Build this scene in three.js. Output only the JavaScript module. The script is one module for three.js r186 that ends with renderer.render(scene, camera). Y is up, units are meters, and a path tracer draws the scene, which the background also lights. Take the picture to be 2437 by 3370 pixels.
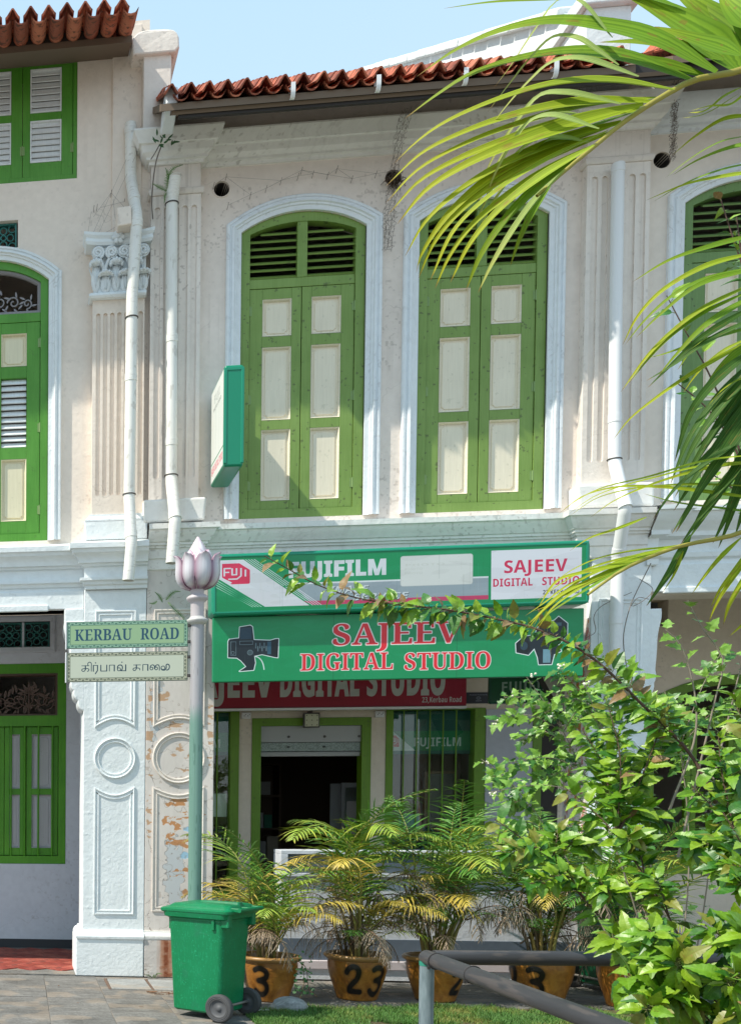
import * as THREE from 'three';
import { mergeGeometries, toCreasedNormals } from 'three/addons/utils/BufferGeometryUtils.js';
import { RoundedBoxGeometry } from 'three/addons/geometries/RoundedBoxGeometry.js';

// ---------------------------------------------------------------- camera, sky, sun, exposure
const scene = new THREE.Scene();
const camera = new THREE.PerspectiveCamera(50.194, 740 / 1024, 0.05, 400);
camera.position.set(0, 1.6, 10.4);
camera.rotation.order = 'YXZ';
camera.rotation.set(-Math.atan(0.031), Math.atan(0.133), 0);
camera.setViewOffset(740, 1024, 497.53, -329.72, 740, 1024);   // shifted lens: the frame lies right of and above the optical axis
camera.updateProjectionMatrix();

const SUN = new THREE.Vector3(-1, 1.32, 0.40).normalize();
{
  const w = 512, h = 256, d = new Float32Array(w * h * 4);
  const hor = [0.98, 1.06, 1.07], zen = [0.31, 0.56, 0.80], gnd = [0.3, 0.29, 0.28];
  for (let j = 0; j < h; j++) for (let i = 0; i < w; i++) {
    const el = ((j + 0.5) / h - 0.5) * Math.PI, s = Math.sin(el), o = (j * w + i) * 4;
    const t = Math.pow(Math.max(0, s), 0.5), g = s < 0 ? Math.min(1, -s * 12) : 0;
    for (let c = 0; c < 3; c++) { const v = hor[c] + (zen[c] - hor[c]) * t; d[o + c] = v + (gnd[c] - v) * g; }
    d[o + 3] = 1;
  }
  const t = new THREE.DataTexture(d, w, h, THREE.RGBAFormat, THREE.FloatType);
  t.mapping = THREE.EquirectangularReflectionMapping; t.magFilter = t.minFilter = THREE.LinearFilter; t.needsUpdate = true;
  scene.background = t; scene.environment = t;
}
const sun = new THREE.DirectionalLight(new THREE.Color().setRGB(1, 0.935, 0.81), 4.5);
sun.target.position.set(2.6, 3, 0); sun.position.copy(sun.target.position).addScaledVector(SUN, 30);
sun.castShadow = true; sun.shadow.mapSize.set(4096, 4096); sun.shadow.bias = -0.0005; sun.shadow.normalBias = 0.01;
Object.assign(sun.shadow.camera, { left: -9, right: 9, top: 9, bottom: -9, near: 1, far: 80 });
scene.add(sun, sun.target);
const renderer = new THREE.WebGLRenderer({ antialias: true });
renderer.toneMapping = THREE.LinearToneMapping;
renderer.toneMappingExposure = 1.2;
renderer.shadowMap.enabled = true;

// ---------------------------------------------------------------- helpers
let seed = 7;
const rnd = () => { seed = (seed + 0x6d2b79f5) | 0; let t = Math.imul(seed ^ (seed >>> 15), 1 | seed); t = (t + Math.imul(t ^ (t >>> 7), 61 | t)) ^ t; return ((t ^ (t >>> 14)) >>> 0) / 4294967296; };
const R = (a, b) => a + (b - a) * rnd();
const V = (x, y, z) => new THREE.Vector3(x, y, z);
const LAT = new Float32Array(65536); for (let i = 0; i < 65536; i++) LAT[i] = rnd();
const ss = (a, b, x) => { const t = Math.min(1, Math.max(0, (x - a) / (b - a))); return t * t * (3 - 2 * t); };
function vn(x, y, per, k = 0) {                       // value noise with period per
  const xi = Math.floor(x), yi = Math.floor(y); let fx = x - xi, fy = y - yi; fx = fx * fx * (3 - 2 * fx); fy = fy * fy * (3 - 2 * fy);
  const X0 = ((xi % per) + per) % per, Y0 = ((yi % per) + per) % per, X1 = (X0 + 1) % per, Y1 = (Y0 + 1) % per;
  const L = (a, b) => LAT[(a * 131 + b * 257 + k * 7919 + ((a * 17) ^ (b * 29)) * 13) & 65535];
  const a = L(X0, Y0), b = L(X1, Y0), c = L(X0, Y1), e = L(X1, Y1);
  return a + (b - a) * fx + (c - a) * fy + (a - b - c + e) * fx * fy;
}
function fbm(u, v, f, oct, k = 0) { let s = 0, a = 0.5, n = 0; for (let o = 0; o < oct; o++) { s += a * vn(u * f, v * f, f, k + o); n += a; a *= 0.5; f *= 2; } return s / n; }
function tex(w, h, fn, srgb = true, rep = 1) {       // fn(u, v) -> [r, g, b] 0..1 (sRGB when srgb)
  const d = new Uint8Array(w * h * 4);
  for (let j = 0; j < h; j++) for (let i = 0; i < w; i++) {
    const c = fn((i + 0.5) / w, (j + 0.5) / h), o = (j * w + i) * 4;
    for (let k = 0; k < 3; k++) d[o + k] = Math.max(0, Math.min(255, (c.length ? c[k] : c) * 255));
    d[o + 3] = 255;
  }
  const t = new THREE.DataTexture(d, w, h); t.wrapS = t.wrapT = THREE.RepeatWrapping; t.magFilter = THREE.LinearFilter; t.minFilter = THREE.LinearMipmapLinearFilter; t.generateMipmaps = true;
  if (srgb) t.colorSpace = THREE.SRGBColorSpace;
  t.repeat.set(1 / rep, 1 / rep); t.needsUpdate = true; return t;
}
function canvasTex(w, h, draw) {
  const c = document.createElement('canvas'); c.width = w; c.height = h; draw(c.getContext('2d'), w, h);
  const t = new THREE.CanvasTexture(c); t.colorSpace = THREE.SRGBColorSpace; t.magFilter = THREE.LinearFilter; t.anisotropy = 8; return t;
}
const mats = {};
const mat = (color, o = {}) => { const m = new THREE.MeshPhysicalMaterial({ roughness: 0.7, ...o }); if (Array.isArray(color)) m.color.setRGB(...color); else m.color.set(color); return m; };

const used = {};
const numbered = (n) => { used[n] = (used[n] ?? -1) + 1; return used[n] ? `${n}_${String(used[n]).padStart(3, '0')}` : n; };
function fix(g) { return g.index ? g.toNonIndexed() : g; }
function clean(g) { for (const k of Object.keys(g.attributes)) if (!['position', 'normal', 'uv', 'color'].includes(k)) g.deleteAttribute(k); return g; }
function merge(list) {
  list = list.map((g) => clean(fix(g)));
  const col = list.some((g) => g.attributes.color);
  for (const g of list) if (!g.attributes.uv) g.setAttribute('uv', new THREE.BufferAttribute(new Float32Array(g.attributes.position.count * 2), 2));
  if (col) for (const g of list) if (!g.attributes.color) g.setAttribute('color', new THREE.BufferAttribute(new Float32Array(g.attributes.position.count * 3).fill(1), 3));
  return list.length === 1 ? list[0] : mergeGeometries(list);
}
function mesh(name, geo, m, parent = scene) {
  const o = new THREE.Mesh(Array.isArray(geo) ? merge(geo) : geo, m);
  o.name = parent === scene ? numbered(name) : name; o.castShadow = o.receiveShadow = true; parent.add(o); return o;
}
function group(name, parent = scene, pos) { const g = new THREE.Group(); g.name = parent === scene ? numbered(name) : name; if (pos) g.position.set(...pos); parent.add(g); return g; }
function tag(o, label, category, grp) { o.userData.label = label; o.userData.category = category; if (grp) o.userData.group = grp; return o; }
function kind(o, k, label) { o.userData.kind = k; if (label) o.userData.label = label; return o; }

function mUV(g, s = 1) {                               // uv in metres by the way each face points
  g = fix(g); const p = g.attributes.position, uv = new Float32Array(p.count * 2), a = V(), b = V(), c = V();
  for (let i = 0; i < p.count; i += 3) {
    a.fromBufferAttribute(p, i); b.fromBufferAttribute(p, i + 1); c.fromBufferAttribute(p, i + 2);
    const n = b.clone().sub(a).cross(c.clone().sub(a)), ax = Math.abs(n.x), ay = Math.abs(n.y), az = Math.abs(n.z);
    [a, b, c].forEach((q, k) => { const o = (i + k) * 2; if (az >= ax && az >= ay) { uv[o] = q.x; uv[o + 1] = q.y; } else if (ax >= ay) { uv[o] = q.z + 3.3; uv[o + 1] = q.y; } else { uv[o] = q.x; uv[o + 1] = q.z + 1.7; } uv[o] *= s; uv[o + 1] *= s; });
  }
  g.setAttribute('uv', new THREE.BufferAttribute(uv, 2)); return g;
}
function box(x0, x1, y0, y1, z0, z1, r = 0) {
  const w = Math.abs(x1 - x0), h = Math.abs(y1 - y0), d = Math.abs(z1 - z0); r = Math.min(r, w * 0.45, h * 0.45, d * 0.45);
  const g = r > 0 ? new RoundedBoxGeometry(w, h, d, 1, r) : new THREE.BoxGeometry(w, h, d);
  g.translate((x0 + x1) / 2, (y0 + y1) / 2, (z0 + z1) / 2); return mUV(g);
}
function rough(g, amp, f = 3, k = 0) {                 // uneven hand-made faces (noise in metres)
  const p = g.attributes.position;
  for (let i = 0; i < p.count; i++) { const x = p.getX(i), y = p.getY(i), z = p.getZ(i); p.setXYZ(i, x + amp * (vn(y * f + 9, z * f + x * f, 64, k) - 0.5), y + amp * (vn(x * f, z * f + 5, 64, k + 1) - 0.5), z + amp * (vn(x * f, y * f, 64, k + 2) - 0.5)); }
  g.computeVertexNormals(); return g;
}
function tube(pts, r, seg = 24, rs = 8, closed = false) { const c = pts.getPointAt ? pts : new THREE.CatmullRomCurve3(pts, closed, 'centripetal'); return new THREE.TubeGeometry(c, seg, r, rs, closed); }
function rod(a, b, r, rs = 8, r2 = r) { const d = b.clone().sub(a), g = new THREE.CylinderGeometry(r2, r, d.length(), rs); g.applyQuaternion(new THREE.Quaternion().setFromUnitVectors(V(0, 1, 0), d.clone().normalize())); const m = a.clone().add(b).multiplyScalar(0.5); g.translate(m.x, m.y, m.z); return g; }
function taper(pts, r0, r1, seg = 20, rs = 7) {
  const c = new THREE.CatmullRomCurve3(pts, false, 'centripetal'), g = new THREE.TubeGeometry(c, seg, 1, rs, false), p = g.attributes.position;
  for (let i = 0; i <= seg; i++) { const q = c.getPointAt(i / seg), r = r0 + (r1 - r0) * i / seg; for (let k = 0; k <= rs; k++) { const j = i * (rs + 1) + k; p.setXYZ(j, q.x + (p.getX(j) - q.x) * r, q.y + (p.getY(j) - q.y) * r, q.z + (p.getZ(j) - q.z) * r); } }
  return g;
}
// sweep a profile [[out, height]...] along a 2-D polyline with mitred corners; place(a, b, height) gives the point
function sweep(pts, closed, profile, place, crease = 0.5) {
  const n = pts.length, nor = [], pos = [], uv = [], idx = []; let len = 0; const L = [0];
  for (let i = 1; i <= n; i++) { const a = pts[i - 1], b = pts[i % n]; len += Math.hypot(b[0] - a[0], b[1] - a[1]); L.push(len); }
  const segN = (i) => { const a = pts[(i + n) % n], b = pts[(i + 1) % n], l = Math.hypot(b[0] - a[0], b[1] - a[1]) || 1; return [(b[1] - a[1]) / l, -(b[0] - a[0]) / l]; };
  for (let i = 0; i < n; i++) {
    let a = segN(i - 1), b = segN(i); if (!closed && i === 0) a = b; if (!closed && i === n - 1) b = a;
    const m = [a[0] + b[0], a[1] + b[1]], l2 = (m[0] * m[0] + m[1] * m[1]) / 2 || 1; nor.push([m[0] / l2, m[1] / l2]);
  }
  const K = profile.length, rows = closed ? n + 1 : n; let pl = 0; const PL = [0]; for (let k = 1; k < K; k++) { pl += Math.hypot(profile[k][0] - profile[k - 1][0], profile[k][1] - profile[k - 1][1]); PL.push(pl); }
  for (let i = 0; i < rows; i++) for (let k = 0; k < K; k++) { const j = i % n, q = place(pts[j][0] + nor[j][0] * profile[k][0], pts[j][1] + nor[j][1] * profile[k][0], profile[k][1]); pos.push(q[0], q[1], q[2]); uv.push(L[i], PL[k]); }
  for (let i = 0; i < rows - 1; i++) for (let k = 0; k < K - 1; k++) { const a = i * K + k, b = a + K; idx.push(a, b, a + 1, b, b + 1, a + 1); }
  const g = new THREE.BufferGeometry(); g.setAttribute('position', new THREE.Float32BufferAttribute(pos, 3)); g.setAttribute('uv', new THREE.Float32BufferAttribute(uv, 2)); g.setIndex(idx); g.computeVertexNormals();
  return toCreasedNormals(g, crease);
}
const onXY = (z0) => (a, b, h) => [a, b, z0 + h];      // mouldings lying on a wall
const onXZ = (a, b, h) => [a, h, b];                   // cornices running along the wall
function extrude(shape, z0, z1, curve = 10) { const g = new THREE.ExtrudeGeometry(shape, { depth: z1 - z0, bevelEnabled: false, curveSegments: curve }); g.translate(0, 0, z0); return g; }
const poly = (p) => new THREE.Shape(p.map((q) => new THREE.Vector2(q[0], q[1])));
const rectPts = (x0, x1, y0, y1) => [[x0, y0], [x1, y0], [x1, y1], [x0, y1]];
function archPts(x0, x1, ys, yt, n = 14) {             // segmental arch from the right springing to the left one
  const w = (x1 - x0) / 2, h = yt - ys, r = (w * w + h * h) / (2 * h), cy = yt - r, a = Math.asin(Math.min(1, w / r)), cx = (x0 + x1) / 2, out = [];
  for (let i = 0; i <= n; i++) { const t = a - 2 * a * i / n; out.push([cx + r * Math.sin(t), cy + r * Math.cos(t)]); }
  return out;
}
const archShape = (x0, x1, y0, ys, yt) => [[x0, y0], [x1, y0], ...archPts(x0, x1, ys, yt)];
const archY = (x, x0, x1, ys, yt) => { const w = (x1 - x0) / 2, h = yt - ys, r = (w * w + h * h) / (2 * h), dx = x - (x0 + x1) / 2; return yt - r + Math.sqrt(Math.max(0, r * r - dx * dx)); };
const circ = (cx, cy, r, n = 32) => Array.from({ length: n }, (_, i) => [cx + r * Math.cos(i / n * 2 * Math.PI), cy + r * Math.sin(i / n * 2 * Math.PI)]);

// ---------------------------------------------------------------- materials
const plasterBump = tex(512, 512, (u, v) => { const a = fbm(u, v, 6, 5, 3), b = fbm(u, v, 40, 3, 9), s = Math.pow(vn(u * 18, v * 18, 18, 40), 6); return 0.35 * a + 0.4 * b + 0.5 * s * b; }, false, 0.9);
// mottled paint: base colour moves a little, with flecks; dirt adds dark spots and runs with their own outline
function plaster(base, o = {}) {
  const { mott = 0.05, flecks = 0.0, runs = 0.0, size = 2.6, k = 0, px = 512 } = o;
  return tex(px, px, (u, v) => {
    const m = (fbm(u, v, 3, 6, k) - 0.5) * 2 * mott + (fbm(u, v, 60, 2, k + 11) - 0.5) * 0.035;
    let f = 0;
    if (flecks) { const area = ss(0.5, 0.72, fbm(u, v, 4, 3, k + 20)), sp = ss(0.66, 0.8, fbm(u, v, 90, 2, k + 30)); f = flecks * (area * sp + 0.25 * ss(0.76, 0.86, fbm(u, v, 70, 2, k + 33))); }
    if (runs) { const col = vn(u * 64, 0, 64, k + 50) * 0.6 + vn(u * 160, 0, 160, k + 51) * 0.4, gate = ss(0.48, 0.7, fbm(u, v, 5, 3, k + 52)); f += runs * ss(0.62, 0.86, col) * gate * (0.5 + 0.5 * vn(u * 200, v * 12, 200, k + 53)); }
    const ck = Math.abs(fbm(u, v, 4, 5, k + 70) - 0.5); f += 0.14 * (1 - ss(0.0, 0.0035, ck)) * ss(0.52, 0.62, fbm(u, v, 3, 2, k + 75)) * (flecks ? 1 : 0);
    const d = Math.min(0.8, f);
    return base.map((c, i) => (c + m) * (1 - d) + [0.33, 0.29, 0.26][i] * d);
  }, true, size);
}
const pl = (map, o = {}) => mat([1, 1, 1], { map, bumpMap: plasterBump, bumpScale: 0.004, roughness: 0.92, specularIntensity: 0.3, ...o });
const M = mats;
M.wallC = pl(plaster([0.905, 0.86, 0.822], { flecks: 0.16, runs: 0.06, k: 1, px: 640 }));
M.wallL = pl(plaster([0.92, 0.872, 0.822], { flecks: 0.12, runs: 0.03, k: 4 }));
M.wallR = pl(plaster([0.90, 0.86, 0.815], { k: 6, px: 512 }));
M.white = pl(plaster([0.895, 0.915, 0.92], { mott: 0.03, flecks: 0.06, k: 8 }), { bumpScale: 0.006 });
M.whiteC = pl(plaster([0.92, 0.915, 0.90], { mott: 0.04, flecks: 0.22, runs: 0.07, k: 12 }));
M.whiteS = pl(plaster([0.89, 0.91, 0.925], { mott: 0.03, flecks: 0.1, runs: 0.1, k: 15, px: 512 }));
M.creamPil = pl(plaster([0.905, 0.87, 0.835], { flecks: 0.22, runs: 0.15, k: 18 }));
M.shopWall = pl(plaster([0.88, 0.835, 0.77], { flecks: 0.12, k: 21, px: 512 }));
M.innerWhite = pl(plaster([0.80, 0.82, 0.85], { mott: 0.04, flecks: 0.1, k: 24, px: 512 }));
const paintBump = tex(512, 512, (u, v) => 0.6 * fbm(u * 1, v, 8, 3, 60) + 0.4 * vn(u * 160, v * 10, 160, 61), false, 0.6);
const paint = (c, o = {}) => tex(512, 512, (u, v) => { const m = (fbm(u, v, 4, 5, o.k ?? 70) - 0.5) * (o.m ?? 0.09) + (vn(u * 200, v * 8, 200, 71) - 0.5) * 0.035, w = ss(0.74, 0.8, fbm(u, v, 34, 3, 72)) * (o.w ?? 0.5); return c.map((q, i) => (q + m) * (1 - w) + [0.25, 0.27, 0.16][i] * w); }, true, 1.1);
const pt = (map, o = {}) => mat([1, 1, 1], { map, bumpMap: paintBump, bumpScale: 0.0012, roughness: 0.5, ...o });
M.greenC = pt(paint([0.475, 0.59, 0.285]));
M.greenR = pt(paint([0.43, 0.555, 0.315], { k: 75 }));
M.greenL = pt(paint([0.31, 0.56, 0.17], { w: 0.15, k: 78 }));
M.greenIn = pt(paint([0.40, 0.56, 0.10], { w: 0.25, k: 81 }));
M.cream = pt(paint([0.905, 0.87, 0.785], { m: 0.04, w: 0.08, k: 84 }));
M.creamL = pt(paint([0.87, 0.84, 0.72], { m: 0.04, w: 0.04, k: 86 }));
M.louvreWhite = pt(paint([0.88, 0.89, 0.89], { m: 0.05, w: 0.05, k: 88 }));
M.greyPanel = pt(paint([0.70, 0.71, 0.72], { m: 0.05, w: 0.05, k: 89 }));
M.hinge = mat([0.22, 0.33, 0.12], { roughness: 0.45, metalness: 0.2 });
M.dark = mat([0.03, 0.028, 0.028], { roughness: 0.7 });
M.roomWall = mat([0.30, 0.26, 0.22], { roughness: 0.9 }); M.roomWood = mat([0.13, 0.085, 0.055], { roughness: 0.7 });
M.timber = mat([0.035, 0.03, 0.028], { roughness: 0.75 });
M.pvc = mat([1, 1, 1], { map: tex(512, 512, (u, v) => { const m = (fbm(u, v, 6, 5, 90) - 0.5) * 0.08, d = 0.28 * ss(0.62, 0.8, fbm(u, v, 22, 3, 93)); return [0.905, 0.90, 0.875].map((c, i) => (c + m) * (1 - d) + [0.6, 0.57, 0.52][i] * d); }, true, 1), roughness: 0.42 });
M.pvcW = mat([0.80, 0.81, 0.82], { roughness: 0.4 });
M.wire = mat([0.20, 0.17, 0.15], { roughness: 0.6, metalness: 0.4 });
M.iron = mat([0.10, 0.09, 0.085], { roughness: 0.5, metalness: 0.5 });
const tileMap = (c, k) => tex(256, 256, (u, v) => { const m = (fbm(u, v, 4, 5, k) - 0.5) * 0.22, d = ss(0.56, 0.75, fbm(u, v, 12, 3, k + 5)) * 0.6; return c.map((q, i) => (q + m) * (1 - d) + [0.23, 0.17, 0.15][i] * d); }, true, 0.35);
M.tiles = [mat([1, 1, 1], { map: tileMap([0.70, 0.37, 0.26], 100), roughness: 0.85 }), mat([1, 1, 1], { map: tileMap([0.56, 0.30, 0.22], 110), roughness: 0.85 }), mat([1, 1, 1], { map: tileMap([0.73, 0.44, 0.33], 120), roughness: 0.85 })];
M.glass = mat([0.95, 1, 0.97], { transmission: 1, thickness: 0, roughness: 0.02, ior: 1.5 });
// peeling paint: torn patches that bare orange brick dust and an older pale blue coat, copied from where they stand on the pier
M.greenIn2 = pt(paint([0.30, 0.58, 0.05], { w: 0.1, k: 92 }));
const peelCoat = (u, v, list, k) => { let r = 0; for (const [cx, cy, rx, ry, n] of list) { const dx = (u - cx) / rx, dy = (v - cy) / ry, e = 1 - Math.hypot(dx, dy) + (fbm(u, v, 24, 4, k) - 0.5) * 1.5 * n; r = Math.max(r, ss(0.0, 0.10, e)); } return r; };
const peelTex = tex(512, 1024, (u, v) => {              // u, v over 1.4 m by 3.6 m, placed on the pier by its uv in metres
  const X = u * 1.4, Y = v * 3.6, m = (fbm(u, v, 5, 5, 130) - 0.5) * 0.1 + (fbm(u, v, 60, 2, 131) - 0.5) * 0.04;
  let c = [0.845 + m, 0.815 + m, 0.79 + m];
  const mix = (t, q) => { c = c.map((a, i) => a * (1 - t) + q[i] * t); };
  const P = (list, k) => peelCoat(X, Y, list, k);
  const noiseY = fbm(X / 1.4, Y / 3.6 * 3, 30, 3, 140);
  mix(0.6 * P([[0.27, 0.98, 0.09, 0.34, 0.7], [0.07, 2.42, 0.04, 0.3, 0.9], [0.1, 2.75, 0.05, 0.14, 0.9]], 150), [0.70, 0.745, 0.775]);
  { const r = P([[0.27, 0.98, 0.09, 0.34, 0.7], [0.07, 2.42, 0.04, 0.3, 0.9], [0.1, 2.75, 0.05, 0.14, 0.9]], 150); mix(2.2 * r * (1 - r), [0.42, 0.38, 0.35]); }
  const str = ss(0.555, 0.585, fbm(X / 1.4 * 0.6 + Y * 0.08, Y / 3.6 * 4.5, 26, 4, 160));
  mix(0.75 * str * P([[0.36, 1.48, 0.16, 0.09, 1.2], [0.33, 1.66, 0.15, 0.05, 1.2], [0.38, 0.98, 0.14, 0.05, 1.2], [0.36, 1.3, 0.15, 0.08, 1.2], [0.4, 0.78, 0.1, 0.04, 1]], 161), [0.72, 0.46, 0.25]);
  mix(0.6 * str * P([[0.03, 2.35, 0.035, 0.3, 1], [0.035, 1.5, 0.03, 0.18, 1], [0.59, 2.3, 0.03, 0.35, 1], [0.16, 2.62, 0.05, 0.06, 1], [0.2, 2.36, 0.15, 0.05, 1], [0.32, 2.12, 0.1, 0.06, 1], [0.34, 1.95, 0.11, 0.02, 0.8], [0.05, 1.92, 0.04, 0.03, 0.8]], 170), [0.70, 0.50, 0.33]);
  mix(0.75 * P([[0.36, 1.15, 0.05, 0.04, 0.8], [0.4, 1.4, 0.05, 0.03, 0.8]], 180), [0.55, 0.75, 0.87]);
  mix(0.3 * ss(0.66, 0.74, noiseY) * ss(0.5, 0.6, fbm(X, Y, 6, 3, 190)), [0.55, 0.49, 0.44]);
  const crack = Math.abs(fbm(u, v * 2.5, 7, 4, 195) - 0.5); mix(0.55 * (1 - ss(0.0, 0.008, crack)), [0.45, 0.40, 0.36]);
  return c;
});
peelTex.repeat.set(1 / 1.4, 1 / 3.6); peelTex.offset.set(-1.192 / 1.4, 0);
const peelBump = peelTex.clone(); peelBump.colorSpace = THREE.NoColorSpace;
M.peel = mat([1, 1, 1], { map: peelTex, bumpMap: peelBump, bumpScale: 0.006, roughness: 0.92, specularIntensity: 0.3 });
const rustTex = tex(256, 256, (u, v) => {                // rust runs below an iron pin, soil splash along the foot
  const X = u * 0.8, Y = v * 0.5, m = (fbm(u, v, 6, 5, 200) - 0.5) * 0.1; let c = [0.80 + m, 0.775 + m, 0.755 + m];
  const mix = (t, q) => { c = c.map((a, i) => a * (1 - t) + q[i] * t); }, w = vn(u * 40, 0, 40, 203), n = fbm(u, v, 20, 4, 204);
  mix(ss(0.55, 0.66, n) * ss(0.16, 0.02, Y) * 0.7, [0.45, 0.38, 0.33]);
  mix(0.85 * ss(0.085 + 0.03 * w, 0.03, Math.abs(X - 0.205)) * (0.55 + 0.45 * n) * (0.6 + 0.4 * vn(u * 90, v * 4, 90, 205)), [0.60, 0.30, 0.14]);
  mix(0.8 * ss(0.03, 0.01, Math.abs(X - 0.2)) * n * 1.3, [0.45, 0.2, 0.09]);
  return c;
}); rustTex.repeat.set(1 / 0.8, 1 / 0.5); rustTex.offset.set(-1.187 / 0.8, 0);
M.rustPlinth = mat([1, 1, 1], { map: rustTex, bumpMap: plasterBump, bumpScale: 0.004, roughness: 0.9 });
const peelInnerTex = tex(256, 1024, (u, v) => { const m = (fbm(u, v, 5, 5, 210) - 0.5) * 0.12; let c = [0.85 + m, 0.82 + m, 0.80 + m]; const mix = (t, q) => { c = c.map((a, i) => a * (1 - t) + q[i] * t); }; const n = fbm(u * 0.5, v * 3, 14, 4, 212), l = fbm(u, v, 8, 3, 213);
  mix(ss(0.56, 0.66, n) * ss(0.45, 0.6, l), [0.74, 0.48, 0.26]); mix(0.8 * ss(0.62, 0.7, fbm(u, v * 4, 30, 3, 214)) * ss(0.5, 0.62, l), [0.5, 0.46, 0.43]); mix(0.8 * ss(0.64, 0.7, fbm(u, v * 4, 18, 3, 217)), [0.72, 0.42, 0.4]); return c; });
peelInnerTex.repeat.set(1 / 0.5, 1 / 3.2);
M.peelInner = mat([1, 1, 1], { map: peelInnerTex, bumpMap: plasterBump, bumpScale: 0.004, roughness: 0.92 });
// ---------------------------------------------------------------- the three shophouses
const PZ = -0.18, WZ = -0.28, IZ = -2.2;
const cornice = (path, prof) => sweep(path, false, prof, onXZ);
function flutedShape(x0, x1, y0, y1, flutes, f0, f1, r) {
  const s = poly(rectPts(x0, x1, y0, y1));
  for (const fx of flutes) { const h = new THREE.Path(); h.moveTo(fx - r, f0 + r); h.absarc(fx, f0 + r, r, Math.PI, 2 * Math.PI, false); h.lineTo(fx + r, f1 - r); h.absarc(fx, f1 - r, r, 0, Math.PI, false); h.lineTo(fx - r, f0 + r); s.holes.push(h); }
  return s;
}
const frameMould = [[0, 0], [0, 0.012], [-0.008, 0.016], [-0.016, 0.012], [-0.018, 0.004], [-0.03, 0.003], [-0.034, 0.01], [-0.042, 0.01], [-0.046, 0]];
function pierPanels(cx, w, yb, z) {                     // two sunk panels and a roundel, as mouldings
  const x0 = cx - w / 2, x1 = cx + w / 2, arc = (y, s) => { const o = [], n = 10; for (let i = 0; i <= n; i++) { const t = i / n, x = x1 + (x0 - x1) * t; o.push([x, y + s * Math.sin(Math.PI * t) * 0.075]); } return o; };
  const up = [[x0, 2.36], ...arc(2.36, 1).reverse().slice(1, -1), [x1, 2.36], [x1, 3.46], [x0, 3.46]];
  const low = [[x0, yb], [x1, yb], [x1, 1.80], ...arc(1.80, -1).slice(1, -1), [x0, 1.80]];
  return [up, low].map((p) => sweep(p, true, frameMould, onXY(z - 0.001), 0.7)).concat(sweep(circ(cx, 2.07, w / 2 + 0.005, 40), true, frameMould.map(([a, b]) => [a, b * 1.3]), onXY(z - 0.001), 0.7));
}
function panelBoard(x0, x1, y0, y1, z) {                // cream board with a raised field whose corners are notched, and its edge moulding
  const m = 0.036, n = 0.018, a = x0 + m, b = x1 - m, c = y0 + m, d = y1 - m, s = new THREE.Shape(), q = Math.PI / 2;
  s.moveTo(a + n, c); s.lineTo(b - n, c); s.absarc(b, c, n, Math.PI, q, true); s.lineTo(b, d - n); s.absarc(b, d, n, -q, -Math.PI, true); s.lineTo(a + n, d); s.absarc(a, d, n, 0, -q, true); s.lineTo(a, c + n); s.absarc(a, c, n, q, 0, true);
  const f = new THREE.ExtrudeGeometry(s, { depth: 0.004, bevelEnabled: true, bevelThickness: 0.004, bevelSize: 0.004, bevelSegments: 1, curveSegments: 4 }); f.translate(0, 0, z);
  const edge = sweep(rectPts(x0, x1, y0, y1), true, [[0, 0.034], [-0.006, 0.03], [-0.012, 0.012], [-0.014, 0]], onXY(z), 0.7);
  return [box(x0, x1, y0, y1, z - 0.015, z), f, edge];
}
function slat(x0, x1, y, z, d = 0.05, t = 0.011, tilt = 0.75) { const g = new THREE.BoxGeometry(x1 - x0, t, d); g.rotateX(tilt); g.translate((x0 + x1) / 2, y, z); return mUV(g); }
function hingeGeo(x, y, z) { return [rod(V(x, y - 0.045, z), V(x, y + 0.045, z), 0.008, 6), box(x - 0.022, x + 0.022, y - 0.04, y + 0.04, z - 0.008, z - 0.003)]; }
const surMould = [[0.135, -0.02], [0.135, 0.035], [0.125, 0.045], [0.108, 0.045], [0.104, 0.034], [0.09, 0.034], [0.086, 0.05], [0.066, 0.056], [0.058, 0.04], [0.044, 0.038], [0.04, 0.024], [0.02, 0.022], [0, 0.02], [0, -0.06]];
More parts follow.
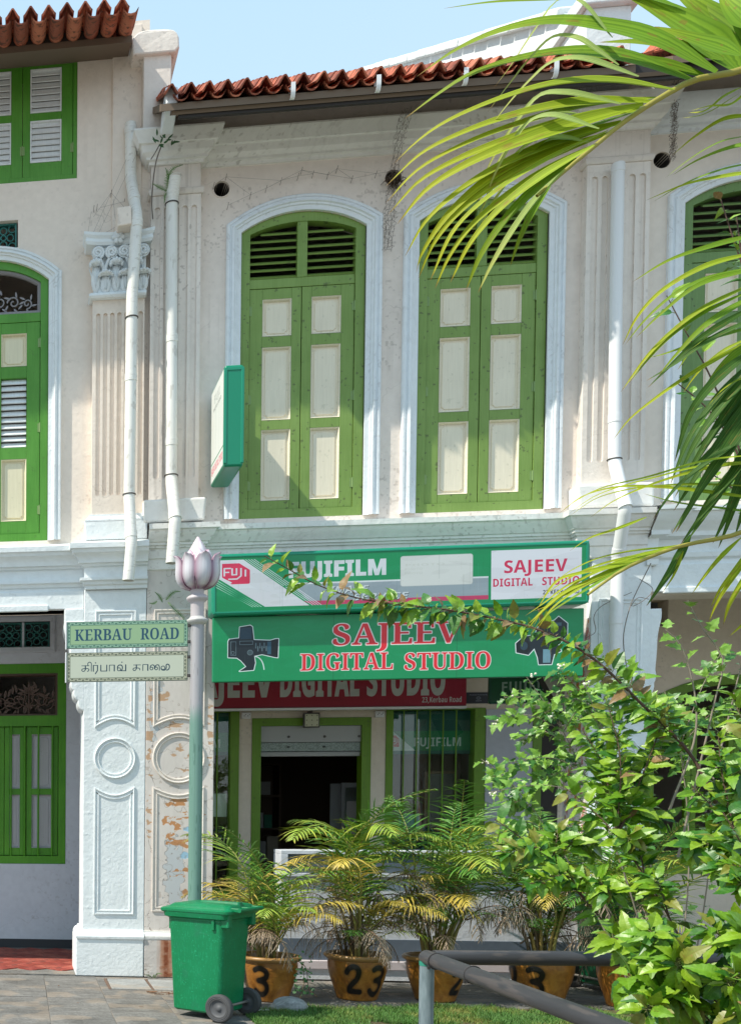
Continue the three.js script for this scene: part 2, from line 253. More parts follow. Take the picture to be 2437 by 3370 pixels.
// a shuttered window in a segmental arch; rows of each leaf: ['panel' | 'louvre', y0, y1]
function archedWindow(house, o) {
  const { x0, x1, y0, ys, yt, green, cream, white, sur, tr, rows, fret, seam = 0 } = o, g = group('window', house), z = WZ - 0.015, j = o.jamb ?? 0.085, cx = (x0 + x1) / 2;
  const outer = [[x1, y0 - 0.005], ...archPts(x0, x1, ys, yt, 20), [x0, y0 - 0.005]];
  mesh('surround', sweep(outer, false, surMould.map(([a, b]) => [a * (o.sw ?? 1), b]), onXY(WZ), 0.55), sur, g);
  const fs = poly(archShape(x0 + 0.002, x1 - 0.002, y0, ys, yt - 0.002)); fs.holes.push(new THREE.Path(archShape(x0 + j, x1 - j, y0 + j, ys - 0.01, yt - j).map((p) => new THREE.Vector2(...p))));
  mesh('frame', toCreasedNormals(extrude(fs, z - 0.1, z), 0.6), green, g);
  const ix0 = x0 + j, ix1 = x1 - j, top = (x) => archY(x, ix0, ix1, ys - 0.01, yt - j);
  mesh('transom', box(ix0, ix1, tr - 0.085, tr, z - 0.07, z - 0.012, 0.004), green, g);
  if (fret) {
    const rim = sweep([[ix0, tr], [ix1, tr], ...archPts(ix0, ix1, ys - 0.01, yt - j, 12)], true, [[0, -0.02], [-0.018, -0.02], [-0.03, -0.035], [-0.03, -0.06]], onXY(z), 0.6);
    mesh('fretwork', [rim, ...scrolls(cx, tr + 0.03, (ix1 - ix0) / 2 - 0.04, 0.24, z - 0.05)], M.fret, g);
  } else {
    mesh('mullion', box(cx - 0.045, cx + 0.045, tr, top(cx) + 0.004, z - 0.06, z - 0.008, 0.004), green, g);
    for (const [a, b] of [[ix0, cx - 0.045], [cx + 0.045, ix1]]) for (let y = tr + 0.03; y < yt - j; y += 0.066) {
      let p = a, q = b; while (p < q && top(p) < y + 0.02) p += 0.01; while (q > p && top(q) < y + 0.02) q -= 0.01;
      if (q - p > 0.06) mesh('louvre_slat', slat(p, q, y, z - 0.05, 0.062, 0.012, 0.62), green, g);
    }
  }
  const ly0 = y0 + j + 0.004, ly1 = tr - 0.089, lz = z - 0.012;
  for (const s of [-1, 1]) {
    const a = s < 0 ? ix0 + 0.004 : cx + 0.003 + seam, b = s < 0 ? cx - 0.003 + seam : ix1 - 0.004, so = o.so ?? 0.115, si = o.si ?? 0.085, pa = s < 0 ? a + so : a + si, pb = s < 0 ? b - si : b - so, leaf = [];
    const zf = lz - (s < 0 ? 0.004 : 0);
    leaf.push(box(a, pa, ly0, ly1, zf - 0.045, zf, 0.003), box(pb, b, ly0, ly1, zf - 0.045, zf, 0.003));
    const ed = [ly0, ...rows.flatMap((r) => [r[1], r[2]]).sort((m, n) => m - n), ly1];
    for (let i = 0; i < ed.length; i += 2) leaf.push(box(pa + 0.0005, pb - 0.0005, ed[i], ed[i + 1], zf - 0.044, zf - 0.0015, 0.003));
    mesh('shutter', leaf, green, g);
    for (const [kindOf, r0, r1] of rows) {
      if (kindOf === 'panel') mesh('panel', panelBoard(pa + 0.001, pb - 0.001, r0 + 0.001, r1 - 0.001, zf - 0.034), cream, g);
      else { const n = Math.round((r1 - r0) / 0.062); for (let i = 0; i < n; i++) mesh('louvre_slat', slat(pa + 0.004, pb - 0.004, r0 + (i + 0.5) * (r1 - r0) / n, zf - 0.028, 0.062, 0.01, 0.95), white, g); }
    }
    for (const hy of [ly0 + 0.22, (ly0 + ly1) / 2, ly1 - 0.2]) mesh('hinge', hingeGeo(s < 0 ? a - 0.002 : b + 0.002, hy, zf + 0.006), M.hinge, g);
  }
  return g;
}
// carved scrollwork as flattened tubes that curl away from a centre stem
function spiral(cx, cy, r, turns, dir, start, z, n = 26) { const p = []; for (let i = 0; i <= n; i++) { const t = i / n, a = start + dir * t * turns * 2 * Math.PI, q = r * (1 - 0.82 * t); p.push(V(cx + q * Math.cos(a), cy + q * Math.sin(a), z)); } return p; }
function leafBlade(x, y, z, a, l, w, t = 0.006) { const s = new THREE.Shape(); s.moveTo(0, 0); s.quadraticCurveTo(l * 0.4, w, l, 0); s.quadraticCurveTo(l * 0.4, -w, 0, 0); const g = new THREE.ExtrudeGeometry(s, { depth: t, bevelEnabled: false, curveSegments: 4 }); g.rotateZ(a); g.translate(x, y, z - t / 2); return g; }
function scrolls(cx, y0, hw, h, z) {
  const out = [], T = (p, r) => out.push(tube(p, r, p.length, 5));
  for (const s of [-1, 1]) for (let k = 0; k < 3; k++) {
    const x = cx + s * hw * (0.2 + 0.3 * k), r = h * (0.30 - 0.05 * k), y = y0 + h * (0.42 - 0.06 * k);
    T(spiral(x, y, r, 1.3, s * (k % 2 ? -1 : 1), Math.PI * (0.5 + 0.5 * k), z), 0.008);
    for (let q = 0; q < 5; q++) { const a = q * 1.25 + k; out.push(leafBlade(x + r * 0.9 * Math.cos(a), y + r * 0.9 * Math.sin(a), z, a + s * 0.7, h * 0.26, h * 0.08)); }
  }
  T([V(cx, y0, z), V(cx, y0 + h * 0.5, z), V(cx, y0 + h * 0.9, z)], 0.011);
  for (let q = 0; q < 5; q++) out.push(leafBlade(cx, y0 + h * 0.55, z + 0.004, Math.PI / 2 + (q - 2) * 0.55, h * 0.36, h * 0.09));
  return out;
}
M.fret = mat([0.26, 0.25, 0.26], { roughness: 0.8 });
M.fretDark = mat([0.10, 0.062, 0.045], { roughness: 0.6 });
M.vent = mat([0.03, 0.17, 0.15], { roughness: 0.4 });
function ventBlock(cx, cy, s, z) {                      // pierced glazed block: a square rim, a ring, four petals and corner quarter rings
  const o = [sweep(rectPts(cx - s / 2, cx + s / 2, cy - s / 2, cy + s / 2), true, [[0, -0.06], [0, 0], [-0.014, 0], [-0.018, -0.06]], onXY(z), 0.6)];
  const T = (x, y, r, t) => { const g = new THREE.TorusGeometry(r, t, 6, 16); g.scale(1, 1, 1.6); g.translate(x, y, z - 0.025); o.push(g); };
  T(cx, cy, s * 0.1, s * 0.035);
  for (const [a, b] of [[1, 0], [-1, 0], [0, 1], [0, -1]]) T(cx + a * s * 0.26, cy + b * s * 0.26, s * 0.13, s * 0.03);
  for (const [a, b] of [[1, 1], [-1, 1], [1, -1], [-1, -1]]) T(cx + a * s * 0.33, cy + b * s * 0.33, s * 0.14, s * 0.028);
  return o;
}
// ---- clay roof edge: ridged cap tiles over dished under-tiles, laid in courses up the slope
const PITCH = Math.PI / 6, LOW = 0.314;
function bent(pts, t, len) { const s = new THREE.Shape(); s.moveTo(pts[0][0], pts[0][1]); for (const p of pts.slice(1)) s.lineTo(...p); for (const p of pts.slice().reverse()) s.lineTo(p[0] * (1 - t / 0.06 * 0.8), p[1] - t); const g = new THREE.ExtrudeGeometry(s, { depth: len, bevelEnabled: false }); g.translate(0, 0, -len); return mUV(g); }
const capGeo = bent([[-0.063, 0], [-0.05, 0.012], [-0.008, 0.068], [0.008, 0.068], [0.05, 0.012], [0.063, 0]], 0.014, 0.34);
const pan = []; for (let i = 0; i <= 6; i++) { const a = Math.PI + Math.PI * i / 6; pan.push([0.066 * Math.cos(a), 0.045 * Math.sin(a) + 0.012]); }
const panGeo = bent(pan, 0.013, 0.42);
function tileEdge(roof, xs, y, z, courses = 4, pitch = PITCH) {
  const slopeV = V(0, Math.sin(pitch), -Math.cos(pitch)), upV = V(0, Math.cos(pitch), Math.sin(pitch));
  const put = (name, geo, x, c, lift, m) => { const t = mesh(name, geo, m, roof), s = c * 0.2 + R(-0.01, 0.01); t.position.set(x + R(-0.005, 0.005), y + slopeV.y * s + upV.y * (lift + R(0, 0.004)), z + slopeV.z * s + upV.z * lift); t.rotation.set(pitch - 0.05 + R(-0.012, 0.012), 0, R(-0.03, 0.03)); };
  for (const x of xs) {
    for (let c = 0; c < 3; c++) put('under_tile', panGeo, x + 0.0775, c * 1.6 - 0.05, 0.03 + c * 0.008, M.tiles[rnd() * 3 | 0]);
    for (let c = 0; c < courses; c++) put('cap_tile', capGeo, x, c, 0.05, M.tiles[rnd() * 3 | 0]);
  }
}
const range = (a, b, s) => { const o = []; for (let x = a; x <= b + 1e-9; x += s) o.push(x); return o; };
function roofBody(house, x0, x1, y, z, depth, st = 0.02, pitch = PITCH) {        // boarded slope below the tiles, rising to the ridge and falling behind it
  const n = depth / 2, h = n * Math.tan(pitch), o = 0.012;
  const e = st * Math.tan(pitch), s = poly([[st, y + e - o], [n, y + h - o], [2 * n, y - o], [2 * n, y - o - 0.06], [n, y + h - o - 0.06], [st, y + e - o - 0.06]]);
  const g = extrude(s, x0, x1); g.rotateY(Math.PI / 2); g.translate(0, 0, z);   // shape x -> -z, extrusion -> x
  return mesh('roof', mUV(g), M.roofBoard, house);
}
M.roofBoard = mat([0.17, 0.125, 0.09], { roughness: 0.9 });
function houseBody(house, x0, x1, yf, yt, front, back, m, ceil) { // floors, side and rear walls that close the house behind its front
  mesh('upper_floor', box(x0 + 0.01, x1 - 0.01, yf, yf + 0.2, back + 0.2, front, 0), ceil, house);
  mesh('rear_wall', box(x0, x1, 0, yt + 0.3, back, back + 0.2), m, house);
  mesh('ceiling', box(x0 + 0.02, x1 - 0.02, yt + 0.26, yt + 0.3, back + 0.2, front - 0.25), m, house);
}
// ================= house in the middle
const H1 = tag(group('shophouse'), 'two storey shophouse with pale green shuttered windows above the green studio signs', 'shophouse');
{
  const s = poly(rectPts(1.19, 5.5, 3.3, 8.12)), hole = (p) => s.holes.push(new THREE.Path(p.map((q) => new THREE.Vector2(...q))));
  const w1 = { x0: 2.03, x1: 3.135, y0: 4.3, ys: 6.93, yt: 7.1 }, w2 = { x0: 3.59, x1: 4.69, y0: 4.3, ys: 6.93, yt: 7.1 };
  for (const w of [w1, w2]) hole(archShape(w.x0, w.x1, w.y0, w.ys, w.yt));
  hole(circ(1.85, 7.345, 0.072, 20)); hole(circ(3.36, 7.335, 0.072, 20));
  mesh('front_wall', toCreasedNormals(extrude(s, WZ - 0.24, WZ, 16), 0.5), M.wallC, H1);
  for (const [x, y] of [[1.85, 7.345], [3.36, 7.335]]) { const v = group('round_vent', H1); mesh('collar', sweep(circ(x, y, 0.072, 24), true, [[0.008, 0], [0.006, 0.01], [0, 0.012], [0, -0.02]], onXY(WZ), 0.8), M.wallC, v); mesh('sleeve', ((q) => { q.rotateX(Math.PI / 2); q.translate(x, y, WZ - 0.13); return q; })(new THREE.CylinderGeometry(0.0715, 0.0715, 0.22, 24, 1, true)), M.iron, v); }
  const rows = [['panel', 5.985, 6.325], ['panel', 5.215, 5.885], ['panel', 4.47, 5.125]];
  const a = archedWindow(H1, { ...w1, green: M.greenC, cream: M.cream, sur: M.whiteS, tr: 6.51, rows, seam: 0.0 }); a.userData.label = 'shuttered arched window beside the projecting sign';
  const b = archedWindow(H1, { ...w2, green: M.greenC, cream: M.cream, sur: M.whiteS, tr: 6.51, rows }); b.userData.label = 'shuttered arched window behind the palm leaflets';
  // cornices
  const plan = (l, r) => [[5.5, PZ], [r, PZ], [r, WZ], [l, WZ], [l, PZ], [1.19, PZ]];
  mesh('belt_cornice', cornice(plan(1.665, 4.945), [[0, 3.82], [0.015, 3.83], [0.015, 3.925], [0.028, 3.93], [0.03, 4.02], [0.048, 4.022], [0.048, 4.042], [0.066, 4.045], [0.066, 4.068], [0.08, 4.072], [0.095, 4.10], [0.118, 4.13], [0.13, 4.155], [0.132, 4.172], [0.156, 4.174], [0.158, 4.222], [0.0, 4.26], [-0.06, 4.26]]), M.whiteC, H1);
  const cp = [[5.47, PZ - 0.3], [5.47, PZ], [4.955, PZ], [4.955, WZ], [1.652, WZ], [1.652, PZ], [1.2, PZ], [1.2, PZ - 0.3]];
  mesh('top_cornice', cornice(cp, [[0, 7.545], [0.02, 7.548], [0.022, 7.575], [0.05, 7.58], [0.05, 7.60], [0.085, 7.63], [0.10, 7.675], [0.102, 7.69], [0.125, 7.692], [0.127, 7.70], [0.175, 7.785], [0.175, 7.80], [0, 7.825], [-0.06, 7.825]]), M.whiteC, H1);
  // pilasters
  for (const [x0, x1, fl, i] of [[1.2, 1.652, [1.262, 1.345, 1.428, 1.508, 1.59], 0], [4.955, 5.47, [5.02, 5.105, 5.215, 5.325, 5.41], 1]]) {
    const p = group('pilaster', H1);
    mesh('shaft', [extrude(flutedShape(x0, x1, 4.44, 7.27, fl, 4.67, 7.17, 0.026), PZ - 0.024, PZ), box(x0 + 0.004, x1 - 0.004, 4.2, 7.6, WZ - 0.05, PZ - 0.02)], M.creamPil, p);
    mesh('frieze', box(x0 + 0.002, x1 - 0.002, 7.332, 7.56, WZ - 0.01, PZ - 0.004, 0.004), M.creamPil, p);
    mesh('necking', cornice([[x1, WZ - 0.02], [x1, PZ], [x0, PZ], [x0, WZ - 0.02]], [[-0.03, 7.27], [0.012, 7.272], [0.02, 7.285], [0.024, 7.30], [0.022, 7.318], [0.01, 7.33], [-0.03, 7.333]]), M.creamPil, p);
    mesh('base_block', rough(mUV(new RoundedBoxGeometry(x1 - x0 + 0.11, 0.21, 0.25, 3, 0.025)).translate((x0 + x1) / 2, 4.36, PZ - 0.05), 0.02, 9, i), M.whiteC, p);
  }
  // piers of the covered walkway
  const lp = group('pier', H1); lp.userData.label = 'peeling plaster pier behind the lamp post';
  mesh('shaft', box(1.192, 1.812, 0.43, 3.9, -0.72, PZ, 0.006), M.peel, lp);
  mesh('panel_moulding', pierPanels(1.492, 0.47, 0.62, PZ), M.creamPil, lp);
  mesh('plinth', [box(1.187, 1.83, 0, 0.36, -0.76, -0.14, 0.008)], M.rustPlinth, lp);
  mesh('plinth_moulding', cornice([[1.83, -0.7], [1.83, PZ], [1.187, PZ]], [[0.04, 0.355], [0.046, 0.37], [0.046, 0.39], [0.03, 0.41], [0.016, 0.42], [0.016, 0.435], [-0.02, 0.436]]), M.whiteC, lp);
  const rp = group('pier', H1); rp.userData.label = 'white pier with a stained inner face beside the studio';
  mesh('shaft', box(5.06, 5.55, 0.43, 3.9, -0.62, PZ, 0.006), M.white, rp);
  mesh('inner_face', box(5.05, 5.0605, 0.43, 3.3, -0.615, PZ - 0.012), M.peelInner, rp);
  mesh('panel_moulding', pierPanels(5.3, 0.36, 0.62, PZ), M.white, rp);
  mesh('plinth', box(5.03, 5.58, 0, 0.42, -0.66, -0.14, 0.008), M.white, rp);
  mesh('lintel', box(1.812, 5.06, 3.0, 3.9, -0.55, WZ + 0.02), M.whiteC, H1);
  mesh('corbel', rough(mUV(new RoundedBoxGeometry(0.105, 0.17, 0.34, 3, 0.016)).rotateX(-0.2).translate(1.3, 7.765, 0.27), 0.012, 10), M.whiteS, H1).userData.label = 'white corbel block under the tile edge';
  // party wall ends above the roof
  const ep = group('end_pillar', H1);
  mesh('shaft', box(1.115, 1.365, 7.8, 8.52, -0.55, -0.1, 0.01), M.creamPil, ep);
  const cap = new THREE.ExtrudeGeometry((() => { const q = new THREE.Shape(); q.moveTo(1.03, 8.51); q.lineTo(1.38, 8.51); q.lineTo(1.41, 8.54); q.lineTo(1.41, 8.62); q.quadraticCurveTo(1.39, 8.68, 1.34, 8.685); q.quadraticCurveTo(1.22, 8.71, 1.1, 8.69); q.quadraticCurveTo(1.04, 8.67, 1.02, 8.62); q.closePath(); return q; })(), { depth: 0.46, bevelEnabled: true, bevelSize: 0.015, bevelThickness: 0.02, bevelSegments: 2 }); cap.translate(0, 0, -0.54);
  mesh('cap_stone', mUV(rough(mUV(cap), 0.012, 8)), M.creamPil, ep);
  const er = group('end_pillar', H1);
  mesh('shaft', box(4.93, 5.3, 7.9, 8.64, -0.7, -0.2, 0.01), M.white, er);
  mesh('cap_stone', box(4.88, 5.36, 8.64, 8.78, -0.74, -0.14, 0.02), M.white, er);
  const coping = group('party_wall', H1), cs = poly([[-0.2, 8.0], [-0.7, 8.98], [-9, 13.67], [-9, 8.0]]), cg = extrude(cs, 4.96, 5.26); cg.rotateY(-Math.PI / 2); cg.translate(0, 0, 0);
  // shape x is -depth; after the turn it runs along z
  const wg = new THREE.BufferGeometry().copy(cg); const wp = wg.attributes.position; for (let i = 0; i < wp.count; i++) wp.setX(i, -wp.getX(i)); wg.computeVertexNormals();
  mesh('wall', mUV(wg), M.white, coping);
  for (let i = 0; i < 22; i++) { const g = new RoundedBoxGeometry(0.42, 0.09, 0.375, 2, 0.022); g.rotateX(PITCH - 0.005); const s = i * 0.385 + 0.1; g.translate(5.1 + R(-0.006, 0.006), 8.98 + s * 0.4926 + R(-0.006, 0.006), -0.75 - s * 0.8702); mesh('coping_block', mUV(g), M.white, coping); }
  const lw = poly([[0.35, 3.5], [0.35, 8.0], [0.75, 8.3], [4.5, 10.45], [8.2, 8.3], [8.2, 3.5]]), lg = extrude(lw, 1.02, 1.19); lg.rotateY(Math.PI / 2);
  const lwm = mesh('party_wall', mUV(lg), M.wallL, H1); lwm.userData.label = 'plain party wall between the two houses';
  // roof
  const roof = roofBody(H1, 1.2, 5.0, 7.70, 0.5, 9); tileEdge(roof, range(1.29, 4.95, 0.155), 7.715, 0.5);
  mesh('fascia_board', box(1.36, 5.6, 7.60, 7.735, 0.40, 0.43), M.timber, H1);
  mesh('rafter_lining', (() => { const g = new THREE.BoxGeometry(4.0, 0.03, 0.9); g.rotateX(PITCH); g.translate(3.3, 7.86, 0.06); return mUV(g); })(), M.roofBoard, H1);
  for (const x of [2.29, 2.98, 3.67, 4.37]) { const p = []; for (let i = 0; i <= 12; i++) { const a = Math.PI * (1 + i / 12); p.push([0.035 * Math.cos(a), 0.06 * Math.sin(a)]); } const g = sweep([[-0.035, 0.06], ...p, [0.035, 0.06]], false, [[0, -0.018], [0.004, -0.018], [0.004, 0.018], [0, 0.018], [0, -0.018]], (u, v, h) => [x + h, 7.70 + v, 0.50 + u], 0.6); mesh('gutter_bracket', g, M.pvcW, H1); }
  houseBody(H1, 1.19, 5.48, 3.45, 7.88, -0.53, -8.2, M.wallR, M.innerWhite);
  mesh('party_wall', box(5.28, 5.5, 0, 3.45, -8.2, -2.385), M.wallR, H1); mesh('party_wall', box(5.27, 5.495, 3.45, 8.15, -8.2, -0.53), M.wallR, H1);
  mesh('party_wall', box(1.0, 1.19, 0, 3.45, -8.2, -2.35), M.wallR, H1);
}
// ================= house on the left
const H0 = tag(group('shophouse'), 'taller cream shophouse with bright green louvred windows and a white ground floor pier', 'shophouse');
{
  const aw = { x0: -0.83, x1: 0.27, y0: 4.16, ys: 6.62, yt: 6.83 }, s = poly(rectPts(-4, 1.19, 3.49, 8.95)), hole = (p) => s.holes.push(new THREE.Path(p.map((q) => new THREE.Vector2(...q))));
  hole(archShape(aw.x0, aw.x1, aw.y0, aw.ys, aw.yt)); hole(rectPts(-0.5, 0.528, 7.546, 8.755)); hole(rectPts(-0.56, -0.022, 6.94, 7.198));
  mesh('front_wall', toCreasedNormals(extrude(s, WZ - 0.24, WZ, 16), 0.5), M.wallL, H0);
  mesh('corner_strip', box(0.85, 1.12, 7.0, 8.9, WZ - 0.02, WZ + 0.035, 0.01), M.wallL, H0);
  const w = archedWindow(H0, { ...aw, jamb: 0.075, green: M.greenL, cream: M.creamL, white: M.louvreWhite, sur: M.white, sw: 0.9, tr: 6.33, so: 0.125, si: 0.1, rows: [['panel', 5.83, 6.14], ['louvre', 5.06, 5.72], ['panel', 4.36, 4.95]], fret: true }); w.userData.label = 'arched window with carved fretwork over green shutters';
  // upper louvred window
  const g = group('window', H0), z = WZ - 0.005; g.userData.label = 'rectangular louvred window under the eave';
  const fs = poly(rectPts(-0.498, 0.526, 7.548, 8.753)); fs.holes.push(new THREE.Path(rectPts(-0.455, 0.49, 7.59, 8.66).map((p) => new THREE.Vector2(...p)))); mesh('frame', extrude(fs, z - 0.1, z), M.greenL, g);
  for (const [a, b] of [[-0.452, 0.0145], [0.0185, 0.487]]) {
    const pa = a + 0.07, pb = b - 0.105, zf = z - 0.008;
    mesh('shutter', [box(a, pa, 7.594, 8.656, zf - 0.045, zf, 0.003), box(pb, b, 7.594, 8.656, zf - 0.045, zf, 0.003), ...[[7.594, 7.725], [8.115, 8.188], [8.595, 8.656]].map(([p, q]) => box(pa, pb, p, q, zf - 0.044, zf - 0.001, 0.003))], M.greenL, g);
    for (const [r0, r1] of [[7.725, 8.115], [8.188, 8.595]]) {
      mesh('louvre_rim', sweep(rectPts(pa + 0.001, pb - 0.001, r0 + 0.001, r1 - 0.001), true, [[0, -0.04], [0, 0.003], [-0.012, 0.003], [-0.014, -0.04]], onXY(zf), 0.6), M.louvreWhite, g);
      for (let i = 0; i < 7; i++) mesh('louvre_slat', slat(pa + 0.012, pb - 0.012, r0 + (i + 0.5) * (r1 - r0) / 7, zf - 0.022, 0.062, 0.01, 1.15), M.louvreWhite, g);
    }
    mesh('hinge', hingeGeo(b + 0.001, 7.84, zf + 0.006), M.hinge, g);
  }
  const v = group('vent', H0); mesh('pierced_block', [...ventBlock(-0.16, 7.069, 0.25, WZ - 0.05)], M.vent, v); mesh('pierced_block', [...ventBlock(-0.42, 7.069, 0.25, WZ - 0.05)], M.vent, v);
  // belt and frieze
  mesh('belt_cornice', cornice([[1.19, PZ + 0.02], [0.63, PZ + 0.02], [0.63, WZ + 0.03], [-4, WZ + 0.03]], [[0, 3.655], [0.012, 3.66], [0.012, 3.69], [0.03, 3.70], [0.035, 3.73], [0.06, 3.735], [0.06, 3.76], [0.02, 3.765], [0.02, 3.865], [0.045, 3.87], [0.05, 3.89], [0.075, 3.895], [0.08, 3.93], [0.10, 3.96], [0.13, 3.98], [0.14, 4.01], [0.16, 4.015], [0.162, 4.06], [0, 4.115], [-0.08, 4.115]]), M.white, H0);
  mesh('frieze', box(-4, 0.61, 3.49, 3.66, WZ - 0.2, PZ - 0.03, 0.006), M.white, H0);
  mesh('soffit_moulding', box(-4, 0.28, 3.47, 3.53, PZ - 0.04, PZ - 0.005, 0.01), M.white, H0);
  // fluted pilaster with a leafy capital
  const p = group('pilaster', H0), fl = []; for (let i = 0; i < 7; i++) fl.push(0.728 + i * 0.0645);
  mesh('shaft', [extrude(flutedShape(0.675, 1.15, 4.36, 6.36, fl, 4.535, 6.23, 0.02), PZ - 0.024, PZ), box(0.678, 1.147, 4.36, 6.9, WZ - 0.02, PZ - 0.02)], M.wallL, p);
  mesh('base_block', [box(0.615, 1.188, 4.115, 4.29, WZ - 0.02, PZ + 0.05, 0.01), cornice([[1.16, PZ], [0.665, PZ], [0.665, WZ]], [[0.05, 4.288], [0.05, 4.305], [0.03, 4.325], [0.012, 4.34], [0.012, 4.36], [-0.02, 4.365]])], M.white, p);
  const cap = group('capital', p), cy = 6.37, cz = PZ;
  mesh('bell', [box(0.68, 1.16, cy, 6.86, WZ - 0.02, cz + 0.02, 0.02)], M.white, p);
  p.remove(cap);
  mesh('astragal', cornice([[1.16, cz + 0.02], [0.68, cz + 0.02], [0.68, WZ]], [[-0.02, cy - 0.02], [0.03, cy - 0.018], [0.045, cy], [0.04, cy + 0.02], [0.02, cy + 0.035], [-0.02, cy + 0.036]]), M.white, p);
  const ab = [[1.2, WZ], [1.2, cz + 0.1], [1.1, cz + 0.07], [0.92, cz + 0.05], [0.72, cz + 0.07], [0.61, cz + 0.1], [0.61, WZ]];
  mesh('abacus', [cornice(ab, [[-0.08, 6.82], [0, 6.825], [0.012, 6.85], [0.006, 6.88], [0.024, 6.905], [0.026, 6.93], [-0.1, 6.935], [-0.3, 6.935]])], M.white, p);
  const blob = (x, y, z, a, b2, c, tilt = 0) => { const g2 = new THREE.SphereGeometry(1, 12, 8); g2.scale(a, b2, c); if (tilt) g2.rotateZ(tilt); g2.translate(x, y, z); return g2; };
  const leafFan = (x, y, w, h, zz) => { const out = [blob(x, y + h * 0.46, zz, w * 0.34, h * 0.52, 0.03), blob(x, y + h * 0.95, zz + 0.045, w * 0.5, h * 0.11, 0.045)]; for (let i = -2; i <= 2; i++) { out.push(blob(x + i * w * 0.13, y + h * 0.5, zz + 0.028 - 0.006 * i * i, w * 0.05, h * 0.4, 0.012, -i * 0.16)); out.push(blob(x + i * w * 0.2, y + h * (0.98 - 0.025 * i * i), zz + 0.075 - 0.008 * i * i, w * 0.12, h * 0.1, 0.022)); } return out; };
  for (const x of [0.79, 0.97, 1.13]) mesh('acanthus_leaf', leafFan(x, cy + 0.03, 0.14, 0.17, cz + 0.03), M.white, p);
  for (const x of [0.7, 0.885, 1.06]) mesh('acanthus_leaf', leafFan(x, cy + 0.05, 0.13, 0.26, cz + 0.022), M.white, p);
  for (const [x, d] of [[0.715, 1], [0.84, -1], [0.955, 1], [1.13, -1]]) mesh('volute', [tube(spiral(x, 6.755, 0.055, 2, d, d > 0 ? -1.2 : Math.PI + 1.2, cz + 0.075), 0.013, 30, 6), tube([V(x + d * 0.02, 6.7, cz + 0.07), V(x + d * 0.05, 6.63, cz + 0.05), V(x + d * 0.055, 6.55, cz + 0.03)], 0.016, 10, 6), ((q) => { q.rotateX(Math.PI / 2); q.translate(x, 6.755, cz + 0.05); return q; })(new THREE.CylinderGeometry(0.058, 0.05, 0.04, 20))], M.white, p);
  { const r = [], cx = 0.9, y = 6.88; for (let i = 0; i < 6; i++) { const q = new THREE.SphereGeometry(1, 10, 6); q.scale(0.03, 0.022, 0.016); const a = i * Math.PI / 3; q.rotateZ(a); q.translate(cx + 0.034 * Math.cos(a), y + 0.034 * Math.sin(a), cz + 0.085); r.push(q); } const q = new THREE.SphereGeometry(0.018, 10, 8); q.translate(cx, y, cz + 0.1); r.push(q, box(cx - 0.04, cx + 0.04, y - 0.05, y + 0.04, cz, cz + 0.075, 0.01)); mesh('rosette', r, M.white, p); }
  mesh('corbel', rough(mUV(new RoundedBoxGeometry(0.13, 0.17, 0.34, 3, 0.012)).translate(0.94, 7.0, -0.13), 0.012, 30, 3), M.wallL, H0).userData.label = 'rough cream corbel block above the leafy capital';
  // ground floor pier
  const q = group('pier', H0); q.userData.label = 'white pier with moulded panels and a roundel';
  mesh('shaft', box(0.612, 1.188, 0.43, 3.66, -0.74, PZ, 0.008), M.white, q);
  mesh('panel_moulding', pierPanels(0.905, 0.375, 0.585, PZ), M.white, q);
  mesh('plinth', box(0.55, 1.183, 0, 0.36, -0.79, -0.135, 0.012), M.white, q);
  mesh('plinth_moulding', cornice([[1.183, PZ], [0.612, PZ], [0.612, -0.74]], [[0.045, 0.352], [0.058, 0.36], [0.06, 0.38], [0.045, 0.41], [0.02, 0.425], [0.014, 0.44], [-0.02, 0.442]]), M.white, q);
  mesh('console_bracket', consoleGeo(0.613, -1, -0.5, -0.2), M.white, q);
  mesh('side_bracket_cap', box(0.43, 0.612, 3.36, 3.49, -0.52, -0.19, 0.012), M.white, q);
  // roof
  const roof = roofBody(H0, -4, 0.99, 8.40, 0.62, 10, 0.5, LOW); tileEdge(roof, range(-0.85, 0.96, 0.155), 8.40, 0.62, 4, LOW);
  const out = []; for (const x of range(-3.95, -1.0, 0.155)) { for (let c = 0; c < 4; c++) { const k = capGeo.clone(); k.rotateX(LOW - 0.05); k.translate(x, 8.40 + c * 0.0618 + 0.048, 0.62 - c * 0.19 + 0.015); out.push(k); } for (let c = 0; c < 3; c++) { const k = panGeo.clone(); k.rotateX(LOW - 0.05); k.translate(x + 0.0775, 8.43 + c * 0.1, 0.62 - c * 0.304); out.push(k); } }
  kind(mesh('tile_rows', out, M.tiles[0], roof), 'stuff');
  mesh('fascia_board', box(-4, 0.82, 8.525, 8.635, 0.08, 0.11), M.timber, H0);
  mesh('rafter_lining', (() => { const t = new THREE.BoxGeometry(4.8, 0.02, 0.4); t.rotateX(LOW); t.translate(-1.6, 8.63, -0.1); return mUV(t); })(), M.roofBoard, H0);
  const top = poly([[0.3, 8.0], [0.3, 8.85], [1.0, 9.15], [4.5, 10.3], [9.3, 8.7], [9.3, 8.0]]), tg = extrude(top, 1.0, 1.17); tg.rotateY(Math.PI / 2); mesh('party_wall', mUV(tg), M.white, H0);
  houseBody(H0, -4, 1.18, 3.85, 8.5, -0.53, -8.6, M.wallL, M.innerWhite);
  mesh('side_wall', box(-4, -3.8, 0, 8.5, -8.4, -0.53), M.wallL, H0);
  // walkway wall with a barred window
  const ws = poly(rectPts(-4, 1.0, 0, 3.85)); ws.holes.push(new THREE.Path(rectPts(-0.9, 0.538, 0.96, 3.24).map((t) => new THREE.Vector2(...t)))); ws.holes.push(new THREE.Path(rectPts(-0.62, 0.352, 3.42, 3.71).map((t) => new THREE.Vector2(...t))));
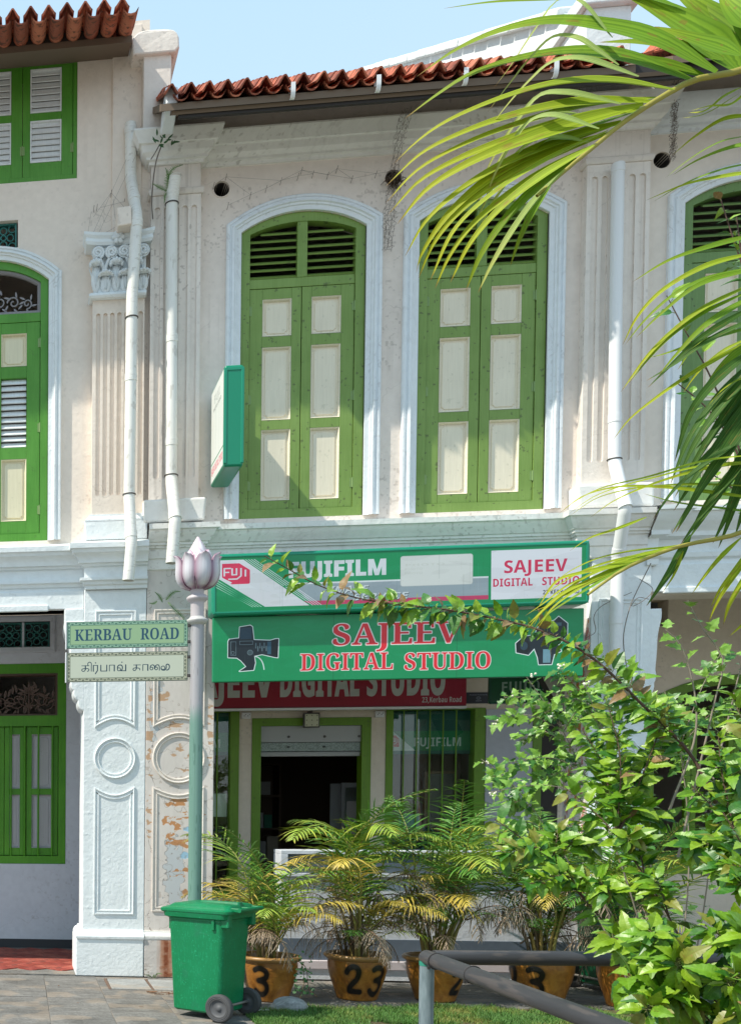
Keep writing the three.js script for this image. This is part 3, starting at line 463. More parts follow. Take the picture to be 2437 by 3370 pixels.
  mesh('walkway_wall', extrude(ws, IZ - 0.2, IZ), M.innerWhite, H0);
  const iw = group('window', H0), iz = IZ - 0.02; iw.userData.label = 'barred green casement window on the covered walkway';
  const is = poly(rectPts(-0.898, 0.536, 0.962, 3.238)); is.holes.push(new THREE.Path(rectPts(-0.80, 0.442, 2.65, 3.13).map((t) => new THREE.Vector2(...t)))); is.holes.push(new THREE.Path(rectPts(-0.80, 0.455, 1.05, 2.53).map((t) => new THREE.Vector2(...t))));
  mesh('frame', extrude(is, iz - 0.12, iz), M.greenIn2, iw);
  mesh('fretwork', [sweep(rectPts(-0.80, 0.442, 2.65, 3.13), true, [[0, -0.02], [-0.02, -0.02], [-0.03, -0.05], [-0.03, -0.09]], onXY(iz), 0.6), ...scrolls(0.12, 2.68, 0.26, 0.4, iz - 0.05), ...scrolls(-0.42, 2.68, 0.26, 0.4, iz - 0.05)], M.fretDark, iw);
  for (const [a, b] of [[-0.79, -0.42], [-0.415, -0.16], [-0.155, 0.09], [0.095, 0.45]]) {
    mesh('casement', [box(a, a + 0.06, 1.055, 2.525, iz - 0.09, iz - 0.05, 0.003), box(b - 0.07, b, 1.055, 2.525, iz - 0.09, iz - 0.05, 0.003), ...[[1.055, 1.14], [1.75, 1.82], [2.44, 2.525]].map(([c, d]) => box(a + 0.06, b - 0.07, c, d, iz - 0.088, iz - 0.052, 0.003))], M.greenIn2, iw);
    for (const [c, d] of [[1.14, 1.75], [1.82, 2.44]]) mesh('panel', panelBoard(a + 0.061, b - 0.071, c + 0.001, d - 0.001, iz - 0.085), M.greyPanel, iw);
  }
  for (const x of range(-0.7, 0.42, 0.155)) mesh('bar', rod(V(x, 1.04, iz - 0.02), V(x, 2.55, iz - 0.02), 0.011, 8), M.greenIn2, iw);
  const vv = group('vent', H0); vv.userData.label = 'dark green pierced vent blocks over the walkway window';
  mesh('frame', sweep(rectPts(-0.62, 0.352, 3.42, 3.71), true, [[0.06, -0.001], [0.06, 0.022], [0.045, 0.03], [0, 0.025], [0, -0.05]], onXY(IZ), 0.6), M.innerWhite, vv);
  for (const x of [0.205, -0.105, -0.415]) mesh('pierced_block', ventBlock(x, 3.565, 0.285, IZ - 0.03), M.vent, vv);
  for (const x of [0.05, -0.26, -0.57]) mesh('mullion', box(x - 0.012, x + 0.012, 3.42, 3.71, IZ - 0.09, IZ - 0.01), M.innerWhite, vv);
}
function consoleGeo(x, s, z0, z1) {                      // scrolled console bracket against a pier side
  const q = new THREE.Shape(); q.moveTo(0, 3.36); q.lineTo(0.17, 3.36); q.bezierCurveTo(0.2, 3.28, 0.12, 3.2, 0.12, 3.08); q.bezierCurveTo(0.12, 2.95, 0.1, 2.9, 0.1, 2.82); q.bezierCurveTo(0.13, 2.78, 0.1, 2.72, 0.085, 2.72); q.bezierCurveTo(0.1, 2.66, 0.06, 2.62, 0.045, 2.63); q.bezierCurveTo(0.05, 2.56, 0.02, 2.53, 0, 2.53); q.closePath();
  const g = new THREE.ExtrudeGeometry(q, { depth: z1 - z0, bevelEnabled: true, bevelSize: 0.012, bevelThickness: 0.02, bevelSegments: 2, curveSegments: 8 }); g.scale(Math.abs(s), 1, 1); if (s < 0) g.rotateY(Math.PI).translate(0, 0, z1 - z0); g.translate(x, 0, z0); return mUV(g);
}
// ================= house on the right
const H2 = tag(group('shophouse'), 'neighbouring shophouse with a green shuttered window mostly hidden behind the palm', 'shophouse');
{
  const w = { x0: 5.80, x1: 6.92, y0: 4.33, ys: 6.93, yt: 7.11 }, s = poly(rectPts(5.5, 9, 3.5, 8.2)); s.holes.push(new THREE.Path(archShape(w.x0, w.x1, w.y0, w.ys, w.yt).map((q) => new THREE.Vector2(...q)))); s.holes.push(new THREE.Path(circ(5.615, 7.325, 0.072, 20).map((q) => new THREE.Vector2(...q))));
  mesh('front_wall', toCreasedNormals(extrude(s, WZ - 0.24, WZ, 16), 0.5), M.wallR, H2);
  mesh('round_vent', new THREE.CylinderGeometry(0.0715, 0.0715, 0.22, 24, 1, true).rotateX(Math.PI / 2).translate(5.615, 7.325, WZ - 0.13), M.iron, H2);
  archedWindow(H2, { ...w, green: M.greenR, cream: M.cream, sur: M.whiteS, tr: 6.51, rows: [['panel', 5.985, 6.325], ['panel', 5.215, 5.885], ['panel', 4.50, 5.125]] });
  mesh('top_cornice', cornice([[9, WZ], [5.5, WZ]], [[0, 7.545], [0.02, 7.548], [0.022, 7.575], [0.05, 7.58], [0.05, 7.60], [0.085, 7.63], [0.10, 7.675], [0.125, 7.692], [0.175, 7.785], [0.175, 7.80], [0, 7.825]]), M.whiteS, H2);
  mesh('belt_cornice', cornice([[9, WZ + 0.02], [5.575, WZ + 0.02], [5.575, PZ], [5.5, PZ]], [[0, 3.74], [0.02, 3.75], [0.02, 3.80], [0.045, 3.82], [0.05, 3.86], [0.015, 3.87], [0.02, 3.98], [0.08, 4.0], [0.08, 4.038], [0.1, 4.064], [0.135, 4.10], [0.185, 4.16], [0.19, 4.185], [0.215, 4.187], [0.217, 4.222], [0, 4.26]]), M.white, H2);
  mesh('frieze', box(5.56, 9, 3.52, 3.76, -0.5, PZ - 0.03, 0.006), M.white, H2);
  mesh('soffit_moulding', box(5.66, 9, 3.50, 3.555, PZ - 0.04, PZ - 0.006, 0.01), M.white, H2);
  mesh('console_bracket', consoleGeo(5.552, 0.55, -0.5, -0.22), M.white, H2);
  const roof = roofBody(H2, 5.28, 9, 7.75, 0.5, 9); tileEdge(roof, range(5.42, 7.3, 0.155), 7.765, 0.5, 3);
  mesh('fascia_board', box(5.602, 9, 7.62, 7.76, 0.40, 0.43), M.timber, H2);
  houseBody(H2, 5.5, 9, 3.95, 7.88, -0.53, -8.2, M.wallR, M.innerWhite);
  mesh('side_wall', box(8.8, 9, 0, 8, -8.2, -0.53), M.wallR, H2);
  const ws = poly(rectPts(5.5, 9, 0, 3.95)); ws.holes.push(new THREE.Path(archShape(6.55, 8.4, 0.9, 2.7, 3.0).map((t) => new THREE.Vector2(...t)))); ws.holes.push(new THREE.Path(rectPts(6.6, 6.78, 3.52, 3.8).map((t) => new THREE.Vector2(...t))));
  mesh('walkway_wall', extrude(ws, IZ - 0.2, IZ), M.shopWall, H2);
  const iw = group('window', H2); const is = poly(archShape(6.552, 8.398, 0.902, 2.7, 2.998)); is.holes.push(new THREE.Path(archShape(6.65, 8.3, 1.0, 2.65, 2.9).map((t) => new THREE.Vector2(...t))));
  mesh('frame', extrude(is, IZ - 0.14, IZ + 0.01), M.greenIn, iw);
  for (const [a, b] of [[6.652, 7.06], [7.065, 7.47], [7.475, 7.88], [7.885, 8.298]]) mesh('casement', [box(a, a + 0.05, 1.0, 2.55, IZ - 0.1, IZ - 0.05), box(b - 0.05, b, 1.0, 2.55, IZ - 0.1, IZ - 0.05), box(a + 0.05, b - 0.05, 2.45, 2.55, IZ - 0.099, IZ - 0.051), box(a + 0.05, b - 0.05, 1.0, 1.1, IZ - 0.099, IZ - 0.051)], M.greenIn, iw);
}
// ---------------------------------------------------------------- ground
const stoneMap = (k, c) => tex(512, 512, (u, v) => { const a = fbm(u, v, 4, 5, k), s = vn(u * 14, v * 90, 90, k + 3) * 0.6 + vn(u * 30, v * 180, 180, k + 4) * 0.4, b = (a - 0.5) * 0.22 + (s - 0.5) * 0.16 + (fbm(u, v, 90, 2, k + 6) - 0.5) * 0.12, w = ss(0.56, 0.7, fbm(u, v, 5, 4, k + 8)) * 0.4; return c.map((q, i) => (q + b) * (1 - w) + [0.66, 0.58, 0.5][i] * w); }, true, 1.2);
const stoneBump = tex(512, 512, (u, v) => vn(u * 14, v * 90, 90, 223) * 0.5 + fbm(u, v, 40, 3, 224) * 0.5, false, 1.2);
M.slabs = [220, 230, 240].map((k, i) => mat([1, 1, 1], { map: stoneMap(k, [[0.44, 0.43, 0.415], [0.455, 0.445, 0.43], [0.43, 0.42, 0.405]][i]), bumpMap: stoneBump, bumpScale: 0.006, roughness: 0.9 }));
M.ground = mat([1, 1, 1], { map: stoneMap(250, [0.50, 0.485, 0.46]), roughness: 0.95 });
M.soil = mat([1, 1, 1], { map: tex(512, 512, (u, v) => { const a = fbm(u, v, 8, 5, 260), b = fbm(u, v, 60, 2, 261), g = ss(0.42, 0.62, fbm(u, v, 14, 4, 262)); return [0.34 + (a - 0.5) * 0.3 + (b - 0.5) * 0.25, 0.29 + (a - 0.5) * 0.28 + (b - 0.5) * 0.25, 0.2 + (a - 0.5) * 0.2 + (b - 0.5) * 0.2].map((c, i) => c * (1 - g * 0.5) + [0.3, 0.36, 0.14][i] * g * 0.5); }, true, 1.6), roughness: 1 });
kind(mesh('ground', mUV(new THREE.PlaneGeometry(240, 240).rotateX(-Math.PI / 2).translate(0, -0.04, 0)), M.ground), 'structure', 'grey street surface under the paving');
const pave = kind(group('pavement'), 'structure', 'grey granite paving slabs in front of the shophouses');
{
  const g0 = mUV(new RoundedBoxGeometry(0.479, 0.05, 0.599, 1, 0.004)), vars = [0, 1, 2, 3].map((i) => { const g = g0.clone(), uv = g.attributes.uv; for (let k = 0; k < uv.count; k++) uv.setXY(k, uv.getX(k) + i * 0.31, uv.getY(k) + i * 0.47); return g; });
  for (let i = -3; i < 12; i++) for (let j = 0; j < 7; j++) {
    const x = 0.01 + i * 0.482, z = 0.17 + j * 0.602; if (x > 1.7 && z > 1.3) continue;
    const t = mesh('slab', vars[rnd() * 4 | 0], M.slabs[rnd() * 3 | 0], pave); t.position.set(x, -0.025 + R(-0.0025, 0.0025), z + (i % 2 ? 0.0 : 0.0)); t.rotation.set(R(-0.003, 0.003), 0, R(-0.003, 0.003));
  }
  mesh('mortar_bed', box(-1.7, 1.93, -0.04, -0.005, -0.13, 4.1), M.slabs[0], pave); mesh('mortar_bed', box(1.93, 5.6, -0.04, -0.005, -0.13, 1.37), M.slabs[0], pave);
  M.lid = mat([1, 1, 1], { map: stoneMap(270, [0.60, 0.605, 0.60]), bumpMap: stoneBump, bumpScale: 0.002, roughness: 0.85 });
  for (const [a, b] of [[0.83, 1.17], [1.2, 1.5]]) mesh('drain_cover', box(a, b, -0.03, 0.008, 0.04, 0.6, 0.004), M.lid, pave);
  mesh('cover_frame', [box(0.80, 0.822, -0.03, 0.006, 0.02, 0.62), box(0.822, 1.52, -0.03, 0.005, 0.02, 0.034), box(1.178, 1.192, -0.03, 0.005, 0.034, 0.62)], mat([0.16, 0.10, 0.07], { roughness: 0.9 }), pave);
}
const walk = kind(group('walkway_floor'), 'structure', 'floor of the covered walkway with red clay tiles');
{
  mesh('cement_bed', [box(-4, 9, -0.04, 0.002, -2.22, -0.36), box(-4, 0.55, -0.04, 0.012, -0.36, -0.15, 0.004), box(5.56, 9, -0.04, 0.012, -0.36, -0.15)], M.slabs[1], walk);
  M.redTile = [[0.62, 0.29, 0.24], [0.57, 0.25, 0.21], [0.66, 0.34, 0.28]].map((c, i) => mat([1, 1, 1], { map: tileMap(c, 280 + i * 9), roughness: 0.75 }));
  const d = 0.145, clipBox = (x, z) => x > -1.2 && x < 0.62 && z > -2.12 && z < -0.46, g = mUV(new THREE.BoxGeometry(0.2, 0.014, 0.2)); g.rotateY(Math.PI / 4);
  for (let i = -10; i < 10; i++) for (let j = -18; j < 0; j++) { const x = (i + (j & 1) * 0.5) * 2 * d, z = j * d - 0.1; if (clipBox(x, z)) { const t = mesh('red_tile', g, M.redTile[rnd() * 3 | 0], walk); t.position.set(x, 0.004 + R(-0.001, 0.001), z); } }
  mesh('skirting', box(-4, 1.0, 0.0, 0.10, IZ, IZ + 0.012), mat([0.03, 0.035, 0.04], { roughness: 0.6 }), walk);
}
M.stock = [[0.5, 0.45, 0.35], [0.05, 0.25, 0.15], [0.45, 0.1, 0.08], [0.5, 0.5, 0.5]].map((c) => mat(c, { roughness: 0.7 }));
// ---------------------------------------------------------------- shopfront behind the walkway (parts of the middle house)
M.teal = mat([0.012, 0.10, 0.085], { roughness: 0.6 });
M.galv = mat([1, 1, 1], { map: tex(256, 256, (u, v) => { const a = fbm(u, v, 40, 2, 300), b = a > 0.5 ? 0.06 : -0.04; return [0.52 + b, 0.56 + b, 0.54 + b]; }, true, 0.4), metalness: 0.5, roughness: 0.5 });
M.steelGrey = mat([0.42, 0.43, 0.43], { roughness: 0.5 });
{
  const s = poly(rectPts(1.19, 5.5, 0, 3.45)), hole = (a, b, c, d) => s.holes.push(new THREE.Path(rectPts(a, b, c, d).map((t) => new THREE.Vector2(...t))));
  hole(1.45, 2.43, 0.6, 2.68); hole(2.565, 3.82, 0.02, 2.592); hole(3.972, 4.99, 0.6, 2.68);
  mesh('shop_wall', extrude(s, IZ - 0.18, IZ), M.shopWall, H1);
  mesh('grey_wall_panel', box(4.992, 5.46, 0.0, 2.66, IZ + 0.002, IZ + 0.02), M.greyWall = pl(plaster([0.72, 0.735, 0.77], { k: 27, px: 384 })), H1);
  const dr = group('doorway', H1);
  const fr = (a, b, c, d, j, t) => { const q = poly([[a, c], [a, d], [b, d], [b, c], [b - j, c], [b - j, d - t], [a + j, d - t], [a + j, c]]); return extrude(q, IZ - 0.16, IZ + 0.012); };
  mesh('frame', fr(2.567, 3.818, 0.02, 2.59, 0.095, 0.085), M.greenIn, dr);
  mesh('shutter_box', box(2.663, 3.722, 2.325, 2.504, IZ - 0.1, IZ - 0.02, 0.004), M.steelGrey, dr);
  for (const x of [2.96, 3.34, 3.70]) mesh('bolt', new THREE.CylinderGeometry(0.014, 0.014, 0.014, 10).rotateX(Math.PI / 2).translate(x, 2.385, IZ - 0.015), M.iron, dr);
  mesh('shutter_strip', box(2.663, 3.722, 2.225, 2.322, IZ - 0.11, IZ - 0.035, 0.003), M.galv, dr);
  mesh('bottom_rail', [box(2.663, 3.722, 2.17, 2.222, IZ - 0.1, IZ - 0.05, 0.008), box(2.663, 3.722, 2.205, 2.213, IZ - 0.05, IZ - 0.03)], M.steelGrey, dr);
  for (const x of [2.96, 3.34]) mesh('fixing', box(x - 0.014, x + 0.014, 2.265, 2.281, IZ - 0.036, IZ - 0.025), M.dark, dr);
  mesh('room_partition', box(1.2, 5.28, 0, 3.45, -6.6, -6.5), M.roomWood, H1);
  mesh('inner_floor', box(1.2, 5.28, -0.03, 0.006, -6.5, -2.225), M.roomWood, H1);
  mesh('inner_side_wall', [box(1.192, 1.21, 0, 3.4, -6.5, -2.39)], M.roomWall, H1); mesh('inner_side_wall', [box(5.26, 5.278, 0, 3.4, -6.5, -2.39)], M.roomWall, H1);
  const shelf = tag(group('shelf_unit'), 'wooden shelf of stock at the back of the dim shop', 'shelf');
  mesh('case', [box(2.3, 2.33, 0, 2.2, -5.4, -5.0), box(3.5, 3.53, 0, 2.2, -5.4, -5.0), box(2.33, 3.5, 0, 2.2, -5.42, -5.4)], M.roomWood, shelf);
  for (const y of [0.4, 0.85, 1.3, 1.75, 2.18]) mesh('shelf_board', box(2.33, 3.5, y, y + 0.025, -5.39, -5.0), M.roomWood, shelf);
  for (const y of [0.425, 0.875, 1.325, 1.775]) for (let x = 2.36; x < 3.4;) { const w = R(0.1, 0.22); mesh('stock_box', box(x, x + w - 0.015, y, y + R(0.16, 0.34), -5.35, -5.05), M.stock[rnd() * 4 | 0], shelf); x += w; }
  const cab = tag(group('display_cabinet'), 'tall grey framed glass cabinet just inside the shop doorway', 'cabinet');
  mesh('frame', [box(3.83, 3.87, 0, 1.9, -3.35, -3.31), box(4.09, 4.14, 0, 1.9, -3.35, -3.31), box(3.87, 4.09, 1.84, 1.9, -3.35, -3.31), box(3.87, 4.09, 0, 0.1, -3.35, -3.31), box(3.83, 4.14, 0, 1.9, -3.8, -3.78)], mat([0.55, 0.57, 0.58], { roughness: 0.4, metalness: 0.3 }), cab);
  mesh('glass_door', box(3.87, 4.09, 0.1, 1.84, -3.336, -3.33), M.glass, cab);
  mesh('price_list', box(3.895, 4.03, 1.28, 1.68, -3.329, -3.326), M.paperList = mat([1, 1, 1], { map: canvasTex(96, 256, (c, w, h) => { c.fillStyle = '#d6d2cf'; c.fillRect(0, 0, w, h); c.fillStyle = '#4a4650'; for (let i = 0; i < 4; i++) { c.font = 'bold 22px sans-serif'; c.fillText('PHOTO', 8, 44 + i * 60); c.fillRect(8, 52 + i * 60, 76, 5); } }), roughness: 0.8 }), cab);
  // show windows
  for (const [a, b, lab] of [[1.45, 2.43, 'left'], [3.972, 4.99, 'right']]) {
    const w = group('show_window', H1), ia = a + (lab === 'left' ? 0.09 : 0.075), ib = b - (lab === 'left' ? 0.095 : 0.11), q = poly(rectPts(a + 0.002, b - 0.002, 0.602, 2.678));
    q.holes.push(new THREE.Path(rectPts(ia, ib, 0.7, 2.665).map((t) => new THREE.Vector2(...t)))); mesh('frame', extrude(q, IZ - 0.14, IZ + 0.012), M.greenIn, w);
    mesh('pane', box(ia, ib, 0.7, 2.665, IZ - 0.062, IZ - 0.056), M.glass, w);
    for (const x of range(ia + 0.12, ib - 0.05, 0.135)) mesh('bar', rod(V(x, 0.69, IZ - 0.03), V(x, 2.67, IZ - 0.03), 0.008, 8), M.greenIn, w);
    mesh('case', [box(a, b, 0.55, 2.75, IZ - 0.62, IZ - 0.6), box(a, b, 0.95, 1.0, IZ - 0.6, IZ - 0.07), box(a, a + 0.01, 0.6, 2.7, IZ - 0.6, IZ - 0.145), box(b - 0.01, b, 0.6, 2.7, IZ - 0.6, IZ - 0.145), box(a, b, 2.7, 2.74, IZ - 0.6, IZ - 0.18)], M.roomWood, w);
    mesh('curtain', box(ia, ib, 2.19, 2.66, IZ - 0.115, IZ - 0.11), M.teal, w);
    const band = canvasTex(1024, 192, (c, W, H) => { c.fillStyle = '#0d7a4a'; c.fillRect(0, 0, W, H); c.fillStyle = '#c9cfd2'; c.beginPath(); c.moveTo(0, 0); c.lineTo(40, 0); c.lineTo(330, H); c.lineTo(0, H); c.fill(); fujiMark(c, 14, 36, 108, 118, '#c93a3c', '#c9cfd2'); c.fillStyle = '#c9cfd2'; fit(c, 'FUJIFILM', 300, 66, 620, 84, 'bold', 'sans-serif'); });
    mesh('film_banner', new THREE.PlaneGeometry(ib - ia, 0.215).translate((ia + ib) / 2, 2.335, IZ - 0.106), mat([1, 1, 1], { map: band, roughness: 0.5 }), w);
    const rolls = [], cols = [[0.05, 0.12, 0.08], [0.2, 0.18, 0.13], [0.04, 0.08, 0.16], [0.03, 0.03, 0.035], [0.16, 0.05, 0.04], [0.25, 0.25, 0.24], [0.03, 0.14, 0.12]];
    for (let i = 0; i < 420; i++) { const g = new THREE.CylinderGeometry(0.016, 0.016, 0.05, 8), c = cols[rnd() * 7 | 0]; g.rotateX(R(0, 3)); g.rotateZ(R(0, 3)); g.translate(R(ia + 0.02, ib - 0.02), 1.02 + Math.pow(rnd(), 1.4) * 0.36, IZ - 0.1 - R(0.02, 0.3)); g.setAttribute('color', new THREE.BufferAttribute(new Float32Array(g.attributes.position.count * 3).map((_, k) => c[k % 3]), 3)); rolls.push(g); }
    kind(mesh('film_rolls', rolls, mat([1, 1, 1], { vertexColors: true, roughness: 0.4 }), w), 'stuff', 'heap of small film rolls behind the glass');
  }
  const pic = tag(group('framed_portrait'), 'framed portrait print standing in the show window behind the bars', 'picture');
  mesh('print', box(4.52, 4.80, 1.38, 1.98, IZ - 0.33, IZ - 0.32), mat([1, 1, 1], { map: canvasTex(128, 256, (c, w, h) => { c.fillStyle = '#5d5652'; c.fillRect(0, 0, w, h); c.fillStyle = '#8f7d74'; c.fillRect(16, 150, 96, 106); c.fillStyle = '#3c3436'; c.beginPath(); c.ellipse(64, 92, 34, 44, 0, 0, 7); c.fill(); c.fillStyle = '#9d8478'; c.beginPath(); c.ellipse(64, 104, 24, 32, 0, 0, 7); c.fill(); }), roughness: 0.4 }), pic);
  mesh('frame', sweep(rectPts(4.52, 4.80, 1.38, 1.98), true, [[-0.002, 0], [0, 0.02], [0.03, 0.02], [0.03, -0.02]], onXY(IZ - 0.325), 0.6), mat([0.16, 0.09, 0.045], { roughness: 0.5 }), pic);
  const pass = tag(mesh('photo_print', box(4.2, 4.42, 1.36, 1.53, IZ - 0.25, IZ - 0.245), mat([1, 1, 1], { map: canvasTex(128, 96, (c, w, h) => { c.fillStyle = '#4d8f86'; c.fillRect(0, 0, w, h); c.fillStyle = '#1f2327'; for (const x of [38, 88]) { c.beginPath(); c.ellipse(x, 92, 22, 34, 0, 0, 7); c.fill(); } c.fillStyle = '#8a6a58'; for (const x of [38, 88]) { c.beginPath(); c.ellipse(x, 44, 11, 15, 0, 0, 7); c.fill(); } }), roughness: 0.4 })), 'small teal print of two figures in the show window', 'photo');
  tag(mesh('notice', box(2.10, 2.32, 1.5, 1.76, IZ - 0.1, IZ - 0.097), mat([1, 1, 1], { map: canvasTex(128, 128, (c, w, h) => { c.fillStyle = '#c8cbc8'; c.fillRect(0, 0, w, h); c.fillStyle = '#20302c'; c.font = 'bold 30px sans-serif'; c.fillText('CHECK', 16, 36); c.fillText('IS NOW', 16, 72); c.font = 'italic bold 26px sans-serif'; c.fillText('CENTRE', 14, 110); }), roughness: 0.8 })), 'pale printed notice inside the narrow show window', 'notice');
  for (const [a, b] of [[5.46, 5.55]]) mesh('door_post', box(a, b, 0, 2.66, IZ - 0.05, IZ + 0.03, 0.004), M.greenIn, H1);
  mesh('side_door', box(5.55, 5.72, 0, 2.66, IZ + 0.002, IZ + 0.02), M.timber, H1);
  // electric sockets and the floodlight
  const sock = (x) => { const o = tag(group('socket_box'), x < 3 ? 'white socket box over the wall left of the doorway' : 'white socket box over the wall right of the doorway', 'socket', 'sockets over the shop wall'); mesh('plate', box(x, x + 0.095, 2.585, 2.655, IZ + 0.001, IZ + 0.045, 0.006), M.pvcW, o); mesh('pin_holes', [0.02, 0.035, 0.06, 0.075].map((d, i) => box(x + d, x + d + 0.006, 2.61 + (i % 2) * 0.014, 2.622 + (i % 2) * 0.014, IZ + 0.044, IZ + 0.0465)), M.dark, o); };
  sock(2.45); sock(3.85);
  const fl = tag(group('floodlight'), 'square floodlight with a pale lens above the doorway', 'floodlight');
  mesh('housing', [box(3.08, 3.25, 2.475, 2.635, IZ + 0.09, IZ + 0.13, 0.006), box(3.15, 3.18, 2.56, 2.66, IZ, IZ + 0.1)], M.iron, fl);
  mesh('lens', box(3.094, 3.236, 2.487, 2.622, IZ + 0.13, IZ + 0.136, 0.003), mat([0.55, 0.55, 0.38], { roughness: 0.35 }), fl);
  mesh('led', [[0, 0], [-1, 0], [1, 0], [0, 1], [0, -1], [1, 1], [-1, 1], [1, -1], [-1, -1]].map(([u, v]) => { const g = new THREE.CylinderGeometry(0.007, 0.007, 0.004, 8); g.rotateX(Math.PI / 2); g.translate(3.165 + u * 0.055, 2.5545 + v * 0.052, IZ + 0.138); return g; }), mat([0.2, 0.19, 0.1], { roughness: 0.4 }), fl);
  // low painted wall along the walkway edge
  const lw = tag(group('low_wall'), 'low white shop wall with slate blue bands behind the potted palms', 'wall'), wm = M.lowWhite = pl(plaster([0.80, 0.815, 0.84], { k: 29, px: 384, flecks: 0.08 })), slate = mat([1, 1, 1], { map: plaster([0.33, 0.375, 0.425], { k: 31, px: 256 }), roughness: 0.7 });
  mesh('body', box(2.44, 5.04, 0.18, 1.165, -0.48, -0.24, 0.004), wm, lw);
  mesh('coping', [box(2.43, 5.045, 1.168, 1.205, -0.5, -0.2, 0.005), box(2.43, 2.495, 0.99, 1.168, -0.5, -0.2, 0.004), box(2.43, 5.045, 0.96, 0.992, -0.5, -0.2, 0.004)], wm, lw);
  mesh('slate_panel', [box(2.496, 5.04, 0.993, 1.167, -0.24, -0.225)], slate, lw);
  mesh('slate_band', [box(2.435, 5.042, 0.18, 0.38, -0.24, -0.228, 0.002)], slate, lw);
  mesh('step', [box(2.42, 5.045, 0.10, 0.18, -0.48, -0.18, 0.006)], mat([0.58, 0.52, 0.54], { roughness: 0.85 }), lw);
  mesh('foot', [box(2.43, 5.045, 0.0, 0.10, -0.48, -0.2, 0.004)], wm, lw);
}
// ---------------------------------------------------------------- signs
function fit(c, s, x, y, w, h, weight, family, style = 'fill', gap = 0) {   // text stretched to a box whose top is y and whose capitals are h tall
  c.save(); c.font = `${weight} 100px ${family}`; const m = c.measureText(s).width, cap = 71.4; c.translate(x, y + h); c.scale(w / m, h / cap); if (style !== 'fill') c.strokeText(s, 0, 0); else c.fillText(s, 0, 0); c.restore();
}
function fujiMark(c, x, y, w, h, red, white) {
  c.save(); c.translate(x, y); c.scale(w / 100, h / 100); c.fillStyle = red; c.beginPath(); c.moveTo(0, 4); c.lineTo(62, 4); c.lineTo(100, 36); c.lineTo(100, 92); c.quadraticCurveTo(100, 100, 92, 100); c.lineTo(34, 100); c.lineTo(0, 66); c.closePath(); c.fill();
  c.strokeStyle = white; c.lineWidth = 6; c.lineJoin = 'round'; const L = (p) => { c.beginPath(); c.moveTo(...p[0]); for (const q of p.slice(1)) c.lineTo(...q); c.stroke(); };
  L([[8, 62], [8, 26], [32, 26]]); L([[8, 44], [26, 44]]); L([[36, 26], [36, 56], [52, 56], [52, 26]]); L([[68, 26], [68, 62], [54, 76], [22, 76]]); L([[84, 34], [84, 66]]); L([[4, 74], [34, 94]]); c.restore();
}
function weather(c, W, H, n, a) {                          // rain streaks, dust flecks and scuffs on a board
  for (let i = 0; i < n; i++) { const x = rnd() * W, y = rnd() * H * 0.7, l = R(0.1, 0.6) * H; c.fillStyle = ['rgba(225,232,228,', 'rgba(20,40,30,', 'rgba(160,150,130,'][i % 3] + (a * R(0.3, 1)).toFixed(3) + ')'; c.fillRect(x, y, R(1, 5), l); }
  for (let i = 0; i < n * 3; i++) { c.fillStyle = ['rgba(235,238,235,', 'rgba(40,45,40,'][i % 2] + (a * R(1, 3.5)).toFixed(3) + ')'; c.fillRect(rnd() * W, rnd() * H, R(1, 4), R(1, 3)); }
  for (let i = 0; i < n; i++) { const w = R(30, 160); c.fillStyle = ['rgba(215,225,220,', 'rgba(30,45,38,'][i % 2] + (a * 0.35).toFixed(3) + ')'; c.beginPath(); c.ellipse(rnd() * W, rnd() * H, w, w * R(0.1, 0.4), R(-0.3, 0.3), 0, 7); c.fill(); }
}
M.signGreen = mat([0.004, 0.235, 0.105], { roughness: 0.32 });
M.signEdge = mat([0.008, 0.26, 0.15], { roughness: 0.3 });
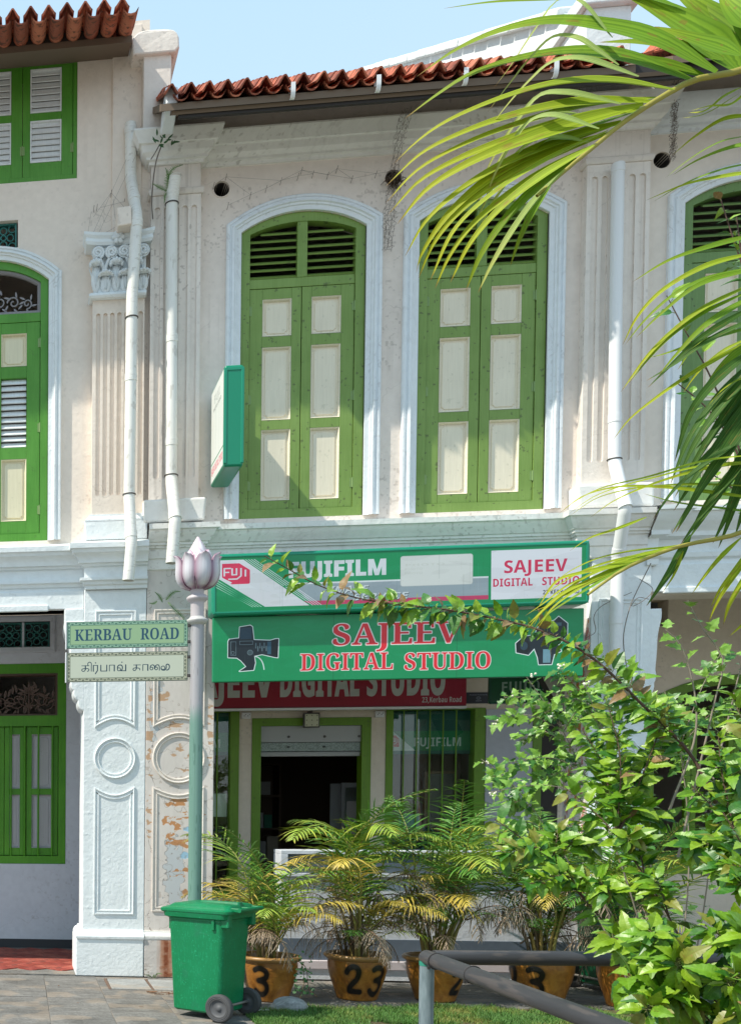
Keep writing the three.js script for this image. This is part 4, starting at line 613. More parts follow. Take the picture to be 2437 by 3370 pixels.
{
  const t = canvasTex(2048, 352, (c, W, H) => {
    c.fillStyle = '#008650'; c.fillRect(0, 0, W, H);
    const X = (u) => u * W, Y = (v) => v * H, P = (p, f) => { c.fillStyle = f; c.beginPath(); p.forEach(([u, v], i) => (i ? c.lineTo(X(u), Y(v)) : c.moveTo(X(u), Y(v)))); c.closePath(); c.fill(); };
    P([[0.21, 0.52], [0.745, 0.52], [0.745, 0.93], [0.27, 0.93]], '#8b9aa3'); P([[0.21, 0.515], [0.745, 0.515], [0.745, 0.545], [0.21, 0.545]], '#cfd6da'); P([[0.245, 0.855], [0.745, 0.855], [0.745, 0.93], [0.27, 0.93]], '#b8375e');
    P([[0.0, 0.05], [0.078, 0.05], [0.262, 0.935], [0.138, 0.935], [0.0, 0.36]], '#cdd2d8');
    for (let i = 0; i < 4; i++) { const d = 0.008 * i + 0.004; P([[0.078 + d, 0.05], [0.081 + d, 0.05], [0.188 + d, 0.56], [0.185 + d, 0.56]], '#cdd2d8'); P([[0.19 + d, 0.58], [0.193 + d, 0.58], [0.268 + d, 0.935], [0.265 + d, 0.935]], '#cdd2d8'); P([[0.0, 0.40 + i * 0.045], [0.0, 0.415 + i * 0.045], [0.134 - d, 0.935], [0.131 - d, 0.935]], '#b9d8cb'); }
    fujiMark(c, X(0.018), Y(0.10), X(0.078), Y(0.40), '#cf2d52', '#cdd2d8');
    c.fillStyle = '#c9d0d6'; fit(c, 'FUJIFILM', X(0.2), Y(0.14), X(0.275), Y(0.275), 'bold', 'sans-serif'); c.lineWidth = 5; c.strokeStyle = '#c9d0d6'; fit(c, 'FUJIFILM', X(0.2), Y(0.14), X(0.275), Y(0.275), 'bold', 'sans-serif', 'stroke');
    for (const [d, f] of [[4, '#40484f'], [0, '#c3cdd3']]) { c.fillStyle = f; c.save(); c.transform(1, 0, -0.25, 1, 0.25 * Y(0.74), 0); fit(c, 'IMAGE', X(0.315) + d, Y(0.6) + d, X(0.105), Y(0.13), 'bold', 'sans-serif'); fit(c, 'SERVICE', X(0.385) + d, Y(0.75) + d, X(0.15), Y(0.12), 'bold', 'sans-serif'); c.restore(); }
    c.fillStyle = '#c8ccca'; c.beginPath(); c.roundRect(X(0.51), Y(0.1), X(0.193), Y(0.545), 14); c.fill(); c.strokeStyle = '#aeb5b4'; c.lineWidth = 3; c.stroke();
    c.fillStyle = '#bfc3bf'; for (let i = 0; i < 3; i++) fit(c, 'PHOTO', X(0.52), Y(0.24 + i * 0.075), X(0.05 + (i === 0 ? 0.06 : 0)), Y(0.045), 'bold', 'sans-serif');
    P([[0.752, 0.06], [0.989, 0.06], [0.989, 0.94], [0.752, 0.94]], '#d3d6de');
    c.fillStyle = '#c5274f'; fit(c, 'SAJEEV', X(0.784), Y(0.25), X(0.168), Y(0.22), 'bold', 'sans-serif'); fit(c, 'DIGITAL', X(0.755), Y(0.57), X(0.107), Y(0.14), 'bold', 'sans-serif'); fit(c, 'STUDIO', X(0.885), Y(0.57), X(0.1), Y(0.14), 'bold', 'sans-serif');
    c.fillStyle = '#2b2b35'; fit(c, '23 KERBAU RD', X(0.888), Y(0.8), X(0.096), Y(0.075), 'bold', 'sans-serif'); weather(c, W, H, 90, 0.09);
  });
  const o = tag(group('light_box_sign'), 'wide green light box sign reading FUJIFILM and SAJEEV DIGITAL STUDIO above the lower board', 'sign');
  const rr = (w, h, r) => { const s = new THREE.Shape(); s.moveTo(-w + r, -h); s.lineTo(w - r, -h); s.absarc(w - r, -h + r, r, -Math.PI / 2, 0); s.lineTo(w, h - r); s.absarc(w - r, h - r, r, 0, Math.PI / 2); s.lineTo(-w + r, h); s.absarc(-w + r, h - r, r, Math.PI / 2, Math.PI); s.lineTo(-w, -h + r); s.absarc(-w + r, -h + r, r, Math.PI, 1.5 * Math.PI); return s; };
  const body = new THREE.ExtrudeGeometry(rr(1.565, 0.262, 0.035), { depth: 0.2, bevelEnabled: true, bevelSize: 0.012, bevelThickness: 0.012, bevelSegments: 3 });
  o.position.set(3.295, 3.618, -0.03); o.rotation.z = 0.0095;
  mesh('case', mUV(body), M.signEdge, o);
  mesh('face', new THREE.PlaneGeometry(3.085, 0.482).translate(0, 0, 0.2135), mat([1, 1, 1], { map: t, roughness: 0.35 }), o);
  mesh('rim', sweep(rectPts(-1.543, 1.543, -0.241, 0.241), true, [[0, 0], [0.002, 0.006], [0.01, 0.008], [0.02, 0.004], [0.024, 0]], onXY(0.212), 0.7), M.signEdge, o);
  mesh('support_arm', [-1.2, 0, 1.2].map((x) => box(x - 0.02, x + 0.02, -0.05, 0.05, -0.3, 0.0)), M.iron, o);
}
{
  const cam = (c, x, y, s, flip) => {                      // print of a camera, white cut-out line round it
    c.save(); c.translate(x, y); c.scale(flip ? -s : s, s); const path = () => { c.beginPath(); if (!flip) { c.moveTo(0, 62); c.lineTo(4, 54); c.lineTo(42, 50); c.lineTo(44, 6); c.lineTo(84, 0); c.lineTo(92, 6); c.lineTo(98, 58); c.lineTo(160, 62); c.lineTo(182, 56); c.lineTo(192, 56); c.lineTo(190, 130); c.lineTo(176, 128); c.lineTo(130, 116); c.lineTo(100, 122); c.lineTo(104, 150); c.lineTo(98, 178); c.lineTo(44, 182); c.lineTo(70, 164); c.lineTo(50, 140); c.lineTo(34, 128); c.lineTo(0, 126); c.closePath(); } else { c.moveTo(0, 26); c.lineTo(30, 0); c.lineTo(44, 14); c.lineTo(96, 30); c.lineTo(112, 66); c.lineTo(150, 72); c.lineTo(176, 96); c.lineTo(174, 130); c.lineTo(132, 140); c.lineTo(112, 116); c.lineTo(100, 150); c.lineTo(96, 176); c.lineTo(52, 176); c.lineTo(44, 140); c.lineTo(20, 128); c.lineTo(30, 104); c.lineTo(0, 70); c.closePath(); } };
    path(); c.lineJoin = 'round'; c.lineWidth = 6; c.strokeStyle = '#e6eef0'; c.stroke(); c.fillStyle = '#14212a'; c.fill(); c.save(); path(); c.clip();
    if (!flip) { c.fillStyle = '#1d3a4d'; c.fillRect(46, 8, 44, 46); c.fillStyle = '#2c5468'; c.fillRect(150, 66, 14, 50); c.fillStyle = '#0b1319'; c.fillRect(166, 60, 26, 70); c.strokeStyle = '#6d8088'; c.lineWidth = 2; c.strokeRect(10, 64, 20, 54); c.strokeRect(44, 62, 50, 14); c.beginPath(); c.arc(84, 108, 10, 0, 7); c.fillStyle = '#3d5058'; c.fill(); c.stroke(); c.beginPath(); c.arc(18, 108, 6, 0, 7); c.stroke(); c.fillStyle = '#5a7078'; for (let i = 0; i < 6; i++) c.fillRect(104 + i * 8, 70 + (i % 2) * 12, 4, 22); }
    else { c.fillStyle = '#0a1116'; c.beginPath(); c.ellipse(150, 108, 24, 28, 0, 0, 7); c.fill(); c.fillStyle = '#27404d'; c.beginPath(); c.ellipse(148, 106, 13, 16, 0, 0, 7); c.fill(); c.fillStyle = '#41606c'; c.fillRect(20, 22, 60, 12); c.fillStyle = '#6b95a5'; c.fillRect(56, 120, 26, 50); }
    c.restore(); if (!flip) { c.beginPath(); c.moveTo(104, 124); c.quadraticCurveTo(134, 130, 138, 178); c.lineWidth = 4; c.strokeStyle = '#d9e4e6'; c.stroke(); } c.restore();
  };
  const t = canvasTex(2048, 384, (c, W, H) => {
    c.fillStyle = '#008c54'; c.fillRect(0, 0, W, H); const k = W / 3.12, X = (x) => (x - 1.75) * k, Y = (y) => (3.335 - y) * H / 0.585;
    cam(c, X(1.878), Y(3.257), 1.5, false); cam(c, X(4.74), Y(3.27), 1.56, true);
    for (const st of ['stroke', 'fill']) { c.fillStyle = '#e2232f'; c.strokeStyle = '#f0dede'; c.lineWidth = 6; c.lineJoin = 'round'; fit(c, 'SAJEEV', X(2.775), Y(3.25), 1.09 * k, Y(3.06) - Y(3.25), 'bold', 'serif', st); fit(c, 'DIGITAL', X(2.505), Y(2.985), 0.80 * k, Y(2.835) - Y(2.985), 'bold', 'serif', st); fit(c, 'STUDIO', X(3.39), Y(2.975), 0.735 * k, Y(2.835) - Y(2.985), 'bold', 'serif', st); } weather(c, W, H, 80, 0.07); c.fillStyle = 'rgba(0,70,45,0.5)'; for (const x of [682, 1366]) c.fillRect(x, 0, 3, H);
  });
  const o = tag(group('fascia_sign'), 'green board with red serif SAJEEV DIGITAL STUDIO lettering and two camera pictures', 'sign');
  o.position.set(3.31, 3.04, 0.04); o.rotation.z = 0.003;
  mesh('board', box(-1.562, 1.562, -0.294, 0.294, 0, 0.058, 0.008), M.signGreen, o);
  mesh('face', new THREE.PlaneGeometry(3.112, 0.578).translate(0, 0, 0.0592), mat([1, 1, 1], { map: t, roughness: 0.34 }), o);
  mesh('batten', [-1.3, 0, 1.3].map((x) => box(x - 0.025, x + 0.025, -0.2, 0.3, -0.21, 0)), M.timber, o);
}
{
  const t = canvasTex(2048, 288, (c, W, H) => { c.fillStyle = '#9c1430'; c.fillRect(0, 0, W, H); const k = W / 3.17; c.fillStyle = '#c2c5c1'; c.strokeStyle = '#c2c5c1'; c.lineWidth = 5; for (const st of ['fill', 'stroke']) { fit(c, 'SAJEEV', 0.30 * k, 10, 0.905 * k, H * 0.72, 'bold', 'sans-serif', st); fit(c, 'DIGITAL', 1.272 * k, 10, 0.83 * k, H * 0.72, 'bold', 'sans-serif', st); fit(c, 'STUDIO', 2.17 * k, 10, 0.80 * k, H * 0.72, 'bold', 'sans-serif', st); } fit(c, '23,Kerbau Road', 2.73 * k, H * 0.82, 0.4 * k, H * 0.13, 'bold', 'sans-serif'); weather(c, W, H, 90, 0.1); });
  const o = tag(group('shop_sign'), 'maroon board with pale SAJEEV DIGITAL STUDIO lettering under the green boards', 'sign');
  mesh('board', box(1.5, 4.68, 2.675, 3.14, -1.95, -1.9, 0.006), mat([0.25, 0.012, 0.035], { roughness: 0.5 }), o);
  mesh('face', new THREE.PlaneGeometry(3.17, 0.44).translate(3.09, 2.915, -1.8985), mat([1, 1, 1], { map: t, roughness: 0.5 }), o);
  mesh('bottom_rail', box(1.5, 4.68, 2.65, 2.674, -1.96, -1.885), M.pvcW, o);
  mesh('hanger', [1.9, 4.3].map((x) => box(x, x + 0.03, 3.1, 3.46, -1.94, -1.91)), M.iron, o);
}
{
  const left = canvasTex(512, 704, (c, W, H) => { c.fillStyle = '#d9dcd8'; c.fillRect(0, 0, W, H); c.strokeStyle = 'rgba(120,150,135,0.5)'; for (let i = 0; i < 26; i++) { c.lineWidth = 1 + (i % 4); c.beginPath(); const x = (i * 97) % W; c.moveTo(x, (i * 53) % 300); c.quadraticCurveTo(x + 30, 300, x - 20 + (i % 5) * 10, 380 + (i * 31) % 200); c.stroke(); } c.fillStyle = '#6d7471'; fit(c, 'PHOTO STUDIO', 90, 150, 330, 26, 'bold', 'sans-serif'); c.fillStyle = '#aab0ac'; fit(c, 'FUJI', 120, 60, 240, 60, 'bold', 'sans-serif'); c.fillStyle = '#0c7c50'; c.fillRect(0, 556, W, 10); c.fillStyle = '#d2415e'; fit(c, 'SAJEEV DIGITAL STUDIO', 20, 592, 470, 56, 'bold', 'sans-serif'); });
  const o = tag(group('projecting_sign'), 'narrow green box sign standing out from the wall beside the arched window', 'sign');
  const g = new RoundedBoxGeometry(0.165, 0.875, 0.65, 3, 0.022); g.translate(1.846, 5.012, 0.125); mesh('case', mUV(g), mat([0.004, 0.24, 0.13], { roughness: 0.28 }), o);
  mesh('face', new THREE.PlaneGeometry(0.6, 0.825).rotateY(-Math.PI / 2).translate(1.7625, 5.012, 0.12), mat([1, 1, 1], { map: left, roughness: 0.5 }), o);
  mesh('face', new THREE.PlaneGeometry(0.6, 0.825).rotateY(Math.PI / 2).translate(1.9295, 5.012, 0.12), mat([1, 1, 1], { map: left, roughness: 0.5 }), o);
  mesh('edge_bead', [box(1.76, 1.788, 4.6, 5.425, 0.44, 0.456, 0.006), box(1.905, 1.932, 4.6, 5.425, 0.44, 0.456, 0.006), box(1.77, 1.922, 5.40, 5.43, 0.44, 0.455, 0.005)], M.signEdge, o);
  mesh('support_arm', [4.8, 5.25].map((y) => box(1.82, 1.87, y - 0.02, y + 0.02, -0.29, -0.19)), M.iron, o);
}
{
  const t = canvasTex(512, 192, (c, W, H) => { c.fillStyle = '#0a4f31'; c.fillRect(0, 0, W, H); c.fillStyle = '#8fa39a'; fit(c, 'FUJIFILM', 60, 50, 400, 80, 'bold', 'sans-serif'); });
  const o = tag(group('hanging_sign'), 'dark green FUJIFILM box sign hanging inside the walkway near the white pier', 'sign'); o.position.set(5.0, 2.79, -1.2); o.rotation.y = -0.35;
  mesh('case', mUV(new RoundedBoxGeometry(0.72, 0.3, 0.14, 2, 0.03)), mat([0.006, 0.08, 0.045], { roughness: 0.4 }), o);
  mesh('face', new THREE.PlaneGeometry(0.66, 0.24).translate(0, 0, 0.0715), mat([1, 1, 1], { map: t, roughness: 0.4 }), o);
  mesh('hanger', [-0.25, 0.25].map((x) => rod(V(x, 0.14, 0), V(x, 0.66, 0), 0.008, 6)), M.iron, o);
  const p = tag(group('notice_board'), 'tilted printed board leaning over the walkway beside the white pier', 'board'); p.position.set(5.12, 2.72, -0.75); p.rotation.set(0.15, -0.4, 0.5);
  mesh('board', box(-0.16, 0.16, -0.3, 0.3, -0.012, 0.012, 0.003), M.timber, p);
  mesh('face', new THREE.PlaneGeometry(0.27, 0.56).translate(0.02, 0, 0.0135), mat([1, 1, 1], { map: canvasTex(256, 512, (c, W, H) => { c.fillStyle = '#a7a39c'; c.fillRect(0, 0, W, H); for (let i = 0; i < 40; i++) { c.fillStyle = ['#55504c', '#7b6f66', '#6d3a36', '#8d949a'][i % 4]; c.fillRect(20 + (i * 37) % 190, 16 + i * 12, 18 + (i * 29) % 40, 7); } }), roughness: 0.8 }), p);
  const q = tag(mesh('plaque', box(4.78, 5.04, 2.725, 2.845, IZ + 0.002, IZ + 0.014, 0.003), mat([0.012, 0.013, 0.03], { roughness: 0.35 })), 'small black security plaque beside the maroon sign', 'plaque');
  mesh('print', new THREE.PlaneGeometry(0.24, 0.105).translate(4.91, 2.785, IZ + 0.0165), mat([1, 1, 1], { map: canvasTex(256, 112, (c, W, H) => { c.fillStyle = '#10121c'; c.fillRect(0, 0, W, H); c.fillStyle = '#8d93a0'; fit(c, 'Premises Protected By', 30, 14, 196, 13, 'bold', 'sans-serif'); c.strokeStyle = '#8d93a0'; c.lineWidth = 4; c.beginPath(); c.ellipse(128, 58, 22, 15, 0, 0, 7); c.moveTo(112, 58); c.lineTo(144, 58); c.stroke(); fit(c, 'CISCO', 96, 82, 64, 14, 'bold', 'sans-serif'); }), roughness: 0.4 }), q);
}
// ---------------------------------------------------------------- downpipes, wires and weeds on the front
function downpipe(label, pts, r, joints, m, hook) {
  const o = tag(group('downpipe'), label, 'downpipe'), P = pts.map((p) => V(...p)), path = new THREE.CurvePath();
  for (let i = 0; i < P.length - 1; i++) {                 // straight runs with short swept bends
    const a = P[i], b = P[i + 1], d = b.clone().sub(a).normalize(), L = a.distanceTo(b), s = i ? Math.min(0.06, L * 0.3) : 0, e = i < P.length - 2 ? Math.min(0.06, L * 0.3) : 0;
    path.add(new THREE.LineCurve3(a.clone().addScaledVector(d, s), b.clone().addScaledVector(d, -e)));
    if (e) { const d2 = P[i + 2].clone().sub(b).normalize(), s2 = Math.min(0.06, b.distanceTo(P[i + 2]) * 0.3); path.add(new THREE.QuadraticBezierCurve3(b.clone().addScaledVector(d, -e), b.clone(), b.clone().addScaledVector(d2, s2))); }
  }
  const all = []; for (const c of path.curves) { const g = new THREE.TubeGeometry(c, c.isLineCurve3 ? 1 : 6, r, 20, false); all.push(g); }
  const top = P[0], tin = new THREE.TorusGeometry(r - 0.003, 0.004, 8, 24); tin.rotateX(Math.PI / 2); tin.translate(top.x, top.y, top.z); all.push(tin);
  for (const g of all) { const uv = g.attributes.uv; for (let k = 0; k < uv.count; k++) uv.setXY(k, uv.getY(k) * 0.33, uv.getX(k) * 1.3 + 0.1); }
  mesh('pipe', all, m, o);
  for (const [i, t] of joints) { const a = P[i], b = P[i + 1], d = b.clone().sub(a).normalize(), q = a.clone().lerp(b, t); mesh('joint', rod(q.clone().addScaledVector(d, -0.035), q.clone().addScaledVector(d, 0.035), r + 0.004, 20), m, o); }
  for (const [i, t] of hook) { const q = P[i].clone().lerp(P[i + 1], t), g = new THREE.TorusGeometry(r + 0.004, 0.006, 6, 24); g.rotateX(Math.PI / 2); g.translate(q.x, q.y, q.z); mesh('clip', [g, box(q.x - 0.012, q.x + 0.012, q.y - 0.01, q.y + 0.01, q.z - 0.14, q.z - r)], M.iron, o); }
  const bore = new THREE.CircleGeometry(r - 0.004, 20); bore.rotateX(-Math.PI / 2); bore.translate(top.x, top.y - 0.02, top.z); mesh('bore', bore, M.dark, o);
  return o;
}
downpipe('cream downpipe crossing the leafy capital of the left pilaster', [[1.011, 7.96, -0.2], [1.017, 7.47, -0.2], [1.056, 7.0, 0.0], [1.016, 6.275, 0.0], [1.004, 4.47, 0.0], [1.018, 4.01, 0.1], [0.992, 3.68, 0.1]], 0.052, [[0, 0.12], [1, 0.55], [2, 0.08], [3, 0.4], [4, 0.8]], M.pvc, [[3, 0.1], [3, 0.99]]);
downpipe('cream downpipe with a broken fern-grown top on the middle pilaster', [[1.402, 7.37, -0.05], [1.378, 7.2, -0.1], [1.392, 4.65, -0.1], [1.408, 4.23, 0.08], [1.38, 3.83, 0.08]], 0.054, [[0, 0.8], [1, 0.5], [1, 0.87], [2, 0.93]], M.pvc, [[1, 0.02], [1, 0.99]]);
downpipe('white downpipe running down the right pilaster to the pavement', [[5.166, 7.22, -0.1], [5.172, 5.91, -0.1], [5.187, 4.64, -0.1], [5.189, 4.2, 0.09], [5.226, 3.81, -0.09], [5.221, 1.96, -0.1], [5.221, 0.0, -0.1]], 0.05, [[0, 0.03], [1, 0.7], [2, 0.95], [3, 0.9], [4, 0.3]], M.pvcW, [[1, 0.98], [4, 0.05]]);
function wires(label, list, pins, z, r = 0.001) { const o = tag(group('bird_wire'), label, 'wire'); mesh('strand', list.map(([a, b]) => rod(V(a[0], a[1], a[2] ?? z), V(b[0], b[1], b[2] ?? z), r, 4)), M.wire, o); for (const [x, y, q] of pins) mesh('pin', rod(V(x, y - 0.02, WZ - 0.01), V(x + 0.006, y + 0.022, q ?? z + 0.01), 0.0022, 5), M.wire, o); }
{
  const pin = [[1.88, 7.43], [2.10, 7.25], [2.24, 7.30], [2.37, 7.36], [2.52, 7.39], [2.65, 7.40], [2.55, 7.44], [2.78, 7.38], [2.86, 7.43], [2.99, 7.33], [3.20, 7.36], [3.43, 7.38], [1.77, 7.36], [1.9, 7.17]], l = [];
  for (let i = 0; i < 11; i++) l.push([pin[i], pin[i + 1]]); l.push([pin[0], pin[3]], [pin[0], pin[1]], [pin[2], pin[6]], [pin[6], pin[9]], [pin[8], pin[10]], [pin[12], pin[0]], [pin[13], pin[1]]);
  wires('thin bird wires on pins over the first arched window', l, pin, WZ + 0.05);
  wires('thin bird wires strung above the left capital', [[[0.84, 7.36], [0.68, 7.15]], [[0.84, 7.36], [0.98, 7.2]], [[0.74, 7.23], [0.96, 7.27]], [[0.86, 7.3], [0.88, 7.12]], [[0.66, 6.96], [1.1, 7.9, -0.15]], [[0.9, 7.05], [0.7, 6.95]], [[0.66, 7.2], [0.62, 6.95]], [[0.72, 6.98], [1.14, 7.8, -0.12]]], [[0.84, 7.36], [0.71, 7.24], [0.96, 7.27], [0.68, 7.23]], WZ + 0.05);
}
function netting(label, pts, w, seedOff) {                  // crumpled strip of wire netting
  const o = tag(group('netting'), label, 'netting'), c = new THREE.CatmullRomCurve3(pts.map((p) => V(...p))), rods = [], n = 46, k = 7, grid = [];
  for (let i = 0; i <= n; i++) { const q = c.getPointAt(i / n), row = []; for (let j = 0; j <= k; j++) row.push(V(q.x + (j / k - 0.5) * w * (0.6 + 0.6 * vn(i * 0.3 + seedOff, 2, 64, 3)) + R(-0.006, 0.006), q.y + R(-0.008, 0.008), q.z + 0.03 * Math.sin(j * 2.2 + i * 0.5) + R(-0.006, 0.006))); grid.push(row); }
  for (let i = 0; i < n; i++) for (let j = 0; j < k; j++) { rods.push(rod(grid[i][j], grid[i + 1][(i + j) % 2 ? j : j + 1], 0.0014, 3)); if ((i + j) % 2) rods.push(rod(grid[i][j], grid[i][j + 1], 0.0013, 3)); }
  mesh('mesh', rods, M.wire, o); return o;
}
const net1 = netting('rusty netting strip hanging between the two arched windows', [[3.40, 7.80, -0.05], [3.36, 7.6, -0.1], [3.34, 7.3, -0.2], [3.32, 7.0, -0.22], [3.31, 6.66, -0.22]], 0.11, 3);
{ const nest = []; for (let i = 0; i < 160; i++) { const a = R(0, 6.3), r = R(0, 0.08), p = V(3.35 + Math.cos(a) * r, 7.30 + Math.sin(a) * r * 0.9, WZ + R(0, 0.06)); nest.push(rod(p, p.clone().add(V(R(-0.05, 0.05), R(-0.07, 0.03), R(-0.01, 0.02))), 0.0025, 3)); } tag(mesh('bird_nest', nest, mat([0.09, 0.055, 0.035], { roughness: 1 })), 'brown tangle of nest straw in the round vent', 'nest'); }
netting('dark netting strip hanging over the neighbouring round vent', [[5.585, 7.85, -0.05], [5.61, 7.6, -0.1], [5.655, 7.28, -0.2]], 0.05, 9);
tag(mesh('loose_cable', [tube([V(5.5, 3.75, -0.1), V(5.4, 3.5, -0.13), V(5.3, 3.35, -0.03), V(5.25, 3.1, -0.02), V(5.3, 2.85, -0.06), V(5.4, 2.7, -0.15)], 0.004, 30, 5), tube([V(5.42, 3.62, -0.12), V(5.52, 3.52, -0.1), V(5.44, 3.42, -0.1), V(5.36, 3.38, -0.12), V(5.4, 3.45, -0.1), V(5.5, 3.44, -0.12)], 0.003, 30, 5), tube([V(5.35, 3.5, -0.1), V(5.1, 3.38, -0.1), V(5.02, 3.28, -0.05), V(5.06, 3.16, -0.1), V(4.95, 3.1, -0.05)], 0.003, 30, 5)], M.wire), 'loose black cable curling over the white pier', 'cable');
// weeds
const leafMat = (r, g, b, o = {}) => mat([r, g, b], { roughness: 0.55, transmission: 0.28, thickness: 0, side: THREE.DoubleSide, ...o });
M.fern = leafMat(0.10, 0.24, 0.035); M.weed = leafMat(0.05, 0.16, 0.05);
function fernFrond(pts, n, w) { const c = new THREE.CatmullRomCurve3(pts.map((p) => V(...p))), out = [tube(c, 0.003, 12, 4)]; n *= 2; for (let i = 1; i < n; i++) { const t = i / n, q = c.getPointAt(t), d = c.getTangentAt(t), s = V(-d.y, d.x, 0), l = w * Math.sin(Math.PI * Math.min(1, t * 0.9 + 0.12)); for (const e of [-1, 1]) { const a = q.clone().addScaledVector(s, e * l).add(V(0, 0, R(0, 0.02))), h = d.clone().multiplyScalar(0.003), g = new THREE.BufferGeometry(); g.setAttribute('position', new THREE.Float32BufferAttribute([...q.clone().sub(h).toArray(), ...a.clone().sub(h.clone().multiplyScalar(0.3)).toArray(), ...a.clone().add(h.clone().multiplyScalar(0.3)).toArray(), ...q.clone().sub(h).toArray(), ...a.clone().add(h.clone().multiplyScalar(0.3)).toArray(), ...q.clone().add(h).toArray()], 3)); g.computeVertexNormals(); out.push(g); } } return out; }
function fernThing(label, fronds) { const o = tag(group('fern'), label, 'fern', undefined); for (const [p, n, w] of fronds) mesh('frond', fernFrond(p, n, w), M.fern, o); }
fernThing('small fern growing from the broken downpipe top', [[[[1.36, 7.22, -0.1], [1.33, 7.33, -0.06], [1.37, 7.42, -0.03], [1.46, 7.44, 0]], 16, 0.032], [[[1.35, 7.26, -0.1], [1.27, 7.27, -0.05], [1.19, 7.29, 0]], 12, 0.026], [[[1.34, 7.26, -0.1], [1.31, 7.2, -0.04], [1.30, 7.12, -0.02]], 9, 0.022], [[[1.36, 7.3, -0.08], [1.34, 7.38, -0.06], [1.31, 7.44, -0.03]], 10, 0.024]]);
fernThing('small fern on the peeling pier beside the lamp', [[[[1.33, 3.52, -0.15], [1.30, 3.56, -0.1], [1.25, 3.6, -0.06]], 9, 0.026], [[[1.36, 3.54, -0.15], [1.42, 3.60, -0.1], [1.48, 3.6, -0.06]], 10, 0.026], [[[1.38, 3.52, -0.15], [1.43, 3.44, -0.08], [1.5, 3.36, -0.05], [1.54, 3.28, -0.05]], 14, 0.024], [[[1.28, 3.53, -0.15], [1.24, 3.5, -0.1], [1.2, 3.5, -0.06]], 8, 0.02]]);
{ const o = tag(group('weed'), 'leafy weed rooted below the white corbel at the roof edge', 'weed'); for (let i = 0; i < 16; i++) { const g = leafBlade(0, 0, 0, 0, R(0.04, 0.07), 0.018, 0.002); g.rotateX(R(-0.8, 0.8)); g.rotateZ(R(-0.5, 3.4)); g.translate(R(1.2, 1.38), R(7.60, 7.68), R(0.0, 0.1)); mesh('leaf', mUV(g), M.weed, o); } mesh('root', [tube([V(1.27, 7.62, 0.03), V(1.215, 7.45, 0.04), V(1.20, 7.2, -0.12), V(1.215, 7.05, -0.15)], 0.006, 20, 5), tube([V(1.25, 7.62, 0.03), V(1.2, 7.52, 0.06), V(1.17, 7.48, 0.05)], 0.005, 10, 5)], M.wire, o); }
fernThing('sprig of grass at the foot of the rusty plinth', [[[[1.26, 0, -0.1], [1.22, 0.03, -0.06], [1.18, 0.04, -0.02]], 6, 0.012], [[[1.28, 0, -0.1], [1.3, 0.05, -0.06], [1.34, 0.05, -0.02]], 6, 0.012], [[[1.27, 0, -0.1], [1.27, 0.04, -0.05], [1.25, 0.03, 0.0]], 6, 0.012]]);

